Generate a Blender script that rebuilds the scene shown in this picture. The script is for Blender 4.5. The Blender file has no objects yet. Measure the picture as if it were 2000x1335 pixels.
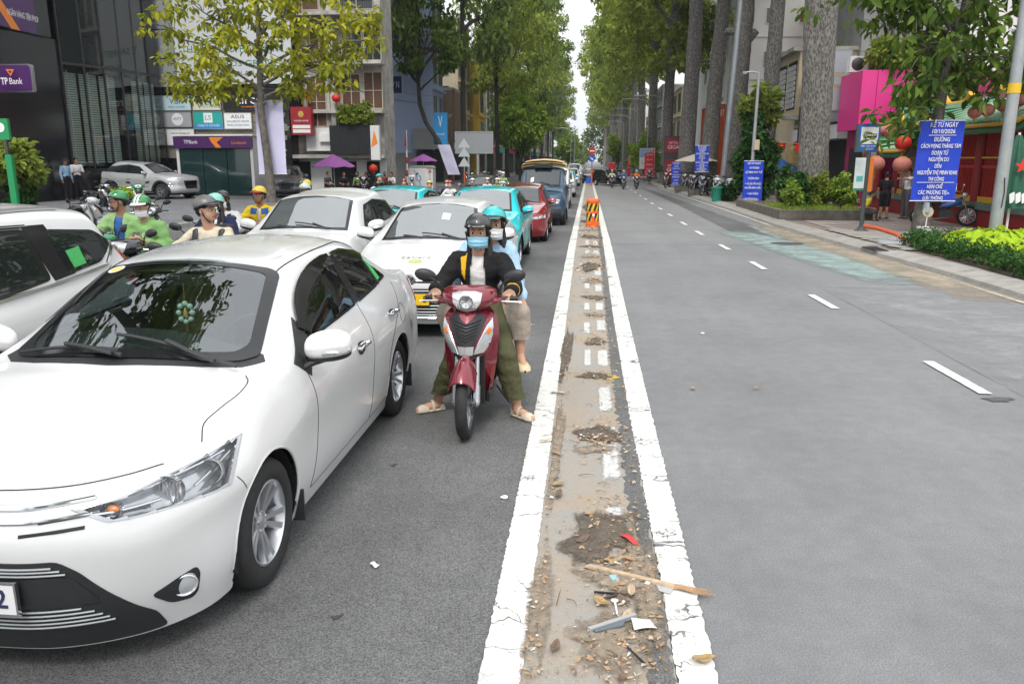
import bpy,bmesh,math,random
import numpy as np
from mathutils import Vector,Matrix,Euler,noise as mnoise
from mathutils.bvhtree import BVHTree
R=math.radians
PI=math.pi
SC=bpy.context.scene
COL=SC.collection
# ------------------------------------------------------------------ camera
cam_d=bpy.data.cameras.new('camera')
cam=bpy.data.objects.new('camera',cam_d)
COL.objects.link(cam)
cam_d.sensor_width=36.0
cam_d.lens=36.0*1540/2000
cam_d.clip_start,cam_d.clip_end=0.1,3000
cam.location=(0,0,1.95)
cam.rotation_euler=(R(90-13.0),0,R(5.35))
SC.camera=cam
# ------------------------------------------------------------------ sky, sun, exposure
W=bpy.data.worlds.new('World')
SC.world=W
W.use_nodes=True
nt=W.node_tree
bg=nt.nodes['Background']
sky=nt.nodes.new('ShaderNodeTexSky')
sky.sky_type='NISHITA'
sky.sun_disc=False
sky.sun_elevation=R(52)
sky.sun_rotation=R(200)
sky.air_density=1.0
sky.dust_density=3.0
hs=nt.nodes.new('ShaderNodeHueSaturation')
hs.inputs['Saturation'].default_value=0.22
nt.links.new(sky.outputs[0],hs.inputs['Color'])
# an even cloud deck: broad soft brightness changes all over the sky
tcw=nt.nodes.new('ShaderNodeTexCoord')
nzw=nt.nodes.new('ShaderNodeTexNoise')
nzw.inputs['Scale'].default_value=1.6
nzw.inputs['Detail'].default_value=5
nt.links.new(tcw.outputs['Generated'],nzw.inputs['Vector'])
mrw=nt.nodes.new('ShaderNodeMapRange')
mrw.inputs[1].default_value,mrw.inputs[2].default_value=0.3,0.7
mrw.inputs[3].default_value,mrw.inputs[4].default_value=0.92,1.14
nt.links.new(nzw.outputs[0],mrw.inputs[0])
mxw=nt.nodes.new('ShaderNodeMix');mxw.data_type='RGBA'
mxw.inputs[0].default_value=0.80
mxw.inputs['B'].default_value=(6.9,7.1,7.35,1)
nt.links.new(hs.outputs[0],mxw.inputs['A'])
vmw=nt.nodes.new('ShaderNodeVectorMath');vmw.operation='MULTIPLY'
# an overcast dome grows brighter towards the zenith
spw=nt.nodes.new('ShaderNodeSeparateXYZ');nt.links.new(tcw.outputs['Generated'],spw.inputs[0])
mzw=nt.nodes.new('ShaderNodeMapRange');mzw.inputs[3].default_value,mzw.inputs[4].default_value=0.70,1.42
nt.links.new(spw.outputs[2],mzw.inputs[0])
muw=nt.nodes.new('ShaderNodeMath');muw.operation='MULTIPLY'
nt.links.new(mrw.outputs[0],muw.inputs[0]);nt.links.new(mzw.outputs[0],muw.inputs[1])
nt.links.new(mxw.outputs['Result'],vmw.inputs[0])
nt.links.new(muw.outputs[0],vmw.inputs[1])
nt.links.new(vmw.outputs[0],bg.inputs['Color'])
bg.inputs['Strength'].default_value=0.15
sun_d=bpy.data.lights.new('sun','SUN')
sun=bpy.data.objects.new('sun',sun_d)
COL.objects.link(sun)
sun_d.energy=1.5
sun_d.angle=R(14)
sun_d.color=(1.0,0.965,0.91)
sun.rotation_euler=(R(90-52),0,R(20+180-200+0))
SC.view_settings.view_transform='Standard'
SC.view_settings.look='None'
SC.view_settings.exposure=0.52
SC.view_settings.gamma=1
SC.view_settings.use_curve_mapping=False
cy=SC.cycles
cy.use_denoising=True
try:
 cy.denoiser='OPENIMAGEDENOISE'
except Exception:
 pass
cy.max_bounces=6
cy.diffuse_bounces=3
cy.glossy_bounces=3
cy.transmission_bounces=4
cy.transparent_max_bounces=10
cy.sample_clamp_indirect=6
cy.caustics_reflective=False
cy.caustics_refractive=False
# ------------------------------------------------------------------ materials
def c(h):
 h=h.lstrip('#')
 o=[]
 for i in(0,2,4):
  v=int(h[i:i+2],16)/255
  o.append(v/12.92 if v<=.04045 else((v+.055)/1.055)**2.4)
 return tuple(o)
_M={}
def mat(name,rgb,rough=.6,metal=0.,var=.0,vs=4.,bump=0.,bs=60.,coat=0.,spec=.5,dark=None,island=0.,trans=0.,ior=1.5):
 """a Principled material; var = mottling of the colour, bump = fine relief, island = colour change from piece to piece"""
 if name in _M:return _M[name]
 if isinstance(rgb,str):rgb=c(rgb)
 m=bpy.data.materials.new(name);m.use_nodes=True
 n=m.node_tree;P=n.nodes['Principled BSDF']
 P.inputs['Base Color'].default_value=(*rgb,1)
 P.inputs['Roughness'].default_value=rough
 P.inputs['Metallic'].default_value=metal
 P.inputs['Specular IOR Level'].default_value=spec
 P.inputs['IOR'].default_value=ior
 if coat:
  P.inputs['Coat Weight'].default_value=coat
  P.inputs['Coat Roughness'].default_value=.04
 tc=n.nodes.new('ShaderNodeTexCoord')
 if var or dark or island:
  mx=n.nodes.new('ShaderNodeMix');mx.data_type='RGBA'
  lo=dark if dark else tuple(x*(1-var)for x in rgb)
  if isinstance(lo,str):lo=c(lo)
  hi=tuple(min(1,x*(1+var))for x in rgb)
  mx.inputs['A'].default_value=(*lo,1);mx.inputs['B'].default_value=(*hi,1)
  nz=n.nodes.new('ShaderNodeTexNoise');nz.inputs['Scale'].default_value=vs
  nz.inputs['Detail'].default_value=6;nz.inputs['Roughness'].default_value=.65
  n.links.new(tc.outputs['Object'],nz.inputs['Vector'])
  mr=n.nodes.new('ShaderNodeMapRange');mr.inputs[1].default_value=.3;mr.inputs[2].default_value=.7
  n.links.new(nz.outputs[0],mr.inputs[0])
  out=mr.outputs[0]
  if island:
   ge=n.nodes.new('ShaderNodeNewGeometry')
   ma=n.nodes.new('ShaderNodeMix');ma.inputs[0].default_value=island
   n.links.new(out,ma.inputs[2]);n.links.new(ge.outputs['Random Per Island'],ma.inputs[3])
   out=ma.outputs[0]
  n.links.new(out,mx.inputs[0])
  n.links.new(mx.outputs['Result'],P.inputs['Base Color'])
 if bump:
  nb=n.nodes.new('ShaderNodeTexNoise');nb.inputs['Scale'].default_value=bs;nb.inputs['Detail'].default_value=4
  n.links.new(tc.outputs['Object'],nb.inputs['Vector'])
  b=n.nodes.new('ShaderNodeBump');b.inputs['Strength'].default_value=bump;b.inputs['Distance'].default_value=.02
  n.links.new(nb.outputs[0],b.inputs['Height'])
  n.links.new(b.outputs[0],P.inputs['Normal'])
 if trans:
  tr=n.nodes.new('ShaderNodeBsdfTranslucent')
  ms=n.nodes.new('ShaderNodeMixShader');ms.inputs[0].default_value=trans
  o=n.nodes['Material Output']
  src=[l for l in n.links if l.to_socket==P.inputs['Base Color']]
  if src:n.links.new(src[0].from_socket,tr.inputs['Color'])
  else:tr.inputs['Color'].default_value=(*rgb,1)
  n.links.new(P.outputs[0],ms.inputs[1]);n.links.new(tr.outputs[0],ms.inputs[2])
  n.links.new(ms.outputs[0],o.inputs['Surface'])
 _M[name]=m
 return m
def glassmat(name,tint,rough=0.0,ior=1.6):
 """a thin pane: Fresnel mix of a mirror and a tinted see-through"""
 if name in _M:return _M[name]
 m=bpy.data.materials.new(name);m.use_nodes=True
 n=m.node_tree;n.nodes.remove(n.nodes['Principled BSDF'])
 g=n.nodes.new('ShaderNodeBsdfGlossy');g.inputs['Roughness'].default_value=rough
 g.inputs['Color'].default_value=(.95,.98,1,1)
 t=n.nodes.new('ShaderNodeBsdfTransparent');t.inputs[0].default_value=(*tint,1)
 f=n.nodes.new('ShaderNodeFresnel')
 ge=n.nodes.new('ShaderNodeNewGeometry');a=n.nodes.new('ShaderNodeMath');a.operation='MULTIPLY_ADD'
 a.inputs[1].default_value,a.inputs[2].default_value=-2,1;n.links.new(ge.outputs['Backfacing'],a.inputs[0])
 b=n.nodes.new('ShaderNodeMath');b.operation='POWER';b.inputs[0].default_value=ior;n.links.new(a.outputs[0],b.inputs[1]);n.links.new(b.outputs[0],f.inputs[0])
 ms=n.nodes.new('ShaderNodeMixShader')
 n.links.new(f.outputs[0],ms.inputs[0]);n.links.new(t.outputs[0],ms.inputs[1]);n.links.new(g.outputs[0],ms.inputs[2])
 n.links.new(ms.outputs[0],n.nodes['Material Output'].inputs['Surface'])
 _M[name]=m
 return m
def emit(name,rgb,s=1.0):
 if name in _M:return _M[name]
 m=mat(name,rgb,.5)
 P=m.node_tree.nodes['Principled BSDF']
 P.inputs['Emission Color'].default_value=P.inputs['Base Color'].default_value
 P.inputs['Emission Strength'].default_value=s
 return m
def V(*a):return np.array(a if len(a)>1 else a[0],float)
def nrm(v):
 v=np.asarray(v,float);l=np.linalg.norm(v)
 return v/l if l>1e-12 else v
def frame(d):
 d=nrm(d);a=V(0,0,1)if abs(d[2])<.9 else V(1,0,0)
 s=nrm(np.cross(a,d));return s,np.cross(d,s),d
def rotz(a):
 return np.array([[math.cos(a),-math.sin(a),0],[math.sin(a),math.cos(a),0],[0,0,1.]])
class MB:
 def __init__(s):s.v=[];s.f=[];s.m=[];s.n=0
 def add(s,vs,fs,mi=0):
  o=s.n
  s.v.extend([tuple(map(float,p))for p in vs]);s.n+=len(vs)
  s.f.extend([tuple(o+i for i in f)for f in fs]);s.m.extend([mi]*len(fs))
  return s
 def box(s,ctr,size,rz=0.,mi=0,Rm=None,taper=None):
  x,y,z=[q/2 for q in size]
  P=np.array([(-x,-y,-z),(x,-y,-z),(x,y,-z),(-x,y,-z),(-x,-y,z),(x,-y,z),(x,y,z),(-x,y,z)],float)
  if taper is not None:P[4:,:2]*=taper
  if Rm is None and rz:Rm=rotz(rz)
  if Rm is not None:P=P@np.asarray(Rm).T
  P+=np.array(ctr,float)
  return s.add(P,[(3,2,1,0),(4,5,6,7),(0,1,5,4),(1,2,6,5),(2,3,7,6),(3,0,4,7)],mi)
 def bx(s,x0,x1,y0,y1,z0,z1,mi=0):
  return s.box(((x0+x1)/2,(y0+y1)/2,(z0+z1)/2),(abs(x1-x0),abs(y1-y0),abs(z1-z0)),0,mi)
 def cyl(s,p0,p1,r0,r1=None,n=12,caps=True,mi=0):
  return s.tube([p0,p1],[r0,r0 if r1 is None else r1],n,caps,mi)
 def tube(s,pts,rad,n=8,caps=True,mi=0,closed=False,ry=None):
  pts=[V(p)for p in pts]
  if not hasattr(rad,'__len__'):rad=[rad]*len(pts)
  vs=[];L=len(pts);u=None
  for i,p in enumerate(pts):
   if closed:d=pts[(i+1)%L]-pts[i-1]
   else:d=pts[min(i+1,L-1)]-pts[max(i-1,0)]
   d=nrm(d)
   if u is None:u,w,_=frame(d)
   else:
    u=nrm(u-d*(u@d));w=np.cross(d,u)
   for k in range(n):
    a=2*PI*k/n
    vs.append(p+u*math.cos(a)*rad[i]+w*math.sin(a)*(rad[i]if ry is None else ry[i]))
  fs=[]
  for i in range(L if closed else L-1):
   j=(i+1)%L
   for k in range(n):
    k2=(k+1)%n
    fs.append((i*n+k,i*n+k2,j*n+k2,j*n+k))
  if caps and not closed:
   fs.append(tuple(range(n-1,-1,-1)));fs.append(tuple((L-1)*n+k for k in range(n)))
  return s.add(vs,fs,mi)
 def lathe(s,prof,n=24,o=(0,0,0),axis=(0,0,1),mi=0,a0=0,a1=2*PI):
  """prof: (radius, along the axis)"""
  u,w,d=frame(axis);o=V(o);full=abs(a1-a0-2*PI)<1e-6
  m=n if full else n+1;vs=[]
  for k in range(m):
   a=a0+(a1-a0)*k/n
   e=u*math.cos(a)+w*math.sin(a)
   for r,h in prof:vs.append(o+e*r+d*h)
  L=len(prof);fs=[]
  for k in range(n):
   k2=(k+1)%m
   for i in range(L-1):fs.append((k*L+i,k2*L+i,k2*L+i+1,k*L+i+1))
  return s.add(vs,fs,mi)
 def ell(s,ctr,r,nu=12,nv=8,mi=0,Rm=None):
  if not hasattr(r,'__len__'):r=(r,r,r)
  vs=[(0,0,1)]
  for i in range(1,nv):
   t=PI*i/nv
   for k in range(nu):
    a=2*PI*k/nu
    vs.append((math.sin(t)*math.cos(a),math.sin(t)*math.sin(a),math.cos(t)))
  vs.append((0,0,-1));e=len(vs)-1
  P=np.array(vs)*np.array(r)
  if Rm is not None:P=P@np.asarray(Rm).T
  P+=np.array(ctr,float)
  fs=[(0,1+k,1+(k+1)%nu)for k in range(nu)]
  for i in range(nv-2):
   for k in range(nu):
    k2=(k+1)%nu;b=1+i*nu
    fs.append((b+k,b+nu+k,b+nu+k2,b+k2))
  b=1+(nv-2)*nu
  fs+=[(b+k,e,b+(k+1)%nu)for k in range(nu)]
  return s.add(P,fs,mi)
 def grid(s,fn,nu,nv,mi=0,flip=False):
  vs=[fn(i/nu,j/nv)for i in range(nu+1)for j in range(nv+1)]
  fs=[]
  for i in range(nu):
   for j in range(nv):
    q=(i*(nv+1)+j,(i+1)*(nv+1)+j,(i+1)*(nv+1)+j+1,i*(nv+1)+j+1)
    fs.append(q[::-1]if flip else q)
  return s.add(vs,fs,mi)
 def prism(s,poly,o,u,w,depth,mi=0):
  """a flat outline in the axes u, w at o, given thickness along u x w"""
  o,u,w=V(o),V(u),V(w);d=nrm(np.cross(u,w))*depth;n=len(poly)
  a=[o+u*p[0]+w*p[1]for p in poly]
  vs=a+[p+d for p in a]
  fs=[tuple(range(n-1,-1,-1)),tuple(range(n,2*n))]
  fs+=[(i,(i+1)%n,n+(i+1)%n,n+i)for i in range(n)]
  return s.add(vs,fs,mi)
 def mesh(s,name,mats,smooth=40):
  me=bpy.data.meshes.new(name)
  me.from_pydata(s.v,[],s.f)
  for m in(mats if isinstance(mats,(list,tuple))else[mats]):me.materials.append(m)
  if len(me.materials)>1:me.polygons.foreach_set('material_index',s.m)
  if smooth:
   me.polygons.foreach_set('use_smooth',[True]*len(me.polygons))
   if smooth<180:me.set_sharp_from_angle(angle=R(smooth))
  me.update()
  return me
 def build(s,name,mats,parent=None,loc=(0,0,0),rz=0.,smooth=40):
  return link(name,s.mesh(name,mats,smooth),parent,loc,rz)
def link(name,me,parent=None,loc=(0,0,0),rz=0.):
 o=bpy.data.objects.new(name,me);COL.objects.link(o)
 o.location=loc;o.rotation_euler=(0,0,rz)
 if parent is not None:o.parent=parent
 return o
def tag(o,label=None,cat=None,group=None,kind=None):
 if label:o['label']=label
 if cat:o['category']=cat
 if group:o['group']=group
 if kind:o['kind']=kind
 return o
def thing(name,label,cat,loc=(0,0,0),rz=0.,group=None):
 o=bpy.data.objects.new(name,None);COL.objects.link(o)
 o.location=loc;o.rotation_euler=(0,0,rz);o.empty_display_size=.1
 return tag(o,label,cat,group)
_kids={}
def copy_tree(o,parent=None,remap=None):
 n=o.copy();COL.objects.link(n);n.parent=parent
 if remap and n.type=='MESH':
  for i,sl in enumerate(n.material_slots):
   m=sl.material
   if m and m.name in remap:
    sl.link='OBJECT';sl.material=remap[m.name]
 for ch in list(o.children):copy_tree(ch,n,remap)
 return n
def dup(o,loc,rz,label,group=None,remap=None):
 n=copy_tree(o,None,remap)
 n.location=loc;n.rotation_euler=(0,0,rz);n['label']=label
 if group:n['group']=group
 return n
TMP=bpy.data.scenes.new('workbench')
def evald(o):
 """the object's mesh with its modifiers applied, worked out in a scene of its own"""
 TMP.collection.objects.link(o)
 vl=TMP.view_layers[0];vl.update()
 return bpy.data.meshes.new_from_object(o.evaluated_get(vl.depsgraph))
def text(body,size,m,parent,loc,rot,width=None,depth=.004,name='lettering',align='CENTER',bold=0.,label=None,sp=1.0,shear=0):
 cu=bpy.data.curves.new(name,'FONT')
 cu.body=body;cu.size=size;cu.align_x=align;cu.align_y='CENTER'
 cu.extrude=depth/2;cu.offset=bold;cu.resolution_u=2;cu.space_line=sp;cu.shear=shear
 o=bpy.data.objects.new(name,cu)
 me=evald(o);bpy.data.objects.remove(o);bpy.data.curves.remove(cu)
 if width:
  xs=[v.co.x for v in me.vertices]
  if xs:
   w=max(xs)-min(xs)
   if w>0:
    for v in me.vertices:v.co.x*=width/w
 me.materials.clear();me.materials.append(m)
 o=link(name,me,parent,loc)
 o.rotation_euler=rot
 return o
FACE=(R(90),0,0)
def smooth_poly(p,r=.04,n=4):
 """round the corners of an outline"""
 out=[];L=len(p)
 for i in range(L):
  a,b,d=V(p[i-1]),V(p[i]),V(p[(i+1)%L])
  ra=min(r,np.linalg.norm(a-b)*.45,np.linalg.norm(d-b)*.45)
  s0=b+nrm(a-b)*ra;s1=b+nrm(d-b)*ra
  for k in range(n+1):
   t=k/n
   out.append(tuple((1-t)**2*s0+2*t*(1-t)*b+t*t*s1))
 return out
rnd=random.Random(7)
MAT=dict(smoked=mat('smoked_plastic',(.012,.012,.013),.06,coat=1.),gold=mat('gold_trim',(.65,.42,.12),.35,.6),tyre=mat('tyre_rubber',(.022,.022,.023),.75,var=.3,vs=20,bump=.15,bs=80),alloy=mat('alloy',(.62,.63,.65),.28,.9),chrome=mat('chrome',(.75,.76,.78),.10,1.),dark_metal=mat('dark_metal',(.09,.09,.095),.45,.8),steel=mat('galvanised_steel',(.38,.40,.41),.5,.6,var=.15,vs=3),underbody=mat('underbody',(.012,.012,.013),.85),black_plastic=mat('black_plastic',(.025,.026,.028),.5,var=.15,vs=30),black_trim=mat('black_trim',(.010,.010,.011),.22),gap=mat('panel_gap',(.03,.03,.032),.8),car_glass=mat('dark_car_glass',(.014,.018,.019),.02,ior=1.8),ws_glass=mat('windscreen_glass',(.07,.082,.082),.015,ior=3.0),lamp_house=mat('lamp_housing',(.55,.56,.57),.16,.6),lamp_dark=mat('lamp_housing_dark',(.06,.06,.065),.12,coat=1.),lamp_clear=mat('lamp_clear',(.62,.64,.66),.08,.4,coat=1.),lamp_red=mat('lamp_red',(.35,.012,.015),.12,coat=1.),lamp_amber=mat('lamp_amber',(.75,.22,.03),.15,coat=1.),white_paint=mat('white_car_paint',(.70,.70,.695),.22,var=.02,vs=2,coat=.8),white_paint2=mat('white_car_paint_dusty',(.64,.645,.64),.3,var=.03,vs=2,coat=.6),teal_paint=mat('turquoise_car_paint',(.02,.52,.56),.25,coat=.8),red_paint=mat('red_car_paint',(.28,.012,.02),.25,.2,coat=1.),navy_paint=mat('navy_truck_paint',(.035,.075,.12),.35,coat=.5),silver_paint=mat('silver_car_paint',(.55,.56,.57),.3,.35,coat=.6),grey_paint=mat('grey_car_paint',(.075,.078,.082),.28,.4,coat=.8),black_paint=mat('black_car_paint',(.012,.013,.014),.2,coat=1.),plate_white=mat('plate_white',(.78,.78,.77),.4),plate_yellow=mat('plate_yellow',(.80,.50,.02),.4),print_black=mat('print_black',(.015,.015,.02),.5),print_white=mat('print_white',(.82,.82,.82),.5),print_navy=mat('print_navy',(.03,.03,.10),.5),white=mat('white_plastic',(.78,.78,.77),.45,var=.04,vs=3),)
# ------------------------------------------------------------------ ground, road, markings
def road_mat(name,rgb,speck=.35,stain=.22,seam=False,warm=0.):
 """worn asphalt: fine grit, broad stains along the wheel tracks, light dust"""
 m=bpy.data.materials.new(name);m.use_nodes=True
 n=m.node_tree;P=n.nodes['Principled BSDF'];P.inputs['Roughness'].default_value=.86;P.inputs['Specular IOR Level'].default_value=.3
 tc=n.nodes.new('ShaderNodeTexCoord')
 def noise(scale,det,sx=1,sy=1,rough=.6):
  mp=n.nodes.new('ShaderNodeMapping');mp.inputs['Scale'].default_value=(sx,sy,1)
  z=n.nodes.new('ShaderNodeTexNoise');z.inputs['Scale'].default_value=scale;z.inputs['Detail'].default_value=det;z.inputs['Roughness'].default_value=rough
  n.links.new(tc.outputs['Object'],mp.inputs[0]);n.links.new(mp.outputs[0],z.inputs['Vector']);return z.outputs[0]
 def rng(src,a,b,c_,d):
  r=n.nodes.new('ShaderNodeMapRange');r.inputs[1].default_value,r.inputs[2].default_value,r.inputs[3].default_value,r.inputs[4].default_value=a,b,c_,d
  n.links.new(src,r.inputs[0]);return r.outputs[0]
 def mul(a,b):
  x=n.nodes.new('ShaderNodeMath');x.operation='MULTIPLY';n.links.new(a,x.inputs[0]);n.links.new(b,x.inputs[1]);return x.outputs[0]
 grit=rng(noise(120,3,rough=.8),.34,.66,1-speck,1+speck)
 vo=n.nodes.new('ShaderNodeTexVoronoi');vo.inputs['Scale'].default_value=95
 n.links.new(tc.outputs['Object'],vo.inputs['Vector'])
 chips=rng(vo.outputs['Distance'],.06,.2,1.9,1.0)
 big=rng(noise(.55,5),.3,.7,1-stain,1+stain)
 track=rng(noise(1.3,4,1,.06),.3,.7,1-stain*.6,1+stain*.5)
 mid=rng(noise(7,5,rough=.7),.3,.72,.90,1.08)
 k=mul(mul(grit,chips),mul(mul(big,track),mid))
 vm=n.nodes.new('ShaderNodeVectorMath');vm.operation='SCALE';vm.inputs[0].default_value=rgb
 n.links.new(k,vm.inputs['Scale'])
 n.links.new(vm.outputs[0],P.inputs['Base Color'])
 b=n.nodes.new('ShaderNodeBump');b.inputs['Strength'].default_value=.45;b.inputs['Distance'].default_value=.006
 n.links.new(noise(140,4),b.inputs['Height']);n.links.new(b.outputs[0],P.inputs['Normal'])
 return m
def paint_mat(name,rgb,wear=.5,under=(.13,.13,.13),crack=True,vs=9):
 """road paint: chips and a few cross cracks where the asphalt shows, grime"""
 m=bpy.data.materials.new(name);m.use_nodes=True
 n=m.node_tree;P=n.nodes['Principled BSDF'];P.inputs['Roughness'].default_value=.75
 tc=n.nodes.new('ShaderNodeTexCoord')
 def noise(scale,det,sx=1,sy=1,rough=.6):
  mp=n.nodes.new('ShaderNodeMapping');mp.inputs['Scale'].default_value=(sx,sy,1)
  z=n.nodes.new('ShaderNodeTexNoise');z.inputs['Scale'].default_value=scale;z.inputs['Detail'].default_value=det;z.inputs['Roughness'].default_value=rough
  n.links.new(tc.outputs['Object'],mp.inputs[0]);n.links.new(mp.outputs[0],z.inputs['Vector']);return z.outputs[0]
 def rng(src,a,b,c_,d):
  r=n.nodes.new('ShaderNodeMapRange');r.inputs[1].default_value,r.inputs[2].default_value,r.inputs[3].default_value,r.inputs[4].default_value=a,b,c_,d
  n.links.new(src,r.inputs[0]);return r.outputs[0]
 mx=n.nodes.new('ShaderNodeMix');mx.data_type='RGBA'
 mx.inputs['A'].default_value=(*[x*.82 for x in rgb],1);mx.inputs['B'].default_value=(*[min(1,x*1.06)for x in rgb],1)
 n.links.new(rng(noise(vs,5),.3,.7,0,1),mx.inputs[0])
 m2=n.nodes.new('ShaderNodeMix');m2.data_type='RGBA';m2.inputs['B'].default_value=(*under,1)
 n.links.new(mx.outputs['Result'],m2.inputs['A'])
 w=rng(noise(34,6,rough=.8),.70-.14*wear,.74-.14*wear,0,1)
 if crack:
  mp=n.nodes.new('ShaderNodeMapping');mp.inputs['Scale'].default_value=(.35,1,1)
  vo=n.nodes.new('ShaderNodeTexVoronoi');vo.feature='DISTANCE_TO_EDGE';vo.inputs['Scale'].default_value=4.5
  nz=noise(6,3);av=n.nodes.new('ShaderNodeVectorMath');av.operation='ADD'
  n.links.new(tc.outputs['Object'],mp.inputs[0]);n.links.new(mp.outputs[0],av.inputs[0])
  sc=n.nodes.new('ShaderNodeVectorMath');sc.operation='SCALE';sc.inputs['Scale'].default_value=.25
  cb=n.nodes.new('ShaderNodeCombineXYZ');n.links.new(nz,cb.inputs[0]);n.links.new(nz,cb.inputs[1]);n.links.new(cb.outputs[0],sc.inputs[0]);n.links.new(sc.outputs[0],av.inputs[1])
  n.links.new(av.outputs[0],vo.inputs['Vector'])
  cr=rng(vo.outputs['Distance'],.012,.022,1,0)
  gate=rng(noise(2.2,2),.46,.52,0,1)
  mu=n.nodes.new('ShaderNodeMath');mu.operation='MULTIPLY';n.links.new(cr,mu.inputs[0]);n.links.new(gate,mu.inputs[1])
  ma=n.nodes.new('ShaderNodeMath');ma.operation='MAXIMUM';n.links.new(mu.outputs[0],ma.inputs[0]);n.links.new(w,ma.inputs[1]);w=ma.outputs[0]
 n.links.new(w,m2.inputs[0]);n.links.new(m2.outputs['Result'],P.inputs['Base Color'])
 return m
def faded(m,scale=16,soft=.10,amount=.55):
 """let a thin layer of paint or dirt break up towards its rim (attribute fade) with a grainy edge"""
 n=m.node_tree;o=n.nodes['Material Output'];P=n.nodes['Principled BSDF']
 at=n.nodes.new('ShaderNodeAttribute');at.attribute_name='fade'
 tc=n.nodes.new('ShaderNodeTexCoord');z=n.nodes.new('ShaderNodeTexNoise');z.inputs['Scale'].default_value=scale;z.inputs['Detail'].default_value=9;z.inputs['Roughness'].default_value=.78
 n.links.new(tc.outputs['Object'],z.inputs['Vector'])
 a=n.nodes.new('ShaderNodeMath');a.operation='MULTIPLY_ADD';a.inputs[1].default_value=amount;n.links.new(at.outputs['Fac'],a.inputs[0]);n.links.new(z.outputs[0],a.inputs[2])
 r=n.nodes.new('ShaderNodeMapRange');r.inputs[1].default_value,r.inputs[2].default_value=.62-soft,.62+soft;n.links.new(a.outputs[0],r.inputs[0])
 t=n.nodes.new('ShaderNodeBsdfTransparent');ms=n.nodes.new('ShaderNodeMixShader')
 n.links.new(r.outputs[0],ms.inputs[0]);n.links.new(t.outputs[0],ms.inputs[1]);n.links.new(P.outputs[0],ms.inputs[2]);n.links.new(ms.outputs[0],o.inputs['Surface'])
 return m
def set_fade(o,vals):
 a=o.data.attributes.new('fade','FLOAT','POINT');a.data.foreach_set('value',vals)
def soft_strip(name,L,Rr,z,m,step=.1,rim=.22):
 """a ground sheet like strip() whose rim carries a fade"""
 y0,y1=L[0][1],L[-1][1];n=max(6,int((y1-y0)/step));f=lambda P,y:np.interp(y,[p[1]for p in P],[p[0]for p in P])
 vs,fd,us=[],[],(0,rim,.5,1-rim,1)
 for i in range(n+1):
  t=i/n;y=y0+(y1-y0)*t;e=min(1,min(t,1-t)/.12)
  for u in us:vs.append((f(L,y)*(1-u)+f(Rr,y)*u,y,z));fd.append((0 if u in(0,1)else 1)*e)
 o=MB().add(vs,[(5*i+k,5*i+k+1,5*i+k+6,5*i+k+5)for i in range(n)for k in range(4)]).build(name,m,None,smooth=0)
 set_fade(o,fd);return tag(o,kind='structure')
def strip(name,L,Rr,z,m,jag=0.,step=.05,kind='structure',seed=1,ymax_fine=14):
 """a ground sheet between two long edges given as (x, y) points, near edges ragged by jag"""
 r=random.Random(seed)
 y0,y1=L[0][1],L[-1][1];ys=[];y=y0
 while y<y1:ys.append(y);y+=step if y<ymax_fine else max(step,.4)
 ys.append(y1)
 f=lambda P,y:np.interp(y,[p[1]for p in P],[p[0]for p in P])
 vs=[]
 for y in ys:
  j=jag if y<ymax_fine*2 else 0
  vs+=[(f(L,y)+r.uniform(-j,j),y,z),(f(Rr,y)+r.uniform(-j,j),y,z)]
 mb=MB().add(vs,[(2*i,2*i+1,2*i+3,2*i+2)for i in range(len(ys)-1)])
 o=mb.build(name,m,None,smooth=0)
 return tag(o,kind=kind)
def patch(name,cx,cy,rx,ry,z,m,seed=0,rough=.35,n=48,dome=0.,kind='structure',rot=0):
 """an irregular stain or heap lying on the ground"""
 r=random.Random(seed);ph=[r.uniform(0,6.28)for _ in range(5)]
 rad=lambda a:1+rough*(.5*math.sin(2*a+ph[0])+.35*math.sin(3*a+ph[1])+.3*math.sin(5*a+ph[2])+.22*math.sin(9*a+ph[3])+.15*math.sin(17*a+ph[4]))
 vs=[(cx,cy,z+dome)];K=4
 for k in range(1,K+1):
  for i in range(n):
   a=2*PI*i/n;q=k/K*rad(a);px,py=math.cos(a)*rx*q,math.sin(a)*ry*q
   vs.append((cx+px*math.cos(rot)-py*math.sin(rot),cy+px*math.sin(rot)+py*math.cos(rot),z+dome*(1-(k/K)**2)*(1+.3*r.uniform(-1,1))))
 fs=[(0,1+i,1+(i+1)%n)for i in range(n)]
 for k in range(K-1):
  for i in range(n):
   a,b=1+k*n+i,1+k*n+(i+1)%n
   fs.append((a,a+n,b+n,b))
 o=MB().add(vs,fs).build(name,m,None,smooth=180)
 set_fade(o,[1.0]+[1-(k/K)**1.5 for k in range(1,K+1)for _ in range(n)])
 return tag(o,kind=kind)
A_R=road_mat('asphalt_light',(.195,.197,.20),.28,.12)
A_L=road_mat('asphalt_dark',(.132,.132,.131),.62,.22)
A_P=road_mat('asphalt_patch',(.115,.115,.115),.35,.25)
A_F=road_mat('asphalt_far',(.213,.216,.213),.15,.10)
g=MB().bx(-400,400,-60,900,-.6,-.02).build('ground',mat('ground_soil',(.16,.145,.125),.95,var=.2));tag(g,kind='structure')
strip('road',[(-.32,-40),(-.32,500)],[(6.35,-40),(6.35,13),(5.95,21),(5.85,34),(5.6,60),(5.3,120),(5.3,500)],0.0,A_R,0,2)
strip('left_road',[(-12.0,-40),(-12,45),(-10.5,62),(-9.5,80),(-9,500)],[(-.325,-40),(-.325,500)],.003,A_L,0,2)
strip('far_road_surface',[(.66,19.0),(.64,40),(.6,70),(.6,500)],[(3.95,18.2),(3.95,30),(3.9,50),(3.9,90),(3.9,500)],.003,A_F,.0,.4)
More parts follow.
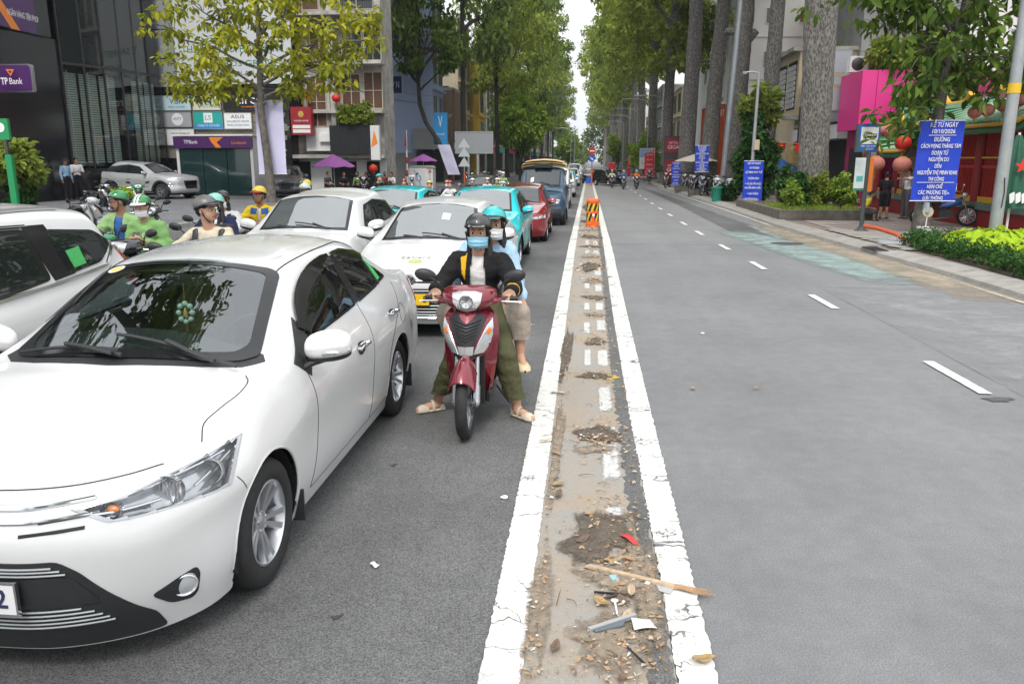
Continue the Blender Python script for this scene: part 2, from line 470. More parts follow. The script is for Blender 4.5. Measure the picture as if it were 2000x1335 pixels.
strip('asphalt_patch',[(4.0,18.9),(4.0,23),(4.05,36),(3.8,52),(3.75,58)],[(5.2,17.9),(5.0,21),(5.05,24),(4.8,30),(4.55,42),(4.2,52),(3.9,58)],.007,A_P,.03,.25,seed=3,ymax_fine=30)
white_p=paint_mat('white_road_paint',(.68,.67,.63),.62)
white_d=paint_mat('white_dash_paint',(.66,.66,.64),.3,(.2,.2,.2),False)
strip('left_median_line',[(-.38,-4),(-.375,4),(-.385,10.4),(-.40,18.4),(-.37,32),(-.30,60),(-.25,200)],[(-.215,-4),(-.215,4),(-.225,10.4),(-.235,18.4),(-.21,32),(-.15,60),(-.1,200)],.012,white_p,.0045,.02,seed=5)
strip('right_median_line',[(.385,-4),(.385,4),(.365,6.1),(.365,10.4),(.41,18.5),(.42,30),(.40,60),(.40,200)],[(.54,-4),(.54,4),(.54,6.1),(.55,10.4),(.59,18.5),(.59,30),(.55,60),(.55,200)],.012,white_p,.006,.02,seed=6)
def med_mat():
 m=bpy.data.materials.new('median_dirt');m.use_nodes=True
 n=m.node_tree;P=n.nodes['Principled BSDF'];P.inputs['Roughness'].default_value=.95
 tc=n.nodes.new('ShaderNodeTexCoord')
 def noise(s_,d,r=.65):
  z=n.nodes.new('ShaderNodeTexNoise');z.inputs['Scale'].default_value=s_;z.inputs['Detail'].default_value=d;z.inputs['Roughness'].default_value=r
  n.links.new(tc.outputs['Object'],z.inputs['Vector']);return z.outputs[0]
 def ramp(src,a,b):
  r=n.nodes.new('ShaderNodeMapRange');r.inputs[1].default_value,r.inputs[2].default_value=a,b
  n.links.new(src,r.inputs[0]);return r.outputs[0]
 def mix(fac,a,b):
  x=n.nodes.new('ShaderNodeMix');x.data_type='RGBA';n.links.new(fac,x.inputs[0])
  for k,v in(('A',a),('B',b)):
   if isinstance(v,tuple):x.inputs[k].default_value=(*v,1)
   else:n.links.new(v,x.inputs[k])
  return x.outputs['Result']
 base=mix(ramp(noise(3.0,6),.38,.62),(.33,.295,.25),(.305,.295,.275))
 base=mix(ramp(noise(1.1,5),.46,.66),base,(.35,.275,.20))
 base=mix(ramp(noise(60,5,.8),.60,.66),base,(.14,.105,.075))
 base=mix(ramp(noise(90,3,.8),.63,.67),base,(.50,.46,.40))
 n.links.new(base,P.inputs['Base Color'])
 b=n.nodes.new('ShaderNodeBump');b.inputs['Strength'].default_value=.5;b.inputs['Distance'].default_value=.01
 n.links.new(noise(70,6,.75),b.inputs['Height']);n.links.new(b.outputs[0],P.inputs['Normal'])
 return m
strip('median_strip',[(-.225,-4),(-.225,12),(-.24,20),(-.21,32),(-.16,60),(-.1,200)],[(.395,-4),(.375,6.1),(.375,10.4),(.42,18.5),(.43,30),(.41,60),(.41,200)],.008,med_mat(),0,.2)
strip('asphalt_edge',[(.27,-4),(.275,4),(.26,8),(.29,14),(.33,24)],[(.39,-4),(.375,6.1),(.37,10.4),(.41,18.5),(.42,24)],.010,A_L,.018,.04,seed=9)
barrier_paint=faded(paint_mat('old_barrier_paint',(.58,.58,.56),.95,(.27,.25,.22),False,14),26,.08,.30)
for k,(x,y,w,l)in enumerate(((.19,5.05,.10,.75),(.185,6.35,.095,.62),(.19,7.75,.095,.62),(.20,9.35,.10,.55),(.20,10.6,.10,.5),(.205,12.2,.10,.6),(.215,13.9,.11,.6),(.22,17.0,.11,.7),(.22,19.0,.11,.9),(.04,7.75,.06,.6),(.03,9.2,.07,.55),(.03,10.6,.07,.5),(.03,12.4,.08,.5),(.03,17.2,.09,.7),(.03,19.2,.09,.9),(.19,4.05,.08,.35))):
 soft_strip('barrier_paint_trace',[(x-w*.62,y-l*.6),(x-w*.62,y+l*.6)],[(x+w*.62,y-l*.6),(x+w*.62,y+l*.6)],.0125,barrier_paint,.06,.2)
dirt_d=soil_d=mat('dark_soil',(.12,.098,.076),.98,var=.4,vs=18,bump=.9,bs=55)
dirt_l=mat('dry_soil',(.27,.22,.165),.98,var=.35,vs=14,bump=.8,bs=60)
soil_solid=mat('planter_soil',(.085,.065,.048),.98,var=.4,vs=12,bump=.9,bs=40)
faded(dirt_d,30,.10,.62);faded(dirt_l,26,.14,.40)
for k,(x,y,rx,ry,m,h)in enumerate(((.10,3.86,.19,.27,dirt_d,.018),(.12,5.45,.14,.20,dirt_d,.018),(.10,5.15,.13,.10,dirt_l,.01),(.11,7.05,.13,.13,dirt_d,.014),(.13,8.45,.12,.16,dirt_d,.014),(.13,10.0,.13,.14,dirt_l,.012),(.14,11.3,.15,.2,dirt_d,.014),(.12,12.9,.14,.2,dirt_l,.014),(.10,14.7,.20,.55,dirt_d,.03),(.10,16.2,.2,.2,dirt_l,.012),(.1,18.2,.22,.25,dirt_d,.015),(.1,20.5,.25,.5,dirt_d,.02),(.1,22.6,.26,.4,dirt_l,.015),(.16,3.42,.15,.12,dirt_l,.012),(.12,2.92,.16,.18,dirt_l,.014),(-.17,3.2,.05,.5,dirt_l,.006),(-.17,5.2,.045,.8,dirt_l,.006),(-.18,8,.05,1.2,dirt_d,.006),(.30,3.4,.07,.7,dirt_l,.012),(.1,26,.26,.8,dirt_d,.02),(.1,29,.26,1.2,dirt_l,.02),(.1,34,.26,2.5,dirt_d,.02))):
 patch('dirt_patch',x,y,rx*1.08,ry*1.08,.0135,m,seed=70+k,dome=h,rough=.4)
patch('yellow_paint_spill',.24,7.0,.06,.10,.017,faded(mat('spilt_yellow_paint',(.70,.47,.05),.6,var=.15,vs=20),40,.05,.6),seed=4,rough=.7)
# lane dashes, kerb-side line, turquoise wear
for y,x in((11.3,3.335),(7.35,3.405),(15.2,3.235),(18.4,3.145),(22.0,3.07),(25.3,3.03),(29.2,3.0),(33,2.985),(37,2.97),(41,2.96),(45,2.95),(49.5,2.94),(54,2.93),(59,2.92),(64,2.91),(70,2.9),(76,2.9),(3.4,3.47)):
 l=.56 if y<20 else .62
 if y<3:continue
 strip('lane_dash',[(x-.055+.012,y-l),(x-.055-.012,y+l)],[(x+.055+.012,y-l),(x+.055-.012,y+l)],.012,white_d,.003,.06)
strip('kerb_line',[(6.20,8),(6.04,11.7),(5.98,14.4),(5.78,16.5)],[(6.30,8),(6.14,11.7),(6.08,14.4),(5.87,16.5)],.012,paint_mat('cream_line',(.60,.54,.42),.6),.012,.05,ymax_fine=20)
strip('kerb_line_far',[(5.50,24.5),(5.44,32),(5.2,45),(5.0,58)],[(5.60,24.5),(5.54,32),(5.3,45),(5.1,58)],.012,paint_mat('cream_line_far',(.58,.55,.48),.5),.0,.3)
tealp=faded(paint_mat('faded_turquoise_paint',(.275,.355,.335),1.0,(.245,.247,.25),False,3),2.2,.2,.25)
dustp=faded(paint_mat('ochre_dust',(.36,.30,.225),.6,(.28,.28,.27),False,2),1.8,.22,.24)
soft_strip('turquoise_bus_bay',[(4.6,13.0),(4.2,15.5),(3.9,18.8),(3.5,22.8)],[(6.1,13.0),(5.9,15.5),(5.5,18.8),(4.35,22.8)],.011,tealp,.2,.18)
soft_strip('turquoise_bus_bay',[(4.7,20.4),(4.8,24.6)],[(5.6,20.4),(5.4,24.6)],.0112,tealp,.2,.2)
soft_strip('ochre_dust',[(5.3,11.5),(5.25,16),(5.0,19),(4.9,25)],[(6.25,11.5),(6.15,16),(5.95,19),(5.7,25)],.0128,dustp,.2,.3)
soft_strip('pale_road_dust',[(3.7,6.0),(3.65,12.8)],[(6.1,6.0),(5.9,12.8)],.0124,faded(mat('pale_dust',(.30,.305,.31),.9,var=.1),1.3,.28,.14),.2,.3)
patch('road_stain',3.45,6.65,.14,.07,.008,faded(mat('dark_stain',(.09,.09,.088),.9,var=.2),20,.1,.6),seed=2,rough=.4)
patch('manhole_cover',4.75,19.3,.38,.38,.0128,mat('cast_iron',(.075,.07,.068),.7,var=.3,vs=12,bump=.5),seed=3,rough=.03)
# darker drips on the near lane
for k,(x,y)in enumerate(((-1.22,4.75),(-1.05,3.0))):
 patch('oil_spot',x,y,.02,.025,.0065,faded(mat('oil_stain',(.045,.045,.045),.6),30,.1,.6),seed=k,rough=.6)
kx=lambda y:float(np.interp(y,[-10,11.7,14.1,17.2,22.3,24.5,33,45,60,90,200],[6.6,6.25,6.2,5.98,5.72,5.62,5.62,5.38,5.15,4.9,4.9]))
kerb_m=mat('kerb_concrete',(.30,.285,.26),.9,var=.22,vs=3,bump=.5,bs=40)
kerb=thing('kerb',None,None);tag(kerb,kind='structure')
ks=[]
y=6.0;i=0
while y<70:
 L=1.0 if y<36 else 2.0
 if not(16.6<y<17.4):
  y0,y1=y+.008,y+L-.008
  mb=MB();P=[]
  for yy in(y0,y1):
   x=kx(yy);hh=.13+rnd.uniform(-.006,.006)
   P+=[(x,yy,-.02),(x+.03,yy,hh*.55),(x+.34,yy,hh),(x+.52,yy,hh),(x+.52,yy,-.02)]
  mb.add(P,[(0,1,6,5),(1,2,7,6),(2,3,8,7),(3,4,9,8),(4,3,2,1,0),(5,6,7,8,9)])
  mb.build('kerb_stone',kerb_m,kerb,smooth=0)
 else:
  x=kx(y)
  MB().bx(x+.04,x+.5,y+.01,y+L-.01,-.02,.09).build('kerb_stone',kerb_m,kerb)
  for k in range(5):MB().bx(x-.01,x+.30,y+.12+.16*k,y+.17+.16*k,.088,.115).build('drain_bar',MAT['dark_metal'],kerb)
 y+=L
paving_base=mat('paving_joint',(.20,.165,.14),.95,var=.25)
pv=strip('right_pavement',[(kx(y)+.5,y)for y in(-10,6,12,17,22,33,45,60,90,300)],[(40,-10),(40,300)],.105,paving_base,0,2.)
tile_m=mat('paving_tile',(.33,.275,.25),.85,var=.14,vs=2.0,bump=.3,bs=70,island=.45)
tl=MB().box((0,0,0),(.385,.385,.03)).mesh('paving_tile',[tile_m],0)
far=MB();nt_=0
for iy in range(0,75):
 for ix in range(0,14):
  y=13.2+.4*iy+.2;x=6.62+.4*ix+.2
  if x<kx(y)+.75:continue
  if y<18.6 and x<9.2 and x>6.5:continue
  if 25.0<y<32.5 and x<9.6:continue
  if x>10.6 or y>43:continue
  z=.118+rnd.uniform(-.004,.004)
  if nt_<300 and y<30:
   o=link('paving_tile',tl,pv,(x,y,z));o.rotation_euler=(rnd.uniform(-.006,.006),rnd.uniform(-.006,.006),rnd.uniform(-.01,.01));nt_+=1
  else:far.box((x,y,z),(.385,.385,.03))
fo_=far.build('far_paving_tiles',tile_m,pv,smooth=0);tag(fo_,kind='stuff')
strip('concrete_apron',[(6.6,17.0),(6.4,22.2)],[(8.3,17.2),(8.4,21.0)],.1365,mat('rough_concrete',(.30,.275,.245),.92,var=.25,vs=2.5,bump=.5),.08,.1,seed=8,ymax_fine=30)
patch('cement_patch',7.1,18.6,.65,1.0,.1405,faded(mat('grey_cement',(.33,.34,.345),.9,var=.15,vs=5,bump=.4),6,.1,.6),seed=6,rough=.35)
# left pavement and forecourt
fore_m=mat('forecourt_paving',(.135,.135,.14),.8,var=.18,vs=1.5,bump=.3,bs=30)
strip('left_pavement',[(-60,-10),(-60,300)],[(-12.0,-10),(-12,45),(-10.5,62),(-9.5,80),(-9,300)],.10,fore_m,0,2.)
cb=MB()
for iy in range(46):
 for ix in range(60):
  x=-24+ix*.2+(.1 if iy%2 else 0);y=24.0+iy*.32
  cb.box((x,y,.105+rnd.uniform(-.003,.004)),(.19,.30,.02))
tag(cb.build('cobble_paving',mat('cobbles',(.17,.17,.18),.75,var=.2,vs=3,island=.5),None,smooth=0),kind='stuff')
# ------------------------------------------------------------------ trees
def leaf_mat(name,rgb,dark,tr=.3):
 m=mat(name,rgb,.6,var=.5,vs=.35,dark=dark,island=.6,trans=tr,spec=.14)
 return m
LEAF=dict(near_yellow=leaf_mat('leaf_yellow_green',(.42,.40,.035),(.13,.19,.02),.45),near_dark=leaf_mat('leaf_deep_green',(.15,.22,.035),(.03,.075,.014),.4),avenue=leaf_mat('leaf_avenue',(.30,.35,.06),(.075,.125,.025),.48),avenue_dark=leaf_mat('leaf_avenue_dark',(.17,.23,.05),(.045,.085,.02),.42),bright=leaf_mat('leaf_bright',(.31,.42,.06),(.08,.15,.025),.4),lime=leaf_mat('leaf_lime',(.42,.55,.03),(.20,.36,.02),.4),hedge=leaf_mat('leaf_hedge',(.055,.13,.03),(.015,.05,.012),.25))
bark_m=mat('bark',(.13,.115,.10),.95,var=.55,vs=5,bump=1.0,bs=18)
bark_dark=mat('bark_dark',(.045,.04,.034),.95,var=.5,vs=6,bump=1.0,bs=20)
def bark_big():
 m=bpy.data.materials.new('scaly_bark');m.use_nodes=True
 n=m.node_tree;P=n.nodes['Principled BSDF'];P.inputs['Roughness'].default_value=.95
 tc=n.nodes.new('ShaderNodeTexCoord');mp=n.nodes.new('ShaderNodeMapping');mp.inputs['Scale'].default_value=(1,1,.45)
 n.links.new(tc.outputs['Object'],mp.inputs[0])
 vo=n.nodes.new('ShaderNodeTexVoronoi');vo.inputs['Scale'].default_value=15;n.links.new(mp.outputs[0],vo.inputs['Vector'])
 nz=n.nodes.new('ShaderNodeTexNoise');nz.inputs['Scale'].default_value=22;nz.inputs['Detail'].default_value=7;nz.inputs['Roughness'].default_value=.75;n.links.new(mp.outputs[0],nz.inputs['Vector'])
 ad=n.nodes.new('ShaderNodeMath');ad.operation='MULTIPLY_ADD';ad.inputs[1].default_value=.45;n.links.new(vo.outputs['Distance'],ad.inputs[0]);n.links.new(nz.outputs[0],ad.inputs[2])
 cr=n.nodes.new('ShaderNodeValToRGB');e=cr.color_ramp.elements
 e[0].position=.45;e[0].color=(.055,.048,.042,1);e[1].position=.9;e[1].color=(.27,.255,.235,1)
 k=cr.color_ramp.elements.new(.62);k.color=(.11,.10,.09,1)
 n.links.new(ad.outputs[0],cr.inputs[0]);n.links.new(cr.outputs[0],P.inputs['Base Color'])
 b=n.nodes.new('ShaderNodeBump');b.inputs['Strength'].default_value=1.0;b.inputs['Distance'].default_value=.06
 n.links.new(ad.outputs[0],b.inputs['Height']);n.links.new(b.outputs[0],P.inputs['Normal'])
 return m
BARK=bark_big()
def leaf_cloud(name,clumps,per,L,wd,m,seed=0,droop=.35,outward=.6,two=True,spread=1.0):
 """leaves scattered through clumps (centre, radii); every leaf its own folded blade"""
 r=np.random.default_rng(seed)
 C=np.array([k[0]for k in clumps],float);Rd=np.array([k[1]if hasattr(k[1],'__len__')else(k[1],)*3 for k in clumps],float)
 N=len(clumps)*per
 ci=np.repeat(np.arange(len(clumps)),per)
 d=r.normal(size=(N,3));d/=np.linalg.norm(d,axis=1)[:,None]
 rad=r.random(N)**.45
 pos=C[ci]+d*rad[:,None]*Rd[ci]*spread
 dirv=d*outward+r.normal(size=(N,3))*.6;dirv[:,2]-=droop;dirv/=np.linalg.norm(dirv,axis=1)[:,None]
 upv=r.normal(size=(N,3))*.55+np.array([0,0,1.0])+d*.3
 s=np.cross(dirv,upv);s/=np.linalg.norm(s,axis=1)[:,None]+1e-9
 nn=np.cross(s,dirv)
 sc=(.65+.7*r.random(N))[:,None]
 l,w=L*sc,wd*sc
 tip=pos+dirv*l-nn*l*.12
 if two:
  v=np.stack([pos,pos+dirv*l*.33+s*w*.5+nn*w*.22,pos+dirv*l*.70+s*w*.38+nn*w*.12,tip,pos+dirv*l*.70-s*w*.38+nn*w*.12,pos+dirv*l*.33-s*w*.5+nn*w*.22],1)
  k=6;quad=np.array([[0,1,2,3],[0,3,4,5]])
 else:
  v=np.stack([pos,pos+dirv*l*.5+s*w*.5+nn*w*.15,tip,pos+dirv*l*.5-s*w*.5+nn*w*.15],1)
  k=4;quad=np.array([[0,1,2,3]])
 idx=(np.arange(N)[:,None,None]*k+quad[None]).reshape(-1)
 nf=N*len(quad)
 me=bpy.data.meshes.new(name)
 me.vertices.add(N*k);me.vertices.foreach_set('co',v.reshape(-1).astype(np.float32))
 me.loops.add(nf*4);me.loops.foreach_set('vertex_index',idx.astype(np.int32))
 me.polygons.add(nf);me.polygons.foreach_set('loop_start',np.arange(0,nf*4,4,dtype=np.int32))
 me.materials.append(m);me.update();me.validate()
 return me
def limb(mb,p0,p1,r0,r1,seed,wob=.08,n=7,sides=9):
 r=random.Random(seed);p0,p1=V(p0),V(p1);L=np.linalg.norm(p1-p0)
 pts=[p0+(p1-p0)*k/n+(V(r.uniform(-1,1),r.uniform(-1,1),r.uniform(-.5,.8))*wob*L*math.sin(PI*k/n)if 0<k<n else 0)for k in range(n+1)]
 mb.tube(pts,[r0+(r1-r0)*k/n for k in range(n+1)],sides)
 return pts
def trunk_mesh(mb,path,rad,sides=20,lumps=.06,flare=1.5,seed=0):
 """tapered trunk with buttress flare and lumps"""
 path=[V(p)for p in path];r=random.Random(seed);N=28
 d=np.cumsum([0]+[np.linalg.norm(path[i+1]-path[i])for i in range(len(path)-1)]);T=d[-1]
 def fn(u,v):
  t=u**1.3*T;p=V(*[np.interp(t,d,[q[k]for q in path])for k in range(3)]);a=2*PI*v
  rr=np.interp(t,d,rad);fl=1+(flare-1)*math.exp(-t/.5)*(1+.25*math.sin(5*a+seed))
  nz=mnoise.noise(Vector((math.cos(a)*1.3+seed,math.sin(a)*1.3,t*.7)))*lumps*2+mnoise.noise(Vector((math.cos(a)*4+seed,math.sin(a)*4,t*2.4)))*lumps
  return p+V(math.cos(a),math.sin(a),0)*rr*fl*(1+nz)
 mb.grid(fn,N*2,sides)
 return mb
def big_crown(seed,cx,cy,z0,z1,rad,n,per,L,wd,m,mb=None,base=None,two=False):
 """clumps through an uneven tall crown, hollows left between them; limbs run out to some of them"""
 r=random.Random(seed);cl=[]
 while len(cl)<n:
  a=r.uniform(0,2*PI);t=r.random();z=z0+(z1-z0)*t
  prof=math.sin(PI*min(1,.18+.80*t))**.6
  lob=1+.28*math.sin(3*a+seed+4*t)+.18*math.sin(5*a-seed*2+7*t)
  q=rad*prof*lob*math.sqrt(r.uniform(.12,1))
  c_=(cx+math.cos(a)*q,cy+math.sin(a)*q,z)
  if mnoise.noise(Vector((c_[0]*.35+seed,c_[1]*.35,c_[2]*.35)))<-.18:continue
  s=r.uniform(.55,1.15)*rad*.19
  cl.append((c_,(s*1.15,s*1.15,s*.75)))
 if mb is not None:
  for c_,_ in cl[::max(1,n//16)]:
   zb=base+(c_[2]-base)*r.uniform(.35,.6)if c_[2]>base else base
   limb(mb,(cx+r.uniform(-.1,.1),cy,min(zb,c_[2])),c_,.14*rad/5,.03,r.random(),.06,5,6)
 return leaf_cloud('crown',cl,per,L,wd,m,seed,two=two)
AV=[]
for k in range(4):
 mb=MB();trunk_mesh(mb,[(0,0,0),(.1*(k-1),.05,6),(.15,0,13),(.1*k,0,22)],[.50,.42,.34,.12],16,.07,1.5,k)
 cr=big_crown(20+k,0,0,9+k*.6,25+k,5.2+.3*k,150,70,.50,.26,LEAF['avenue'],mb,9)
 AV.append((mb.mesh('trunk',[BARK],60),cr))
LF=[]
for k in range(3):
 mb=MB();trunk_mesh(mb,[(0,0,0),(.1,.05,4),(.3*(k-1),0,9),(.2*k,0,15)],[.27,.22,.17,.08],12,.06,1.4,k+9)
 cr=big_crown(40+k,0,0,6.2+.5*k,19+1.5*k,5.0,112,72,.44,.24,LEAF['avenue'],mb,5.5)
 LF.append((mb.mesh('trunk',[bark_dark],60),cr))
def avenue(kind,k,x,y,label,grp,rz=0.,s=1.,sh=1.,dark=False):
 t=thing('avenue_tree',label,'tree',(x,y,.1),rz,grp)
 tr,cr=kind[k%len(kind)]
 a=link('trunk',tr,t);b=link('crown',cr,t)
 t.scale=(s,s,sh)
 if dark:
  b.material_slots[0].link='OBJECT';b.material_slots[0].material=LEAF['avenue_dark']
 return t
GR='tall trees along the right pavement';GL='trees along the left side of the street'
for k,(x,y,s,sh,dk,lb)in enumerate(((6.35,66,.95,1.0,0,'tall straight tree behind the blue banner with the leafiest near crown'),(6.1,79,1.0,1.06,0,'tall pale trunked tree beyond the dark red shop sign'),(6.1,96,1.0,1.12,0,'tall tree standing beside the red upright banner'),(6.0,114,1.05,1.2,0,'far tall tree past the red banners'),(6.0,134,1.1,1.25,0,'hazy tall tree well beyond the red banners'))):
 avenue(AV,k,x,y,lb,GR,k*1.9,s,sh,dk)
for k,y in enumerate((156,178,204,235,270)):
 avenue(AV,k+1,6.0-.1*k,y,'%s distant tall tree of the right hand row counted beyond the slim red banner'%('first','second','third','fourth','farthest')[k],GR,k*2.3,1.1,1.25+.02*k)
for k,(x,y,s,sh,dk,lb)in enumerate(((-14.3,58,.95,1.75,1,'straight dark trunked tree in front of the pale blue wall'),(-9.9,64.5,.90,1.5,1,'dark trunked tree rising behind the white triangle signs'),(-8.0,72,.80,1.15,0,'pale grey trunked tree right of the blank grey board'),(-8.6,86,.86,1.2,0,'taller tree behind the round bushy green tree'),(-8.6,100,.90,1.25,1,'far dark tree past the round bushy tree'))):
 avenue(LF,k,x,y,lb,GL,k*1.3+.4,s,sh,dk)
for k,y in enumerate((118,138,162,190,225,265)):
 avenue(LF,k+1,-8.8-.2*k,y,'%s distant tree of the left hand row counted beyond the round bushy tree'%('first','second','third','fourth','fifth','farthest')[k],GL,k*2.1,1.1,1.35,k%2)
def s_tree():
 t=thing('leaning_tree','dark S curved tree leaning beside the blank white utility cabinet','tree',(-10.7,62,.1),0,GL)
 mb=MB();trunk_mesh(mb,[(0,0,0),(-.25,0,1.7),(-.9,0,3.4),(-1.75,0,4.6),(-2.2,0,6),(-2.3,0,8),(-2.0,0,11)],[.27,.23,.21,.19,.17,.14,.07],12,.05,1.3,4)
 cl=big_crown(77,-2.2,0,8.3,14.8,2.9,42,60,.42,.25,LEAF['near_dark'],mb,6)
 mb.build('trunk',bark_dark,t,smooth=60);link('crown',cl,t)
s_tree()
# round bushy trees
def bushy(x,y,r,z0,z1,label,m,seed,per=70,n=60,L=.30,grp=None,trunks=2,name='bushy_tree',cat='tree',zb=.1):
 t=thing(name,label,cat,(x,y,zb),0,grp)
 mb=MB();rr=random.Random(seed)
 for k in range(trunks):limb(mb,(rr.uniform(-.25,.25),0,0),(rr.uniform(-.5,.5)*r*.5,0,(z0+z1)/2),.11,.04,seed+k,.05)
 cl=[]
 while len(cl)<n:
  d=V(rr.gauss(0,1),rr.gauss(0,1),rr.gauss(0,1));d/=np.linalg.norm(d);q=rr.uniform(.35,1)
  p=V(d[0]*r,d[1]*r,(z0+z1)/2+d[2]*(z1-z0)/2*1.0)*V(q,q,1)if True else 0
  p[2]=(z0+z1)/2+d[2]*q*(z1-z0)/2
  cl.append((tuple(p),r*rr.uniform(.18,.3)))
  if len(cl)%9==0:limb(mb,(0,0,z0*.8),p,.04,.012,seed+len(cl),.06,4,5)
 mb.build('trunk',bark_dark,t,smooth=60)
 link('crown',leaf_cloud('crown',cl,per,L,L*.55,m,seed),t)
 return t
bushy(-6.3,74,2.7,2.6,7.6,'round bushy light green tree on the left kerb ahead of the taller trees',LEAF['bright'],5,110,90,.34)
bushy(5.7,80,1.5,.6,4.2,'yellowish green bushy tree around the white and red poster',LEAF['bright'],6,80,50,.28)
bushy(7.0,62,1.3,.2,2.2,'low dark green shrub beside the dark red shop sign',LEAF['hedge'],7,90,40,.22,name='shrub',cat='shrub')
bushy(6.1,105,1.3,.8,4.2,'small light green tree left of the red upright banner',LEAF['bright'],8,60,40,.34)
bushy(5.2,140,2.0,1.5,6,'small bright tree far down the right kerb',LEAF['bright'],9,50,40,.5)
bushy(-4.0,165,2.5,1.5,7,'small bright tree far down beside the left lanes',LEAF['bright'],10,50,40,.5)
bushy(13.2,48,1.9,4.6,8.4,'pale green rooftop tree over the cream breeze block house',LEAF['bright'],11,45,30,.30)
# treeline closing the street
def far_mass():
 cl=[];r=random.Random(12)
 for _ in range(260):
  x=r.uniform(-34,30);h=17+4*math.sin(x*.35)+2.5*math.sin(x*.9+1)-(5 if-9<x<0 else 0)
  cl.append(((x,330+r.uniform(-14,14),r.uniform(1.5,h)),r.uniform(1.6,2.8)))
 o=link('distant_treeline',leaf_cloud('distant_treeline',cl,60,1.4,.8,LEAF['avenue_dark'],3,two=False));tag(o,kind='stuff')
far_mass()
# --- big bare trunks on the right, crowns above the frame
def big_trunk(x,y,path,rad,label,seed,flare=1.35,crown=True,knob=None):
 t=thing('giant_tree',label,'tree',(x,y,.1),0,GR)
 mb=MB();trunk_mesh(mb,path,rad,28,.05,flare,seed)
 if knob is not None:
  for k in knob:mb.tube([V(k[0]),V(k[0])+V(k[1])],[k[2],k[2]*.8],10)
 top=path[-1]
 if crown:
  cr=big_crown(90+seed,top[0],top[1],top[2]-4,top[2]+9,5.5,110,60,.52,.28,LEAF['avenue'],mb,top[2]-4)
  mb.build('trunk',BARK,t,smooth=60);link('crown',cr,t)
 else:mb.build('trunk',BARK,t,smooth=60)
 return t
big_trunk(8.15,30.0,[(0,0,0),(-.10,0,3),(-.22,0,7),(-.4,0,15),(-.5,0,20)],[.56,.50,.56,.46,.3],'thickest scaly grey trunk rising from the raised planter beside the pink shop',1,1.12)
big_trunk(9.3,43.5,[(0,0,0),(-.05,0,4),(.05,0,8.5),(.1,0,16),(.1,0,21)],[.46,.41,.37,.33,.22],'tall dark trunk wrapped in creeper behind the second blue banner',2,1.2)
big_trunk(8.3,47.5,[(0,0,0),(.0,0,3),(.05,0,8),(.2,0,11),(.4,0,20)],[.60,.56,.54,.50,.3],'thick pale trunk with a cut branch knob behind the parked scooters',3,1.25,knob=[((-.2,-.1,8.7),(-.65,-.1,.1),.20),((.4,0,8.3),(.45,0,.5),.25)])
big_trunk(8.05,55.5,[(0,0,0),(.12,0,4),(.3,0,8),(.55,0,13),(.8,0,22)],[.62,.52,.46,.42,.2],'slanting slender trunk behind the blue banner on the thin post',4,1.3)
big_trunk(6.85,57.5,[(0,0,0),(.05,0,5),(.2,0,11),(.1,0,15),(0,0,22)],[.62,.52,.46,.36,.2],'straight forked trunk just right of the dark red shop sign',5,1.3,knob=[((.25,0,12),(1.6,0,4.5),.2)])
# --- the yellow-green tree in front of the bank
def near_tree(x,y,path,rad,label,branches,m,L,wd,per,seed,bark,grp=None,whorl=.42,extra=()):
 t=thing('street_tree',label,'tree',(x,y,.1),0,grp)
 mb=MB();trunk_mesh(mb,path,rad,14,.05,1.2,seed)
 r=random.Random(seed);cl=[]
 for(b0,b1,br)in branches:
  pts=limb(mb,b0,b1,br,.012,r.random(),.05,8,7)
  for k,p in enumerate(pts[2:]):
   for q in range(2 if k>1 else 1):
    e=V(p)+V(r.gauss(0,.55),r.gauss(0,.6),r.gauss(.05,.33))
    mb.tube([p,(V(p)+e)/2+V(0,0,.06),e],[.012,.008,.005],5)
    cl.append((tuple(e),(whorl,whorl,whorl*.55)))
 for e in extra:cl.append((e,(whorl,whorl,whorl*.6)))
 mb.build('trunk',bark,t,smooth=60)
 link('crown',leaf_cloud('crown',cl,per,L,wd,m,seed,droop=.75,outward=.9,two=True),t)
 return t
b=[]
r_=random.Random(31)
for k,(dx,z0,z1,dy)in enumerate(((-4.9,6.0,7.6,-.4),(-4.6,4.6,5.5,.2),(-3.6,6.8,8.6,.8),(-2.4,5.2,6.2,-.8),(-2.2,7.4,9.6,.1),(-1.2,6.2,7.6,-1.2),(-1.0,8.0,10.6,.5),(.9,7.9,10.4,-.6),(1.6,6.4,7.8,-1.0),(2.6,7.4,9.3,.6),(3.4,5.6,7.4,.3),(4.6,6.0,7.6,-.3),(5.0,5.4,7.0,.5),(3.8,4.9,5.7,-.5),(2.4,4.8,6.0,.9),(-3.2,5.0,4.9,-.5),(2.2,8.2,10.9,.2),(-2.9,8.4,10.8,-.2))):
 b.append(((0,0,z0-.4),(dx,dy,z1),.07))
near_tree(-13.9,34.3,[(0,0,0),(-.05,0,1.5),(-.22,0,4),(-.1,0,6),(-.05,0,10)],[.21,.18,.155,.12,.05],'thin tree with yellow green leaves over the white banner by the bank',b,LEAF['near_yellow'],.31,.145,22,3,bark_m,None,.40)
b=[]
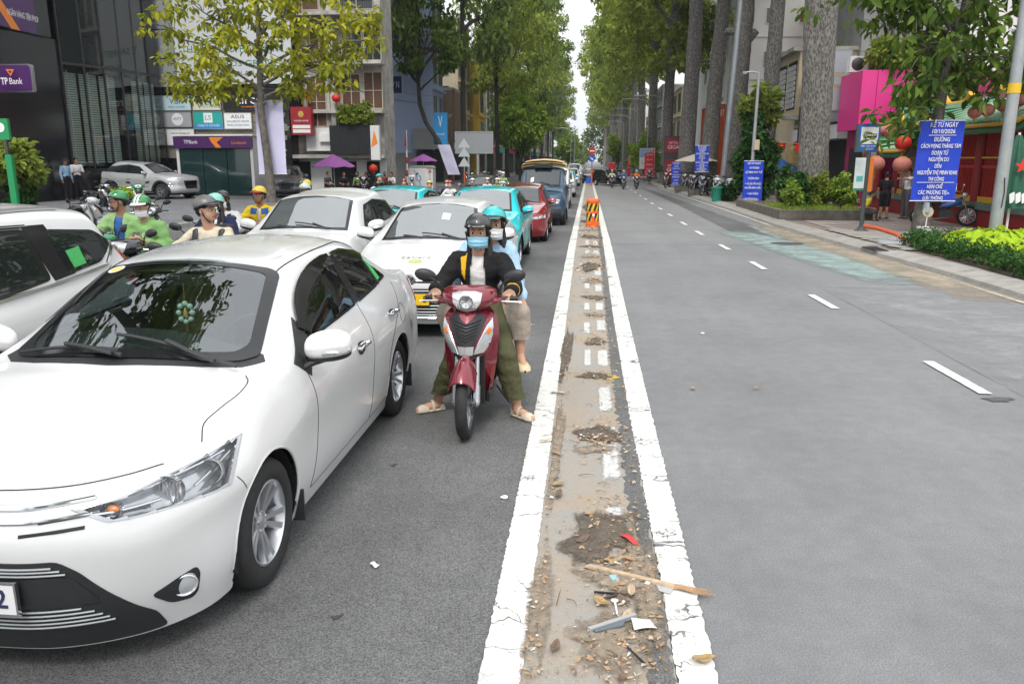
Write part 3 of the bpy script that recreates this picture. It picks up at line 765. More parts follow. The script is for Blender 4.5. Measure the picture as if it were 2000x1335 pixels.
for k,(dx,dy,z0,z1,rr_)in enumerate(((-1.9,-.3,5.2,6.1,.05),(-2.5,.3,5.4,6.7,.05),(-.9,-.7,4.4,4.6,.04),(-1.6,.3,5.2,5.9,.05),(-.35,-.4,3.4,2.85,.03),(-1.0,.9,4.4,6.0,.05),(.5,-.6,4.8,6.4,.05),(1.3,.2,4.2,5.0,.05),(2.3,-.2,4.5,4.4,.05),(2.7,.4,4.8,5.9,.05),(2.4,-.3,5.2,6.9,.05),(1.1,-.5,5.4,7.2,.05),(-.4,.2,5.6,7.5,.05),(-1.7,-.4,5.3,7.0,.05),(3.3,.1,4.7,3.9,.05),(1.9,.6,4.3,3.7,.04),(-.4,.5,4.0,3.7,.03))):
 b.append(((.12,0,z0-.4),(dx,dy,z1),rr_))
near_tree(8.55,21.2,[(0,0,0),(-.06,0,1),(.05,0,2.4),(.12,0,4.0),(.38,0,5.2),(.5,0,7.2)],[.21,.175,.145,.12,.10,.04],'leafy dark green tree behind the largest blue banner at right',b,LEAF['near_dark'],.27,.12,17,8,bark_m,GR,.36)
# trees behind the photographer, seen only as reflections in the windscreens
for k,(x,y)in enumerate(((-8.2,8.2),(-3.5,-15))):
 avenue(LF,k,x,y,'broad street tree %s'%('beside the queue, mirrored in the windscreens','behind the camera on the left')[k],None,k*1.7,.8+.1*k,1.0,1)
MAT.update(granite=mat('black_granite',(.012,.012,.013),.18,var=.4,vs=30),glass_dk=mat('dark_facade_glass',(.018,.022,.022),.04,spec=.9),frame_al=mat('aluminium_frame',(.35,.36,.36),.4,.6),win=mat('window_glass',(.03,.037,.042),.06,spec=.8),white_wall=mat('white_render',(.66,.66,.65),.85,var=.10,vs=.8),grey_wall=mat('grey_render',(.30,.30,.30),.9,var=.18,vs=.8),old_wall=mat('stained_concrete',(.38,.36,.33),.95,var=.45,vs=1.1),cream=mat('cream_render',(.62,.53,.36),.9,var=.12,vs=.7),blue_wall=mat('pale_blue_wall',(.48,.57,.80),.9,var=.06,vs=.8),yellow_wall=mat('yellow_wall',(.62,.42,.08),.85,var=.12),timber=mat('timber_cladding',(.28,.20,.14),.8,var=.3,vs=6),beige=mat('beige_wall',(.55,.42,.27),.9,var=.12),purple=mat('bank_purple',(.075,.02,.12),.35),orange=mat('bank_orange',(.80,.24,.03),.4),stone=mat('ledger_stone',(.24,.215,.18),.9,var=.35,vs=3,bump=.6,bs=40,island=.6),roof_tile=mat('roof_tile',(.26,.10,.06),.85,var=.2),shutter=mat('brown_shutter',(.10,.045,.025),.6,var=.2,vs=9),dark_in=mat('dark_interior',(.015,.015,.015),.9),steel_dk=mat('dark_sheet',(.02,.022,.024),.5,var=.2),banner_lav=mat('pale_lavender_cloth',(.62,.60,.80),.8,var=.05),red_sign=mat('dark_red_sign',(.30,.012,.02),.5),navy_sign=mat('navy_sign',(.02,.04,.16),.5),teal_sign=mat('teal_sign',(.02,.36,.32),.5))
def panel_sign(name,label,x0,x1,y,z0,z1,m,lines=(),depth=.08,cat='sign',frame_m=None,group=None,face=-1):
 """a flat board across the view; lines: (words, centre x fraction, height fraction, size, width fraction, material)"""
 w,h=x1-x0,z1-z0
 t=thing(name,label,cat,((x0+x1)/2,y,z0),0,group)
 MB().bx(-w/2,w/2,0,depth,0,h).build('board',m,t,smooth=0)
 if frame_m:
  f=MB();e=.04
  f.bx(-w/2-e,w/2+e,-.012,depth+.01,-e,0).bx(-w/2-e,w/2+e,-.012,depth+.01,h,h+e).bx(-w/2-e,-w/2,-.012,depth+.01,0,h).bx(w/2,w/2+e,-.012,depth+.01,0,h)
  f.build('sign_frame',frame_m,t,smooth=0)
 for(s_,fx,fz,sz,wf,lm)in lines:
  text(s_,sz,lm,t,((fx-.5)*w,-.004,fz*h),FACE,width=wf*w if wf else None,depth=.008)
 return t
def win(parent,x0,x1,y,z0,z1,frame=None,pane=None,nx=1,nz=1,depth=.12,axis='y',sg=-1,rec=.06):
 """window: frame standing proud, pane set back; axis y = faces along y, x = faces along x"""
 frame=frame or MAT['frame_al'];e=.05
 f=MB()
 def bx(a0,a1,c0,c1,d0,d1,mb):
  if axis=='y':mb.bx(a0,a1,y+sg*d1,y+sg*d0,c0,c1)
  else:mb.bx(y+sg*d0,y+sg*d1,a0,a1,c0,c1)
 bx(x0-e,x1+e,z0-e,z0,-.02,rec,f);bx(x0-e,x1+e,z1,z1+e,-.02,rec,f);bx(x0-e,x0,z0,z1,-.02,rec,f);bx(x1,x1+e,z0,z1,-.02,rec,f)
 for i in range(1,nx):a=x0+(x1-x0)*i/nx;bx(a-.025,a+.025,z0,z1,-.02,rec-.012,f)
 for i in range(1,nz):a=z0+(z1-z0)*i/nz;bx(x0,x1,a-.02,a+.02,-.02,rec-.018,f)
 o=f.build('window',frame,parent,smooth=0)
 p=MB();bx(x0,x1,z0,z1,.004,.012,p);p.build('pane',pane or MAT['win'],o,smooth=0)
 return o
bank=thing('bank_building','dark granite and glass bank tower with a stone wall of company boards','building',(0,0,.1))
mb=MB()
mb.bx(-40,-24.4,27,36.3,0,7.2).bx(-40,-24.2,30.0,35.6,7.2,34).bx(-40,-23.6,43.4,60,0,34).bx(-40,-24.9,36.3,43.4,0,34)
mb.bx(-23.6,-16.35,43.6,47.5,0,34)
mb.build('wall',MAT['granite'],bank,smooth=0)
gw=lambda t:(-24.35+1.0*t+.35*math.sin(PI*t),36.3+6.9*t)
for k in range(6):
 (xa,ya),(xb_,yb)=gw(k/6),gw((k+1)/6);d=V(xb_-xa,yb-ya,0);L=np.linalg.norm(d);a=math.atan2(d[1],d[0]);n_=V(-math.sin(a),math.cos(a),0)*-1
 cx_,cy_=(xa+xb_)/2,(ya+yb)/2
 MB().box((0,0,0),(L-.06,.04,4.6)).build('glass_pane',MAT['glass_clear']if 'glass_clear' in MAT else glassmat('facade_glass',(.80,.84,.83)),bank,(cx_,cy_,3.85),a,smooth=0)
 MB().box((0,0,0),(L-.06,.04,5.4)).build('glass_pane',MAT['glass_dk'],bank,(cx_,cy_,9.0),a,smooth=0)
 MB().box((0,0,0),(L-.06,.04,22)).build('glass_pane',MAT['glass_dk'],bank,(cx_,cy_,22.8),a,smooth=0)
 MB().box((0,0,0),(.07,.10,12.)).build('mullion',MAT['dark_metal'],bank,(xa,ya,6.0),a,smooth=0)
 if k!=3:
  bl=MB();
  for q in range(38):bl.box((0,0,-2.05+q*.110),(L*.86,.018,.085))
  tag(bl.build('blind',mat('pale_blind',(.72,.74,.68),.8),bank,(cx_-.45,cy_+.1,3.8),a,smooth=0))
  MB().box((0,0,0),(.05,.03,4.3)).build('blind_tape',MAT['white'],bank,(cx_-.41,cy_+.1,3.8),a,smooth=0)
 else:
  o=MB().box((0,0,0),(.62,.03,3.2)).build('poster',mat('dark_poster',(.025,.02,.04),.4,var=.5,vs=1.5),bank,(cx_-.3,cy_,3.6),a,smooth=0)
 MB().box((0,0,0),(L,.05,.12)).build('transom',MAT['dark_metal'],bank,(cx_+.02,cy_,6.22),a,smooth=0)
 MB().box((0,0,0),(L,.12,1.45)).build('plinth',MAT['granite'],bank,(cx_+.05,cy_,.72),a,smooth=0)
for k,(z0,z1)in enumerate(((6.3,11.5),)):
 for q in range(3):
  (xa,ya)=gw((q+.5)/3);MB().box((0,0,0),(1.6,.05,4.6)).build('inner_panel',mat('brown_veneer',(.085,.045,.02),.6,var=.3),bank,(xa-.5,ya,9),R(80),smooth=0)
r_=random.Random(5);bm_=[MB().box((0,0,0),(w,.06,h)).mesh('stone_block',[MAT['stone']],0)for w,h in((.52,.115),(.36,.115),(.68,.115))]
nb=0;rest=MB()
for row in range(26):
 x=-23.5;z=2.0+row*.122
 while x<-16.9:
  k=r_.randrange(3);w=(.52,.36,.68)[k];q=(x+w/2,43.56+r_.uniform(-.02,.015),z)
  if nb<298:link('stone_block',bm_[k],bank,q);nb+=1
  else:rest.box(q,(w,.06,.115))
  x+=w+.008
tag(rest.build('upper_stonework',MAT['stone'],bank,smooth=0),kind='stuff')
for k,(a,b_)in enumerate(((-23.55,-22.55),(-22.5,-21.3))):
 for q in range(3):MB().bx(a,b_,43.48,43.56,5.75+q*1.5,7.2+q*1.5).build('cladding_panel',mat('pale_grey_panel',(.30,.31,.33),.5),bank,smooth=0)
MB().bx(-23.3,-16.3,43.44,43.56,5.42,5.72).build('fascia',MAT['dark_in'],bank,smooth=0)
# bank signs
s=thing('bank_sign','large purple bank sign with orange ribbon reading NGÂN HÀNG TIÊN PHONG','sign',(-23.9,30.4,7.3),R(94))
MB().bx(0,4.9,0,.25,0,4).build('board',MAT['purple'],s,smooth=0)
MB().prism([(.9,1.6),(1.5,1.6),(3.1,-.02),(2.5,-.02)],(0,-.012,0),(1,0,0),(0,0,1),-.02).build('ribbon',MAT['orange'],s,smooth=0)
MB().prism([(1.5,1.6),(2.6,3),(3.2,3),(1.8,1.3)],(0,-.014,0),(1,0,0),(0,0,1),-.02).build('ribbon',mat('bank_deep_orange',(.55,.13,.02),.4),s,smooth=0)
text('NGÂN HÀNG TIÊN PHONG',.36,MAT['print_white'],s,(3.55,-.012,.62),FACE,width=2.3)
s=thing('blade_sign','rounded purple sign with orange triangle reading TPBank','sign',(-22.85,31.2,4.65))
MB().prism(smooth_poly([(-1.0,0),(.56,0),(.56,.98),(-1.0,.98)],.1),(0,0,0),(1,0,0),(0,0,1),-.22).build('board',MAT['purple'],s)
MB().prism(smooth_poly([(-1.05,-.05),(.61,-.05),(.61,1.03),(-1.05,1.03)],.12),(0,.04,0),(1,0,0),(0,0,1),-.17).build('rim',MAT['alloy'],s)
text('TP',.36,MAT['print_white'],s,(-.40,-.235,.34),FACE,bold=.008,width=.30);text('Bank',.34,MAT['print_white'],s,(.08,-.235,.34),FACE,width=.55)
MB().prism([(-.28,.80),(.08,.80),(-.10,.54)],(0,-.226,0),(1,0,0),(0,0,1),.015).build('emblem',MAT['orange'],s,smooth=0);MB().prism([(-.18,.745),(-.02,.745),(-.10,.63)],(0,-.243,0),(1,0,0),(0,0,1),.006).build('emblem',MAT['purple'],s,smooth=0)
MB().box((-1.25,.1,.5),(.5,.08,.08)).build('bracket',MAT['dark_metal'],s)
s=thing('green_sign','green and white street sign on a post at the left edge','sign',(-17.55,23.2,.1))
MB().box((-.05,0,1.0),(.20,.12,2.0)).build('post',mat('sign_green',(.01,.25,.08),.5),s);MB().box((-.1,0,2.75),(.36,.1,.62)).build('board',_M['sign_green'],s);MB().cyl((-.17,-.051,2.8),(-.17,-.06,2.8),.14,n=20).build('disc',MAT['white'],s)
MB().box((-.08,0,2.2),(.08,.06,.6)).build('neck',MAT['dark_metal'],s)
# company boards on the stone wall
G='company boards on the stone wall'
PW,PB,PN=MAT['print_white'],MAT['print_black'],MAT['print_navy']
pb_=mat('print_blue',(.02,.16,.42),.5);pg_=mat('print_green',(.02,.22,.12),.5)
panel_sign('company_board','pale blue company board reading VBK',-23.45,-21.85,43.40,4.62,5.36,mat('pale_blue_board',(.48,.62,.66),.5),[('VBK',.5,.62,.42,.5,PN),('BUILD · CONCEPT',.5,.22,.12,.6,pb_)],frame_m=MAT['frame_al'],group=G)
panel_sign('company_board','cream company board reading FINEST FUTURE',-21.72,-20.15,43.40,4.62,5.5,mat('cream_board',(.60,.62,.48),.5),[('FINEST',.58,.5,.2,.45,pb_),('FUTURE',.58,.24,.26,.62,pg_)],frame_m=MAT['frame_al'],group=G)
s=panel_sign('company_board','wide black board with white lettering circo',-19.95,-16.3,43.40,4.62,5.7,MAT['dark_in'],[('circo',.40,.48,.72,.42,PW),('coworking',.42,.15,.16,.3,MAT['orange'])],frame_m=MAT['dark_metal'],group=G)
s=panel_sign('company_board','grey board with a round white VNTT badge',-23.45,-21.9,43.40,3.74,4.5,mat('grey_board',(.36,.36,.38),.5),[],frame_m=MAT['frame_al'],group=G)
MB().cyl((.0,-.02,.38),(.0,0,.38),.33,n=28).build('badge',MAT['white'],s);text('VNTT',.2,pb_,s,(0,-.026,.40),FACE,width=.5)
s=panel_sign('company_board','teal board with a white LS logo over a blue band',-21.72,-20.1,43.40,3.62,4.5,MAT['teal_sign'],[('CÔNG TY CỔ PHẦN',.5,.18,.15,.8,PW)],frame_m=MAT['frame_al'],group=G)
MB().bx(-.81,.81,-.003,0,0,.26).build('band',mat('print_sky',(.02,.25,.55),.5),s);MB().bx(-.25,.25,-.006,0,.32,.84).build('logo_plate',MAT['white'],s);text('LS',.34,MAT['teal_sign'],s,(0,-.012,.58),FACE,width=.34)
panel_sign('company_board','white board reading ASUS SERVICE CENTER',-19.98,-18.45,43.40,3.62,4.44,MAT['white'],[('ASUS',.5,.76,.26,.5,PN),('ASUS SERVICE CENTER',.5,.46,.14,.84,pb_),('TRUNG TÂM BẢO HÀNH',.5,.22,.14,.84,pb_)],frame_m=MAT['frame_al'],group=G)
panel_sign('company_board','white board reading TUẤN NHÃ below the round badge',-23.4,-21.8,43.40,2.75,3.6,MAT['white'],[('CÔNG TY CỔ PHẦN MTV',.5,.72,.12,.7,PN),('TUẤN NHÃ',.5,.42,.26,.6,PN)],frame_m=MAT['frame_al'],group=G)
s=panel_sign('billboard','big white billboard reading THE SARUS with a green and yellow peak',-22.4,-15.9,43.25,5.95,11.2,mat('white_vinyl',(.56,.58,.60),.6,var=.04),[('THE SARUS OFFSET PRINT',.50,.34,.52,.88,pg_),('SARUS GROW',.60,.20,.46,.56,pg_),('TÂN KHÁNH AN OFFICE',.55,.10,.40,.66,mat('print_grey',(.16,.19,.2),.5))],depth=.12)
MB().prism([(-.5,0),(.5,0),(0,.8)],(-.55,-.012,2.25),(1,0,0),(0,0,1),.01).build('peak',pg_,s,smooth=0);MB().bx(-1.15,.05,-.02,0,2.12,2.24).build('peak_bar',mat('print_yellow',(.75,.5,.03),.5),s,smooth=0)
# ATM kiosk
k_=thing('bank_kiosk','glass bank kiosk under a purple fascia with an orange arrow','kiosk',(-19.4,40.6,.1))
MB().bx(-2.05,2.1,0,2.2,2.95,3.05).bx(-2.05,-1.9,0,2.2,0,2.95).bx(1.95,2.1,0,2.2,0,2.95).bx(-2.05,2.1,2.1,2.2,0,2.95).build('shell',MAT['white_wall'],k_,smooth=0)
MB().bx(-2.1,2.15,-.12,-.02,2.44,3.0).build('fascia',MAT['purple'],k_,smooth=0)
MB().bx(-2.15,2.2,-.14,2.25,3.05,3.13).build('roof',MAT['white'],k_,smooth=0)
for q in range(3):MB().bx(-1.88+q*1.28,-.64+q*1.28,.02,.05,.05,2.4).build('glass_pane',mat('kiosk_glass',(.015,.04,.04),.05,spec=.9),k_,smooth=0)
text('TPBank',.26,PW,k_,(-1.15,-.135,2.74),FACE,width=.75);text('Livebank',.22,MAT['orange'],k_,(1.45,-.135,2.70),FACE,width=.8)
MB().prism([(-.15,2.98),(.62,2.98),(.25,2.72),(.5,2.46),(.2,2.46),(-.02,2.72)],(0,-.125,0),(1,0,0),(0,0,1),.012).build('arrow',MAT['orange'],k_,smooth=0)
for q in(-1.2,.1):MB().bx(q,q+.7,.6,1.2,0,1.7).build('cash_machine',MAT['grey_wall'],k_,smooth=0)
MB().box((-20.2,43.2,2.6+.1),(.9,.35,.55)).lathe([(.2,0),(.2,.03)],14,o=(-20.3,43.02,2.7),axis=(0,-1,0)).build('ac_unit',MAT['white'],bank)
# --- old apartment house
SEEN=set(bpy.data.objects)
old=thing('old_apartment_house','weathered concrete apartment house with brown shutters, balconies and red lanterns','building',(0,0,.1))
MB().bx(-19.4,-12.75,50.2,53.0,0,17).bx(-15.8,-15.5,49.2,50.2,2.0,17).build('wall',MAT['old_wall'],old,smooth=0)
for z in(2.05,4.75,7.6,10.4):
 MB().bx(-19.4,-12.5,49.0,50.25,z,z+.22).build('balcony_slab',MAT['old_wall'],old,smooth=0)
for(x0,x1,z0,z1,pn)in((-17.3,-16.15,4.0,6.9,'shutter'),(-19.1,-17.9,5.2,7.2,'win'),(-15.3,-14.2,5.1,7.1,'shutter'),(-13.9,-12.8,5.1,7.2,'shutter'),(-17.2,-16.1,8.1,10.1,'shutter'),(-15.2,-14.0,8.1,10.1,'win'),(-13.8,-12.8,7.95,9.9,'win'),(-19.1,-17.8,8.2,10.1,'win'),(-15.2,-13.2,10.9,12.8,'win'),(-18.6,-16.6,10.9,12.8,'shutter')):
 win(old,x0,x1,50.2 if x0>-16 or z0>4.5 else 49.4,z0,z1,mat('cream_frame',(.45,.42,.35),.7),MAT[pn],2,2)
MB().bx(-17.5,-15.9,49.4,50.3,2.6,7.5).build('bay',MAT['old_wall'],old,smooth=0)
MB().bx(-17.5,-15.9,49.3,49.42,2.5,3.9).build('bay_apron',MAT['white_wall'],old,smooth=0)
for x0,x1,z in((-15.4,-12.7,7.8),(-18.9,-17.6,4.95),(-15.4,-12.7,10.6)):
 rl=MB()
 for q in range(int((x1-x0)/.14)):rl.cyl((x0+q*.14,49.06,z),(x0+q*.14,49.06,z+.95),.012,n=5)
 rl.bx(x0,x1,49.03,49.09,z+.95,z+1.0);tag(rl.build('railing',MAT['dark_metal'],old,smooth=0))
dk=MB().bx(-15.8,-13.3,48.7,49.0,2.3,4.0)
for q in range(24):dk.bx(-15.78+q*.104,-15.73+q*.104,48.66,48.7,2.3,4.0)
dk.build('dark_screen',MAT['steel_dk'],old,smooth=0)
MB().bx(-13.25,-12.7,48.7,49.0,1.95,4.0).build('white_panel',MAT['white_wall'],old,smooth=0)
MB().prism([(-13.22,2.7),(-12.8,2.95),(-13.0,3.7)],(0,48.69,0),(1,0,0),(0,0,1),.01).build('orange_mark',MAT['orange'],old,smooth=0)
MB().bx(-19.3,-12.7,50.1,50.3,0,2.0).build('shopfront',MAT['white_wall'],old,smooth=0)
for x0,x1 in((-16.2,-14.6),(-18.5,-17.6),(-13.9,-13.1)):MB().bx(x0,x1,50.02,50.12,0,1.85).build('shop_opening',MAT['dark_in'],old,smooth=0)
for x in(-16.6,-14.0):MB().bx(x,x+.7,49.1,49.4,3.05,3.55).build('ac_unit',MAT['white'],old,smooth=0)
s=panel_sign('shop_sign','dark red shop sign with gold emblem and two white strips',-18.15,-16.85,48.6,3.55,5.2,MAT['red_sign'],[('THE RED HOUSE',.5,.50,.13,.7,PW)],depth=.5)
for z in(.38,.12):MB().bx(-.55,.55,-.012,0,z,z+.2).build('white_strip',MAT['white'],s,smooth=0)
MB().lathe([(.0001,.01),(.2,.0)],6,o=(0,-.005,1.22),axis=(0,-1,0)).build('emblem',MAT['gold']if 'gold' in MAT else mat('gold_trim',(.65,.42,.12),.35,.6),s)
for q,(x,z)in enumerate(((-14.9,4.4),(-14.3,4.3),(-13.5,4.3))):
 bushy(x,48.9,.55,-.2,1.2,('feathery dark green plant on the balcony edge','dense green pot plant in the middle of the balcony','grassy green plant at the right end of the balcony')[q],LEAF['avenue'],60+q,40,24,.22,'balcony plants above the dark screen',1,'balcony_plant','plant',z-.1)
def lantern(x,y,z,r,label,grp,m=None,rz=0.):
 t=thing('lantern',label,'lantern',(x,y,z),rz,grp)
 b=MB();
 def fn(u,v):
  a=2*PI*u;p=PI*v;rr=r*math.sin(p)**.75*(1+.035*math.cos(12*a))
  return V(math.cos(a)*rr,math.sin(a)*rr,r*.85*math.cos(p))
 b.grid(fn,24,10,flip=True);b.build('shade',m or MAT['lantern_red'],t,smooth=60)
 MB().cyl((0,0,r*.8),(0,0,r*.95),r*.4,n=12).cyl((0,0,-r*.95),(0,0,-r*.8),r*.4,n=12).build('cap',MAT['lantern_gold'],t)
 MB().cyl((0,0,-r*1.7),(0,0,-r*.95),r*.06,r*.14,n=6).build('tassel',m or MAT['lantern_red'],t)
 return t
MAT['lantern_red']=mat('lantern_red',(.55,.02,.01),.5);MAT['lantern_pink']=mat('faded_lantern',(.56,.20,.16),.7,var=.12,vs=6);MAT['lantern_gold']=mat('lantern_gold',(.55,.35,.06),.4)
for x,y,z,l in((-17.9,48.9,6.6,'upper left of the old balconies'),(-15.3,48.8,5.7,'over the balcony plants'),(-17.2,48.9,5.9,'before the brown shutters'),(-12.55,46.5,1.55,'low beside the dark trunk')):lantern(x,y,z,.26,'red paper lantern hanging '+l,'red lanterns on the old house')
for o in set(bpy.data.objects)-SEEN:
 if o.parent is None:
  o.location=(o.location.x*.892,o.location.y*.892,.11+o.location.z*.892);o.scale=(.892,)*3
def row_house(name,label,x0,x1,y0,y1,h,m,floors,bays,side=1,frame=None,ground=None,roof=None,sign=None,front_bays=0,pane=None):
 """a street house: side = +1 faces the road on its right, -1 on its left"""
 t=thing(name,label,'building',(0,0,.1))
 MB().bx(x0,x1,y0,y1,0,h).build('wall',m,t,smooth=0)
 MB().bx(x0-.1,x1+.1,y0-.1,y1+.1,h,h+.25).build('roof',roof or MAT['old_wall'],t,smooth=0)
 xf=x1 if side>0 else x0
 fh=(h-3.4)/max(1,floors)
 for f in range(floors):
  for b_ in range(bays):
   wy=(y1-y0)/bays;a=y0+wy*(b_+.22);z=3.6+fh*f
   win(t,a,a+wy*.56,xf,z+.5,z+fh-.55,frame,pane,2,1,axis='x',sg=side)
  MB().bx(*sorted((xf,xf+side*.35)),y0+.1,y1-.1,3.5+fh*f,3.62+fh*f).build('ledge',m,t,smooth=0)
  for b_ in range(front_bays):
   wx=(x1-x0)/max(front_bays,1);a=x0+wx*(b_+.25)
   win(t,a,a+wx*.5,y0,3.6+fh*f+.5,3.6+fh*f+fh-.55,frame,pane,1,1,axis='y',sg=-1)
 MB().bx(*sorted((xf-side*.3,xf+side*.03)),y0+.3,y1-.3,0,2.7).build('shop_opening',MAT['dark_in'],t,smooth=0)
 MB().bx(*sorted((xf,xf+side*.5)),y0+.15,y1-.15,2.75,3.35).build('shop_fascia',ground or MAT['white_wall'],t,smooth=0)
 return t
b_=row_house('blue_house','tall plain house with a pale blue side wall',-22,-12.7,66,71,19,MAT['blue_wall'],4,2)
MB().bx(-16.0,-12.7,65.6,66.0,0,2.4).build('annex',MAT['grey_wall'],b_,smooth=0)
MB().bx(-14.2,-12.4,65.2,65.6,2.7,4.3).build('awning_box',mat('pale_grey_box',(.42,.42,.42),.7),b_,smooth=0);MB().bx(-14.0,-12.6,65.5,65.95,.1,2.6).build('shop_opening',MAT['dark_in'],b_,smooth=0)
panel_sign('shop_sign','small navy sign with white stripes between the two dark trunks',-15.6,-14.6,63.5,7.0,8.3,MAT['navy_sign'],[('V N',.5,.5,.7,.6,PW)],frame_m=MAT['white'])
panel_sign('shop_sign','upright sky blue shop sign beside the S curved tree',-12.0,-10.9,62.6,3.1,5.5,mat('sky_sign',(.03,.28,.62),.5),[('V',.5,.7,1.2,.3,PW),('STORE',.5,.32,.2,.6,PW)],depth=.25)
t=row_house('timber_shop','shop with upright timber cladding and a white star logo',-21,-12.0,72,79,7.8,MAT['timber'],1,2)
for q in range(26):MB().bx(-11.98,-11.9,72.1+q*.27,72.3+q*.27,3.5,7.8).build('plank',MAT['timber'],t,smooth=0)
for q in range(16):MB().bx(-16.0+q*.25,-15.8+q*.25,71.92,72.0,2.8,7.8).build('plank',MAT['timber'],t,smooth=0)
MB().prism([(0,-.7),(.14,-.14),(.35,0),(.14,.14),(0,.7),(-.14,.14),(-.35,0),(-.14,-.14)],(-13.2,71.88,6.5),(1,0,0),(0,0,1),-.03).build('star_logo',MAT['white'],t,smooth=0)
text('SHOP',.5,PW,t,(-12.6,71.88,5.6),FACE,width=1.0)
row_house('cream_house','tall cream yellow house behind the timber shop',-24,-12.8,80,88,15,MAT['cream'],4,3,ground=MAT['navy_sign'],front_bays=3)
row_house('yellow_house','narrow mustard yellow house behind the grey board',-20,-11.9,88.5,93,12,MAT['yellow_wall'],3,1,ground=MAT['red_sign'],front_bays=2)
row_house('white_house','white house with dark roof left of the pale grey trunk',-20,-11.8,94,101,10.5,MAT['white_wall'],2,2,ground=mat('magenta_sign',(.5,.02,.16),.5),roof=MAT['roof_tile'],front_bays=2)
row_house('beige_house','beige orange house next to the pale grey trunk',-20,-11.6,102,110,13,MAT['beige'],3,2,ground=MAT['teal_sign'],front_bays=2)
for k,(y,d,h,m,g_)in enumerate(((111,14,10,'white_wall','red_sign'),(126,16,15,'grey_wall','teal_sign'),(143,18,12,'cream','navy_sign'),(162,22,17,'white_wall','teal_sign'),(186,26,14,'beige','red_sign'),(214,40,18,'grey_wall','white_wall'))):
 row_house('far_house','distant %s house on the left with %s shop fascia'%(('white','grey','cream','tall white','low beige','farthest grey')[k],('red','teal','navy','teal','red','white')[k]),-20,-11.4,y,y+d-1,h,MAT[m],3,3,ground=MAT[g_])
MAT.update(pink=mat('pink_panel',(.72,.035,.25),.45,var=.03),magenta=mat('magenta_wall',(.30,.012,.10),.6,var=.1),temple_red=mat('temple_red',(.26,.012,.012),.55,var=.12),temple_green=mat('temple_green',(.03,.15,.07),.5,var=.15),temple_yellow=mat('temple_yellow',(.60,.33,.03),.5),glaze=mat('green_glazed_tile',(.03,.17,.06),.3,var=.25,vs=10),brown_wall=mat('brown_wall',(.33,.18,.09),.85,var=.1),orange_wall=mat('orange_wall',(.62,.11,.03),.7,var=.1),plinth_g=mat('grey_green_plinth',(.10,.16,.13),.8,var=.2))
p=thing('pink_shop','bright pink box shopfront over a magenta doorway behind the thickest trunk','building',(0,0,.1))
MB().bx(10.9,16,33.2,35.6,0,3.1).build('wall',MAT['magenta'],p,smooth=0)
for x0,x1 in((10.45,11.02),(11.03,11.62),(11.63,12.6)):MB().bx(x0,x1-.01,32.95,33.2,3.0,5.2).build('pink_panel',MAT['pink'],p,smooth=0)
for y0,y1 in((33.2,34.3),(34.31,35.6)):MB().bx(10.45,10.75,y0,y1,3.0,5.2).build('pink_panel',MAT['pink'],p,smooth=0)
MB().bx(10.75,16,33.2,35.6,3.1,5.15).build('upper_wall',MAT['magenta'],p,smooth=0)
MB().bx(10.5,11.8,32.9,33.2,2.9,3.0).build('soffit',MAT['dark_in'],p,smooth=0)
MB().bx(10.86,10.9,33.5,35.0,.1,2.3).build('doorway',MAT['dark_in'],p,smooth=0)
MB().bx(11.05,11.5,33.14,33.19,.7,2.25).build('curtain',mat('pale_curtain',(.42,.42,.40),.9),p,smooth=0)
MB().bx(11.0,11.6,33.10,33.2,.05,.7).build('white_counter',MAT['white'],p,smooth=0)
win(p,11.02,11.54,33.2,.72,2.3,MAT['temple_red'],_M['pale_curtain'])
for k in range(3):MB().bx(11.0+k*.28,11.2+k*.28,33.05,33.08,2.42,2.72).build('red_card',emit('bright_red',(.75,.05,.02),0.0),p,smooth=0)
bushy(12.2,34,1.5,.2,1.3,'green planting along the roof edge of the pink shop',LEAF['avenue'],61,60,40,.25,None,1,'roof_planting','plant',5.2)
bushy(12.6,31.8,1.6,2.2,4.6,'hanging green creeper between the pink shop and the temple',LEAF['avenue_dark'],62,70,46,.28,None,1,'creeper','plant')
for k in range(3):
 a=thing('ac_unit',('left','middle','right')[k]+' white air conditioner fan box over the pink shop','air conditioner',(10.9+.9*k,35.0,5.4),0,'air conditioners over the pink shop')
 MB().box((0,0,.32),(.8,.4,.62)).build('case',MAT['white'],a);MB().lathe([(.0001,.01),(.24,.012),(.26,.0)],18,o=(-.08,-.2,.32),axis=(0,-1,0)).build('fan_guard',MAT['dark_metal'],a)
t=thing('temple','red and green temple with upturned green tiled roofs behind the bus stop','temple',(0,0,.1))
MB().bx(10.9,16,19.0,32.2,0,.5).build('plinth',MAT['temple_red'],t,smooth=0);MB().bx(10.8,16,18.9,32.2,.5,.68).build('ledge',MAT['plinth_g'],t,smooth=0)
MB().bx(11.6,18,19.0,32,.68,3.1).build('wall',MAT['temple_red'],t,smooth=0)
for y in(19.4,21.5,24.0,26.6,27.5,30.0,31.9):MB().cyl((11.05,y,.68),(11.05,y,3.0),.15,n=14).build('column',MAT['temple_red'],t)
for y0,y1 in((19.6,21.3),(21.7,23.8),(24.2,26.4),(27.7,29.8)):
 q=MB()
 for k in range(int((y1-y0)/.11)):q.bx(11.03,11.06,y0+k*.11,y0+k*.11+.035,.75,2.6)
 q.bx(11.02,11.07,y0,y1,1.62,1.70).bx(11.02,11.07,y0,y1,2.55,2.62);q.build('lattice',mat('lattice_red',(.42,.03,.02),.5),t,smooth=0)
 MB().bx(11.0,11.08,y0,y1,.68,.84).build('yellow_rail',MAT['temple_yellow'],t,smooth=0)
 MB().bx(10.98,11.0,y0,y1,1.88,1.93).build('gold_rail',MAT['temple_yellow'],t,smooth=0)
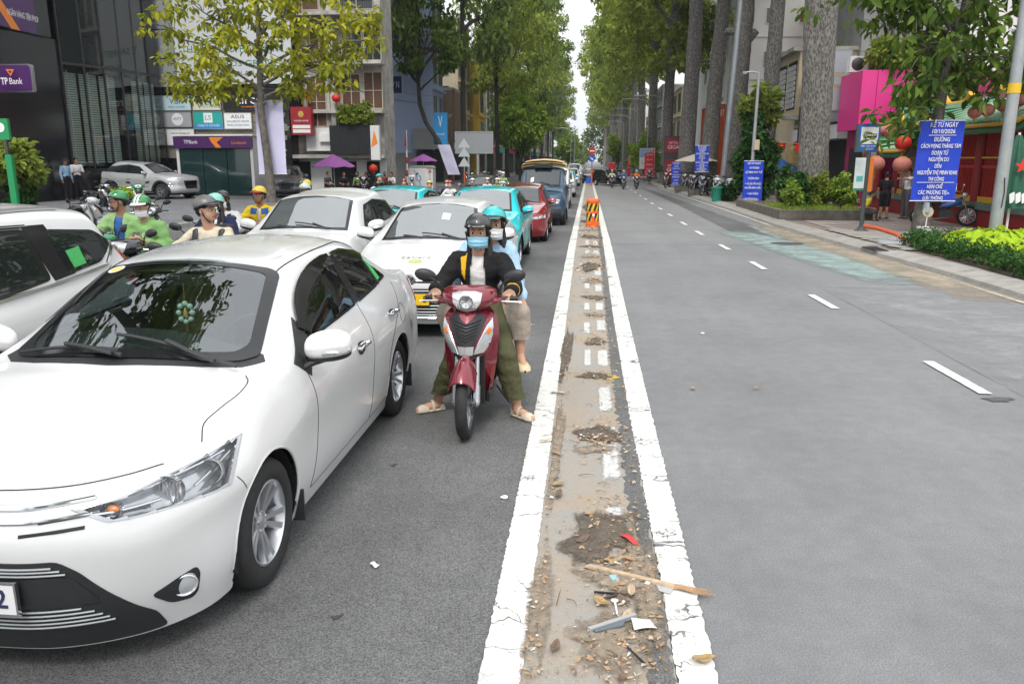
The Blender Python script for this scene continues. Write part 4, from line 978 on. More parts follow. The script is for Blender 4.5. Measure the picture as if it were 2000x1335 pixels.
MB().bx(10.99,11.02,27.9,29.6,.9,2.3).build('mesh_panel',mat('grey_mesh',(.30,.20,.20),.8,var=.2,vs=30),t,smooth=0)
def temple_roof(y0,y1,xe,xr,ze,zr,nm='roof'):
 """tiled slope towards the road with upturned corners, tile rolls one by one"""
 def lift(y):q=abs((y-(y0+y1)/2)/((y1-y0)/2));return .55*max(0,q-.55)**1.6/.45**1.6
 sf=lambda u,y:V(xe+(xr-xe)*u,y,ze+(zr-ze)*u**1.35+lift(y)*(1-u))
 base=MB().grid(lambda u,v:sf(u,y0+(y1-y0)*v),6,20,flip=False);ro=base.build(nm,MAT['glaze'],t,smooth=70)
 n=int((y1-y0)/.2)
 for k in range(n+1):
  y=y0+(y1-y0)*k/n
  MB().tube([sf(u,y)+V(0,0,.03)for u in(0,.25,.5,.75,1)],.05,6).build('roof_tile',MAT['glaze'],ro)
 MB().tube([sf(0,y0+(y1-y0)*v)+V(-.03,0,-.03)for v in np.linspace(0,1,17)],.055,6).build('eaves_trim',MAT['temple_yellow'],ro)
 MB().tube([sf(0,y0+(y1-y0)*v)+V(.06,0,-.16)for v in np.linspace(0,1,17)],.085,6).build('eaves_board',MAT['temple_green'],ro)
 MB().tube([sf(1,y0+(y1-y0)*v)+V(0,0,.12+.3*abs(2*v-1)**4)for v in np.linspace(0,1,17)],[.13]*17,8).build('ridge',MAT['temple_yellow'],ro)
 for y,s_ in((y0,-1),(y1,1)):
  MB().tube([sf(0,y),sf(0,y)+V(-.12,s_*.2,.12),sf(0,y)+V(-.12,s_*.42,.42),sf(0,y)+V(-.05,s_*.5,.75)],[.09,.08,.05,.015],8).build('horn',MAT['temple_green'],ro)
  MB().add([sf(0,y),sf(1,y),V(xr,y,ze)],[(0,1,2),(2,1,0)]).build('gable',MAT['temple_yellow'],ro,smooth=0)
  MB().tube([sf(0,y),sf(.5,y)+V(0,0,.03),sf(1,y)+V(0,0,.1)],.09,6).build('gable_rib',MAT['temple_green'],ro)
 return ro
temple_roof(26.4,29.4,10.0,11.7,2.15,2.85,'gate_roof')
temple_roof(26.9,28.9,10.6,11.9,2.95,3.45,'upper_gate_roof')
temple_roof(19.2,26.1,10.2,12.2,2.75,3.6,'hall_roof')
MB().bx(10.9,12.4,26.6,31.6,2.3,2.8).build('gate_beam',MAT['temple_red'],t,smooth=0)
# curved gable with painted border rising behind
gz=[(0,0),(.5,.75),(1.3,1.35),(1.9,1.7),(2.5,1.35),(3.3,.75),(3.8,0)]
MB().prism(gz,(11.9,24.6,3.5),(1,0,0),(0,0,1),-.25).build('gable_wall',MAT['temple_yellow'],t,smooth=0)
MB().prism([(x*.8+.38,z*.8)for x,z in gz],(11.9,24.33,3.5),(1,0,0),(0,0,1),-.03).build('gable_field',MAT['temple_red'],t,smooth=0)
MB().tube([V(11.9+x,24.5,3.5+z)for x,z in gz],.11,8).build('gable_rib',MAT['temple_green'],t)
# lanterns along a wire
w0,w1=V(9.7,24.4,3.02),V(9.9,20.4,4.15)
for k,(px_,zz,y)in enumerate(((9.75,3.12,21.8),(10.05,3.17,21.8),(10.42,3.28,21.8),(10.78,3.40,21.8),(11.12,3.55,21.8),(11.45,3.72,21.8))):
 lantern(px_,y,zz,.165,'%s faded pink lantern on the wire over the blue banner'%('first','second','third','fourth','fifth','last')[k],'faded lanterns strung over the temple',MAT['lantern_pink'])
tag(MB().tube([(8.9,21.8,3.05),(9.8,21.8,3.3),(10.8,21.8,3.56),(11.7,21.8,3.95)],.008,4).build('lantern_wire',MAT['dark_metal'],None),'thin wire carrying the faded pink lanterns','wire')
for k,(x,y,z,l)in enumerate(((8.9,26.0,2.85,'left of the bus stop sign, upper'),(9.2,26.0,2.82,'right behind the bus stop sign, upper'),(8.95,26.2,1.82,'under the gate roof at left'),(9.75,26.2,1.80,'under the gate roof at right'))):
 lantern(x,y,z,.2 if k<2 else .27,'faded pink lantern '+l,'faded lanterns by the temple gate',MAT['lantern_pink'])
lantern(9.75,26.3,2.45,.24,'deep red lantern hanging before the green gate roof','faded lanterns by the temple gate')
# buildings behind the temple and the shops
b_=thing('brown_apartments','brown apartment block with concrete balconies behind the pink shop','building',(0,0,.1))
MB().bx(15.3,27,46,56,0,22).build('wall',MAT['brown_wall'],b_,smooth=0)
MB().bx(13.9,15.3,44.5,56,0,22).build('side_wall',MAT['grey_wall'],b_,smooth=0)
for z in(5.8,8.9,12,15):
 MB().bx(15.5,19.5,44.6,46,z,z+1.1).build('balcony',MAT['old_wall'],b_,smooth=0)
 for x in(15.8,17.7):win(b_,x,x+1.5,46,z+1.3,z+2.8,MAT['frame_al'],MAT['win'],2,1)
 win(b_,20.5,22.5,46,z+.9,z+2.6,MAT['frame_al'],MAT['win'],2,1)
b_=thing('white_block','tall white block with small windows behind the temple roofs','building',(0,0,.1))
MB().bx(15.5,40,36,52,0,24).build('wall',MAT['white_wall'],b_,smooth=0)
for z in(5.5,8.8,12,15.2):
 for x in(17.2,19.6,22.0,24.4):win(b_,x,x+1.0,36,z,z+1.5,MAT['frame_al'],MAT['win'],1,2)
tw=thing('white_tower','tall white tower with rows of small brown and grey windows','building',(0,0,.1))
MB().bx(10.6,23,63,84,0,38).build('wall',mat('tower_white',(.85,.855,.86),.8,var=.04,vs=.3),tw,smooth=0)
for k in range(11):
 MB().bx(10.55,23.05,62.95,63.0,4.6+3*k,4.66+3*k).build('floor_joint',mat('joint_grey',(.5,.5,.5),.8),tw,smooth=0)
 for q,(x,w,m)in enumerate(((11.4,.5,'win'),(12.8,.9,'win'),(14.1,.35,'win'),(15.2,1.2,'shutter'),(17.6,.5,'win'),(18.8,1.2,'shutter'),(21,.5,'win'))):
  if(k+q)%3==1 and q in(0,2,4):continue
  mm=_M['orange_blind']if False else MAT[m]
  win(tw,x,x+w,63,5.6+3*k,6.6+3*k,MAT['white'],mat('brown_blind',(.22,.10,.05),.7)if m=='shutter' else mat('grey_pane',(.22,.24,.26),.2),2 if w>1 else 1,1)
 for y in(66,71,76):win(tw,y,y+1.4,10.6,5.6+3*k,6.7+3*k,MAT['white'],_M['grey_pane'],2,1,axis='x',sg=-1)
h1=row_house('tube_house','narrow grey shop house with roller door beside the pink shop',11.2,17,36.2,44.5,5.6,MAT['grey_wall'],1,2,side=-1,front_bays=0)
cr=thing('breeze_block_house','cream house with breeze block screens above the hanging boards','building',(0,0,.1))
MB().bx(11.0,17,45,52,0,7.4).build('wall',MAT['cream'],cr,smooth=0);MB().bx(10.6,17.2,44.8,52.2,7.4,7.6).build('roof',MAT['old_wall'],cr,smooth=0)
for y0 in(45.4,47.6,49.8):
 s_=MB()
 for a in range(6):
  for z in range(8):s_.lathe([(.13,0),(.13,.08),(.10,.08),(.10,0),(.13,0)],8,o=(10.99,y0+.2+a*.28,4.7+z*.28),axis=(-1,0,0))
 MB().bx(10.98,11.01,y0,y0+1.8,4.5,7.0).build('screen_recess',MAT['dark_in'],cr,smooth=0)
 s_.build('breeze_screen',MAT['white_wall'],cr,smooth=0)
s_=MB()
for a in range(5):
 for z in range(8):s_.lathe([(.13,0),(.13,.08),(.10,.08),(.10,0),(.13,0)],8,o=(11.6+a*.28,44.99,4.7+z*.28),axis=(0,-1,0))
MB().bx(11.4,12.9,44.98,45.01,4.5,7.0).build('screen_recess',MAT['dark_in'],cr,smooth=0);s_.build('breeze_screen',MAT['white_wall'],cr,smooth=0)
MB().bx(10.3,12.5,44.2,45,3.9,4.1).build('canopy',MAT['old_wall'],cr,smooth=0)
y_=row_house('mustard_shop','mustard yellow shopfront with picture window behind the creeper',11.0,17,53,58.5,5.4,mat('mustard_wall',(.55,.33,.02),.7),1,1,side=-1,pane=_M['grey_pane'])
row_house('navy_shop','narrow navy shopfront between the mustard shop and the orange shop',11.0,17,58.7,62.8,5.8,MAT['navy_sign'],1,1,side=-1)
o_=thing('container_shop','orange red corrugated container front standing before the white tower','building',(0,0,.1))
q=MB().bx(9.6,10.4,64,71,.2,6.0)
for k in range(24):q.bx(9.56,9.6,64.1+k*.29,64.25+k*.29,.2,6.0)
q.build('wall',MAT['orange_wall'],o_,smooth=0);MB().bx(9.5,10.5,63.9,71.1,6.0,6.15).build('roof',MAT['white'],o_,smooth=0)
for k in range(5):MB().bx(9.6+k*.15,9.68+k*.15,63.95,64.0,.2,6).build('front_rib',MAT['orange_wall'],o_,smooth=0)
text('MART',.7,PW,o_,(10.0,63.9,5.3),FACE,width=.6)
row_house('far_cream_shop','cream shop building with big window beyond the white tower',10.2,20,92,101,9.5,MAT['cream'],2,2,side=-1,front_bays=3)
for k,(y,d,h,m)in enumerate(((103,14,8,'white_wall'),(118,14,12,'grey_wall'),(133,18,9,'beige'),(152,22,14,'white_wall'),(176,30,12,'cream'),(208,40,16,'grey_wall'))):
 row_house('far_house','distant %s house on the right behind the avenue trees'%('white','grey','beige','tall white','cream','farthest grey')[k],10.4,20,y,y+d-1,h,MAT[m],3,3,side=-1,ground=MAT['white_wall'])
s=panel_sign('hanging_board','tall white angled board with gold round emblem left of the thickest trunk',9.75,10.9,36.0,4.0,6.4,mat('pale_board',(.45,.47,.50),.4),[('GOLD',.6,.60,.3,.4,MAT['lantern_gold']),('spa',.6,.42,.25,.3,MAT['lantern_gold'])],depth=.25,frame_m=MAT['frame_al'])
MB().lathe([(.0001,.012),(.16,.01),(.19,.0)],18,o=(-.28,-.02,1.25),axis=(0,-1,0)).build('emblem',MAT['lantern_gold'],s)
s=panel_sign('hanging_board','grey mirror board with a faint pot drawing under the white angled board',9.55,10.55,38.2,2.65,4.25,mat('mirror_board',(.22,.25,.28),.15),[],depth=.1,frame_m=MAT['dark_metal'])
MB().tube([(-.2,-.02,.45),(-.15,-.02,.3),(.15,-.02,.3),(.2,-.02,.5),(.35,-.02,.7)],.015,5).tube([(-.25,-.02,.75),(.3,-.02,.78)],.015,5).build('pot_drawing',MAT['lantern_gold'],s)
s=panel_sign('market_sign','upright navy sign with white letters spelling MARKET',9.55,10.0,36.6,1.65,3.15,MAT['navy_sign'],[('M',.5,.90,.28,.5,PW),('A',.5,.74,.28,.5,PW),('R',.5,.58,.28,.5,PW),('K',.5,.42,.28,.5,PW),('E',.5,.26,.28,.5,PW),('T',.5,.10,.28,.5,PW)],depth=.12)
s=thing('bird_cage','golden domed bird cage hanging under the red flags','cage',(9.5,38.5,2.02))
cg=MB()
for k in range(16):
 a=2*PI*k/16;cg.tube([(math.cos(a)*.30,math.sin(a)*.30,-.18),(math.cos(a)*.36,math.sin(a)*.36,.12),(math.cos(a)*.26,math.sin(a)*.26,.40),(0,0,.58)],.012,5)
for r,z in((.31,-.18),(.365,.1),(.27,.4)):cg.tube([(math.cos(a)*r,math.sin(a)*r,z)for a in np.linspace(0,2*PI,20,endpoint=False)],.016,5,closed=True)
cg.build('bars',MAT['lantern_gold'],s);MB().lathe([(.0001,-.19),(.31,-.19),(.31,-.15)],18).build('tray',MAT['lantern_gold'],s);MB().ell((0,0,.66),(.10,.10,.12),10,8).build('finial',MAT['lantern_red'],s)
flag_red=mat('flag_red',(.70,.03,.015),.7);star_y=mat('star_yellow',(.85,.60,.04),.6)
def star(r0,r1):return[((r0 if k%2==0 else r1)*math.sin(PI*k/5),(r0 if k%2==0 else r1)*math.cos(PI*k/5))for k in range(10)]
for k,(x,y,z,l)in enumerate(((7.75,39,2.8,'over the creeper'),(8.55,39,2.8,'right of the creeper'),(9.0,39,2.72,'under the mirror board'),(9.35,37,2.62,'above the market sign'))):
 f=thing('bunting_flag','small red flag with yellow star hanging '+l,'flag',(x,y,z),.25,'red flags on the bunting string')
 MB().grid(lambda u,v:V((u-.5)*.42,.03*math.sin(6*u),-.30*v),6,2).grid(lambda u,v:V((u-.5)*.42,.006+.03*math.sin(6*u),-.30*v),6,2,flip=True).build('cloth',flag_red,f,smooth=60)
 MB().prism(star(.085,.035),(0,-.045,-.15),(1,0,0),(0,0,1),-.004).build('star',star_y,f,smooth=0)
tag(MB().tube([(7.3,39,2.9),(8.6,39,2.81),(9.35,37.2,2.64),(9.8,36.6,2.7)],.006,4).build('bunting_string',MAT['white'],None),'thin string carrying the small red flags','string')
# ------------------------------------------------------------------ cars
def hermite(P,n_per,flat=False):
 """smooth curve rows through the points P[(i), ...]; chord-length tangents"""
 P=np.asarray(P,float);L=len(P)
 d=np.maximum(np.linalg.norm((P[1:]-P[:-1]).reshape(L-1,-1),axis=1),1e-6)
 sl=(P[1:]-P[:-1])/d.reshape(-1,*([1]*(P.ndim-1)))
 T=np.zeros_like(P);T[0],T[-1]=sl[0],sl[-1]
 for i in range(1,L-1):T[i]=(sl[i-1]*d[i-1]+sl[i]*d[i])/(d[i]+d[i-1])if flat else(sl[i-1]*d[i]+sl[i]*d[i-1])/(d[i]+d[i-1])
 out=[]
 for i in range(L-1):
  n=n_per[i]if hasattr(n_per,'__len__')else n_per
  for k in range(n):
   t=k/n;h=d[i]
   out.append((2*t**3-3*t**2+1)*P[i]+(t**3-2*t**2+t)*h*T[i]+(-2*t**3+3*t**2)*P[i+1]+(t**3-t**2)*h*T[i+1])
 out.append(P[-1])
 return np.array(out)
SEDAN=dict(fo=.90,W=.848,wb=2.55,ro=.92,zs=.175,zn=.745,zc=1.0,xc=-.20,xh=-1.05,zh=1.40,zr=1.47,xr=-1.75,xrh=-2.4,zrh=1.42,xb=-3.0,zb=1.095,zt=1.055,belt0=.94,belt1=1.01,wr=.555,ra=.345,rt=.302,zhm=.855,nw=1.0)
def car_net(q):
 """control net: stations nose to tail, nine feature lines sill to roof centre (left half)"""
 g=dict(SEDAN);g.update(q)
 fo,W,zs,zn,zc,zhm=g['fo'],g['W'],g['zs'],g['zn'],g['zc'],g['zhm']
 xt=-(g['wb']+g['ro']);w=W/.848;z=lambda v:v*(zn/.745)if v>.3 else v
 S=[];nw=g['nw']
 S.append([(fo-.10,0,zs),(fo-.03,0,.30),(fo,0,z(.5)),(fo,0,z(.64)),(fo-.04,0,zn-.025),(fo-.07,0,zn-.01),(fo-.09,0,zn-.005),(fo-.11,0,zn),(fo-.13,0,zn+.005)])
 S.append([(fo-.12,.30*w,zs),(fo-.045,.32*w,.30),(fo-.015,.33*w,z(.5)),(fo-.015,.32*w,z(.64)),(fo-.055,.31*w,zn-.02),(fo-.10,.23*w,zn),(fo-.13,.15*w,zn+.01),(fo-.15,.08*w,zn+.015),(fo-.165,0,zn+.017)])
 a=.5*fo/.9 if False else 0
 S.append([(fo-.24,.56*w*nw,zs),(fo-.18,.60*w*nw,.30),(fo-.14,.62*w*nw,z(.5)),(fo-.13,.60*w*nw,z(.64)),(fo-.16,.57*w*nw,zn-.01),(fo-.24,.42*w,zn+.03),(fo-.28,.28*w,zn+.045),(fo-.30,.14*w,zn+.055),(fo-.31,0,zn+.055)])
 xa=min(fo-.38,.5)
 S.append([(xa-.04,.72*w,zs),(xa-.02,.765*w,.30),(xa,.775*w,z(.5)),(xa,.765*w,z(.66)),(xa-.02,.69*w,zn+.01),(xa-.06,.50*w,zn+.075),(xa-.08,.33*w,zn+.095),(xa-.09,.17*w,zn+.105),(xa-.10,0,zn+.105)])
 zm=(zn+zc)/2
 S.append([(.2,.77*w,zs+.005),(.2,.825*w,.30),(.2,.835*w,z(.5)),(.2,.825*w,z(.68)),(.19,.745*w,zm-.072),(.17,.56*w,zm+.003),(.16,.37*w,zm+.028),(.15,.18*w,zm+.038),(.15,0,zm+.04)])
 xm=min(-.1,(g['xc']+.1))if g['xc']<0 else .05
 S.append([(xm,.785*w,zs+.005),(xm,.83*w,.3),(xm,.845*w,z(.5)),(xm,.835*w,z(.72)),(xm,.765*w,zc-.115),(xm+.01,.60*w,zc-.065),(xm+.02,.4*w,zc-.045),(xm+.03,.2*w,zc-.035),(xm+.03,0,zc-.035)])
 xc,xh,zh,wr=g['xc'],g['xh'],g['zh'],g['wr'];b0,b1=g['belt0'],g['belt1']
 lo=lambda x,k=0:[(x,.785*w,zs+.01),(x,.825*w,.3),(x,.845*w,z(.5)),(x,.847*w,b0-.17+k)]
 S.append(lo(xc-.2)+[(xc-.2,.775*w,b0-.005),(xc-.16,.64*w,zc-.035),(xc-.08,.43*w,zc-.015),(xc-.02,.21*w,zc-.003),(xc,0,zc)])
 def mid(t):
  l=lambda a,b:a+(b-a)*t
  return[(l(xc-.16,xh-.05),l(.64*w,wr-.02)-.005,l(zc-.035,zh-.065)+.012),(l(xc-.08,xh-.03),l(.43*w,.38*w),l(zc-.015,zh-.025)+.012),(l(xc-.02,xh-.01),.2*w,l(zc-.003,zh-.006)+.014),(l(xc,xh),0,l(zc,zh)+.014)]
 xmid=(xc+xh)/2-.08
 S.append(lo(xmid,.015)+[(xmid,.775*w,b0+.025)]+mid(.5))
 S.append(lo(xh-.05,.03)+[(xh-.05,.775*w,b0+.04)]+mid(1.0))
 xr,zr=g['xr'],g['zr']
 for f,dz in((.5,.012),(1.0,.0)):
  x=xh+(xr-xh)*f;zz=zh+(zr-zh)*(1-(1-f)**2)
  S.append(lo(x,.04)+[(x,.775*w,b0+.05),(x,wr,zz-.072),(x,.72*wr,zz-.028),(x,.36*wr,zz-.007),(x,0,zz)])
 xrh,zrh,xb,zb,zt=g['xrh'],g['zrh'],g['xb'],g['zb'],g['zt']
 S.append(lo(xrh,.05)+[(xrh,.77*w,b1),(xrh,wr-.015,zrh-.075),(xrh,.70*wr,zrh-.025),(xrh,.35*wr,zrh-.005),(xrh,0,zrh)])
 x=(xrh+xb)/2-.03;zz=(zrh+zb)/2+.012
 S.append(lo(x,.06)+[(x-.02,.757*w,b1+.002),(x,(wr+.60*w)/2-.01,zz-.068),(x+.02,.40*w,zz-.02),(x+.03,.2*w,zz-.004),(x+.04,0,zz)])
 S.append([(xb,.785*w,zs+.03),(xb,.82*w,.31),(xb,.84*w,z(.52)),(xb,.825*w,b1-.17),(xb-.05,.735*w,b1),(xb-.03,.60*w,zb-.04),(xb-.02,.4*w,zb-.015),(xb,.2*w,zb-.004),(xb,0,zb)])
 S.append([(xt+.20,.70*w,zs+.05),(xt+.14,.755*w,.32),(xt+.12,.78*w,z(.55)),(xt+.11,.755*w,zt-.25),(xt+.11,.69*w,zt-.065),(xt+.11,.56*w,zt-.025),(xt+.11,.36*w,zt-.01),(xt+.11,.18*w,zt-.004),(xt+.11,0,zt)])
 S.append([(xt+.08,.5*w,zs+.05),(xt+.03,.55*w,.32),(xt+.01,.57*w,z(.55)),(xt+.03,.56*w,zt-.25),(xt+.06,.52*w,zt-.09),(xt+.065,.42*w,zt-.05),(xt+.065,.28*w,zt-.035),(xt+.065,.14*w,zt-.03),(xt+.065,0,zt-.03)])
 S.append([(xt+.07,0,zs+.05),(xt+.02,0,.32),(xt,0,z(.55)),(xt+.02,0,zt-.25),(xt+.05,0,zt-.1),(xt+.06,0,zt-.06),(xt+.06,0,zt-.045),(xt+.06,0,zt-.04),(xt+.06,0,zt-.04)])
 return np.array(S,float),g
class Shell:
 """the smooth body surface of a car, cut for wheels (and, on request, windows), with ray look-ups for everything laid on it"""
 def __init__(s,q,fine=1.0):
  net,s.g=car_net(q)
  A=net
  npi=[max(3,int(round(np.linalg.norm(A[i+1,3]-A[i,3])/.035*fine)))for i in range(len(A)-1)]
  D=hermite(A,npi,q.get('flat',False))
  D=np.swapaxes(hermite(np.swapaxes(D,0,1),[max(2,int(k*fine))for k in(5,7,7,5,9,6,6,6)]),0,1)
  D[0,:,1]=0;D[-1,:,1]=0;D[:,-1,1]=0
  D[:,:,1]=np.maximum(D[:,:,1],0)
  s.ni,s.nj=D.shape[:2]
  Rt=D[:,-2::-1].copy();Rt[:,:,1]*=-1
  s.F=np.concatenate([D,Rt],1)
  ni,nm=s.F.shape[:2]
  s.quads=[(i*nm+j,i*nm+j+1,(i+1)*nm+j+1,(i+1)*nm+j)for i in range(ni-1)for j in range(nm-1)]
  s.pts=s.F.reshape(-1,3)
  s.bvh=BVHTree.FromPolygons([tuple(p)for p in s.pts],s.quads)
 def hit(s,o,d):
  h=s.bvh.ray_cast(Vector(o),Vector(d))
  if h[0]is None:
   return None
  n=V(h[1]);d=V(d)
  if n@d>0:n=-n
  return V(h[0]),n
 def side(s,sg):
  return lambda u,v:s.hit((u,sg*3,v),(0,-sg,0))
 def front(s):
  return lambda u,v:s.hit((6,u,v),(-1,0,0))
 def back(s):
  return lambda u,v:s.hit((-9,u,v),(1,0,0))
 def top(s):
  return lambda u,v:s.hit((u,v,5),(0,0,-1))
 def oblique(s,sg,ang=45):
  """looking at the front corner: u runs along the corner, v up"""
  a=R(ang);d=V(-math.cos(a),-sg*math.sin(a),0);u=V(-math.sin(a),sg*math.cos(a),0)
  return lambda p,q:s.hit(tuple(u*p-d*6+V(0,0,q)),tuple(d))
 def body(s,name,m,parent,holes=(),arch=True,liner=None):
  g=s.g;P=s.pts.copy();keep=np.ones(len(s.quads),bool)
  Q=np.array(s.quads);C=P[Q].mean(1)
  if arch:
   for xw in(0,-g['wb']):
    ins=(np.hypot(C[:,0]-xw,C[:,2]-g['rt'])<g['ra'])&(np.abs(C[:,1])>.5)
    keep&=~ins
    used=np.zeros(len(P),bool);used[Q[keep].ravel()]=True
    cut=np.zeros(len(P),bool);cut[Q[ins].ravel()]=True
    b=used&cut
    dx,dz=P[b,0]-xw,P[b,2]-g['rt'];r=np.hypot(dx,dz)+1e-9
    P[b,0]=xw+dx/r*g['ra'];P[b,2]=g['rt']+dz/r*g['ra']
  for fn in holes:keep&=~fn(C)
  mb=MB();mb.v=[tuple(p)for p in P];mb.n=len(P);mb.f=[tuple(q)for q in Q[keep]];mb.m=[0]*int(keep.sum())
  me=mb.mesh(name,[m],35)
  bm=bmesh.new();bm.from_mesh(me);bmesh.ops.remove_doubles(bm,verts=bm.verts,dist=.0008)
  bmesh.ops.delete(bm,geom=[v for v in bm.verts if not v.link_faces],context='VERTS')
  bmesh.ops.recalc_face_normals(bm,faces=bm.faces);bm.to_mesh(me);bm.free()
  if me.polygons and sum((p.normal.z*p.area)for p in me.polygons)<0:me.flip_normals()
  o=link(name,me,parent)
  if liner is not None:
   sel=keep&(C[:,2]>g['belt0']-.35)&(C[:,0]<g['xc']+.1)&(C[:,0]>g['xb'])
   nv={};mb=MB();vs=[];fs=[]
   cx=V(0,0,g['belt0'])
   for q in Q[sel]:
    f=[]
    for i in q:
     if i not in nv:
      nv[i]=len(vs);d=P[i]-V(P[i,0],0,.8);vs.append(P[i]-nrm(d)*.045)
     f.append(nv[i])
    fs.append(tuple(f[::-1]))
   mb.add(vs,fs);mb.build('cabin_lining',liner,parent)
  return o
def fill(poly,fn,off,mname,m,parent,n=14,m_=14,axis=1,skirt=.012,smooth=60):
 """a patch with the outline poly (u,v), laid on the surface fn gives, off metres proud, with a turned-in edge"""
 pv=[V(p)for p in poly]
 if axis==0:pv=[p[::-1]for p in pv]
 vs_=sorted(set([round(float(p[1]),5)for p in pv]+list(np.linspace(min(p[1]for p in pv),max(p[1]for p in pv),n).round(5))))
 lv=[vs_[0]]
 for a in vs_[1:]:
  if a-lv[-1]>1e-4:lv.append(a)
 rows=[]
 L=len(pv)
 for v in lv:
  ve=min(max(v,lv[0]+1e-5),lv[-1]-1e-5);xs=[]
  for i in range(L):
   a,b=pv[i],pv[(i+1)%L]
   if(a[1]<=ve<b[1])or(b[1]<=ve<a[1]):
    xs.append(a[0]+(b[0]-a[0])*(ve-a[1])/(b[1]-a[1]))
  if len(xs)<2:continue
  x0,x1=min(xs),max(xs);row=[]
  for k in range(m_+1):
   u=x0+(x1-x0)*k/m_
   h=fn(u,v)if axis==1 else fn(v,u)
   row.append(h)
  good=[h for h in row if h is not None]
  if not good:continue
  for k in range(m_+1):
   if row[k]is None:row[k]=min(((abs(k-j),row[j])for j in range(m_+1)if row[j]is not None),key=lambda t:t[0])[1]
  rows.append(row)
 mb=MB();nr=len(rows);nc=m_+1
 if nr<2:return None
 vs=[h[0]+h[1]*off for r in rows for h in r]
 fs=[(i*nc+k,i*nc+k+1,(i+1)*nc+k+1,(i+1)*nc+k)for i in range(nr-1)for k in range(nc-1)]
 nref=sum((h[1]for r in rows for h in r),V(0,0,0))
 a,b,d=(V(vs[i])for i in(fs[len(fs)//2][0],fs[len(fs)//2][1],fs[len(fs)//2][3]))
 if np.cross(b-a,d-a)@rows[nr//2][nc//2][1]<0:fs=[f[::-1]for f in fs];fl=True
 else:fl=False
 if skirt:
  ring=[k for k in range(nc)]+[i*nc+nc-1 for i in range(1,nr)]+[(nr-1)*nc+k for k in range(nc-2,-1,-1)]+[i*nc for i in range(nr-2,0,-1)]
  flat=[h for r in rows for h in r];o=len(vs)
  vs+=[V(vs[i])-flat[i][1]*skirt for i in ring]
  for k in range(len(ring)):
   k2=(k+1)%len(ring);f=(ring[k2],ring[k],o+k,o+k2)
   fs.append(f[::-1]if fl else f)
 mb.add(vs,fs)
 return mb.build(mname,m,parent,smooth=smooth)
def ring_band(outer,inner,fn,off,mname,m,parent,N=96,k=3):
 """the band between two outlines (black edge of a pane), laid on the surface"""
 def rs(p):
  p=[V(a)for a in p];p.append(p[0]);d=np.cumsum([0]+[np.linalg.norm(p[i+1]-p[i])for i in range(len(p)-1)])
  return[V(np.interp(t,d,[a[0]for a in p]),np.interp(t,d,[a[1]for a in p]))for t in np.linspace(0,d[-1],N,endpoint=False)]
 A=rs(outer);B0=rs(inner)
 s0=min(range(N),key=lambda i:np.linalg.norm(B0[i]-A[0]));B=B0[s0:]+B0[:s0]
 mb=MB();vs=[]
 for i in range(N):
  for j in range(k+1):
   p=A[i]+(B[i]-A[i])*j/k;h=fn(p[0],p[1])
   if h is None:h=(vs[-1]if vs else V(0,0,0),V(0,0,0))
   vs.append(h[0]+h[1]*off)
 fs=[(i*(k+1)+j,i*(k+1)+j+1,((i+1)%N)*(k+1)+j+1,((i+1)%N)*(k+1)+j)for i in range(N)for j in range(k)]
 a,b,d=V(vs[fs[0][0]]),V(vs[fs[0][1]]),V(vs[fs[0][3]]);h=fn(*A[0])
 if h is not None and np.cross(b-a,d-a)@h[1]<0:fs=[f[::-1]for f in fs]
 mb.add(vs,fs)
 return mb.build(mname,m,parent,smooth=60)
def on(fn,pts,off=0.,n=6):
 """points of a polyline laid on the surface"""
 out=[]
 for i in range(len(pts)-1):
  a,b=V(pts[i]),V(pts[i+1])
  for k in range(n):
   p=a+(b-a)*k/n;h=fn(p[0],p[1])
   if h:out.append(h[0]+h[1]*off)
 h=fn(*pts[-1])
 if h:out.append(h[0]+h[1]*off)
 return out
def seam(name,fn,pts,m,parent,r=.003,n=8,off=0.0):
 if len(pts)>3:pts=[tuple(q)for q in hermite(np.array(pts,float),4)];n=3
 p=on(fn,pts,off,n)
 if len(p)>1:return MB().tube(p,r,5).build(name,m,parent,smooth=180)
_wh={}
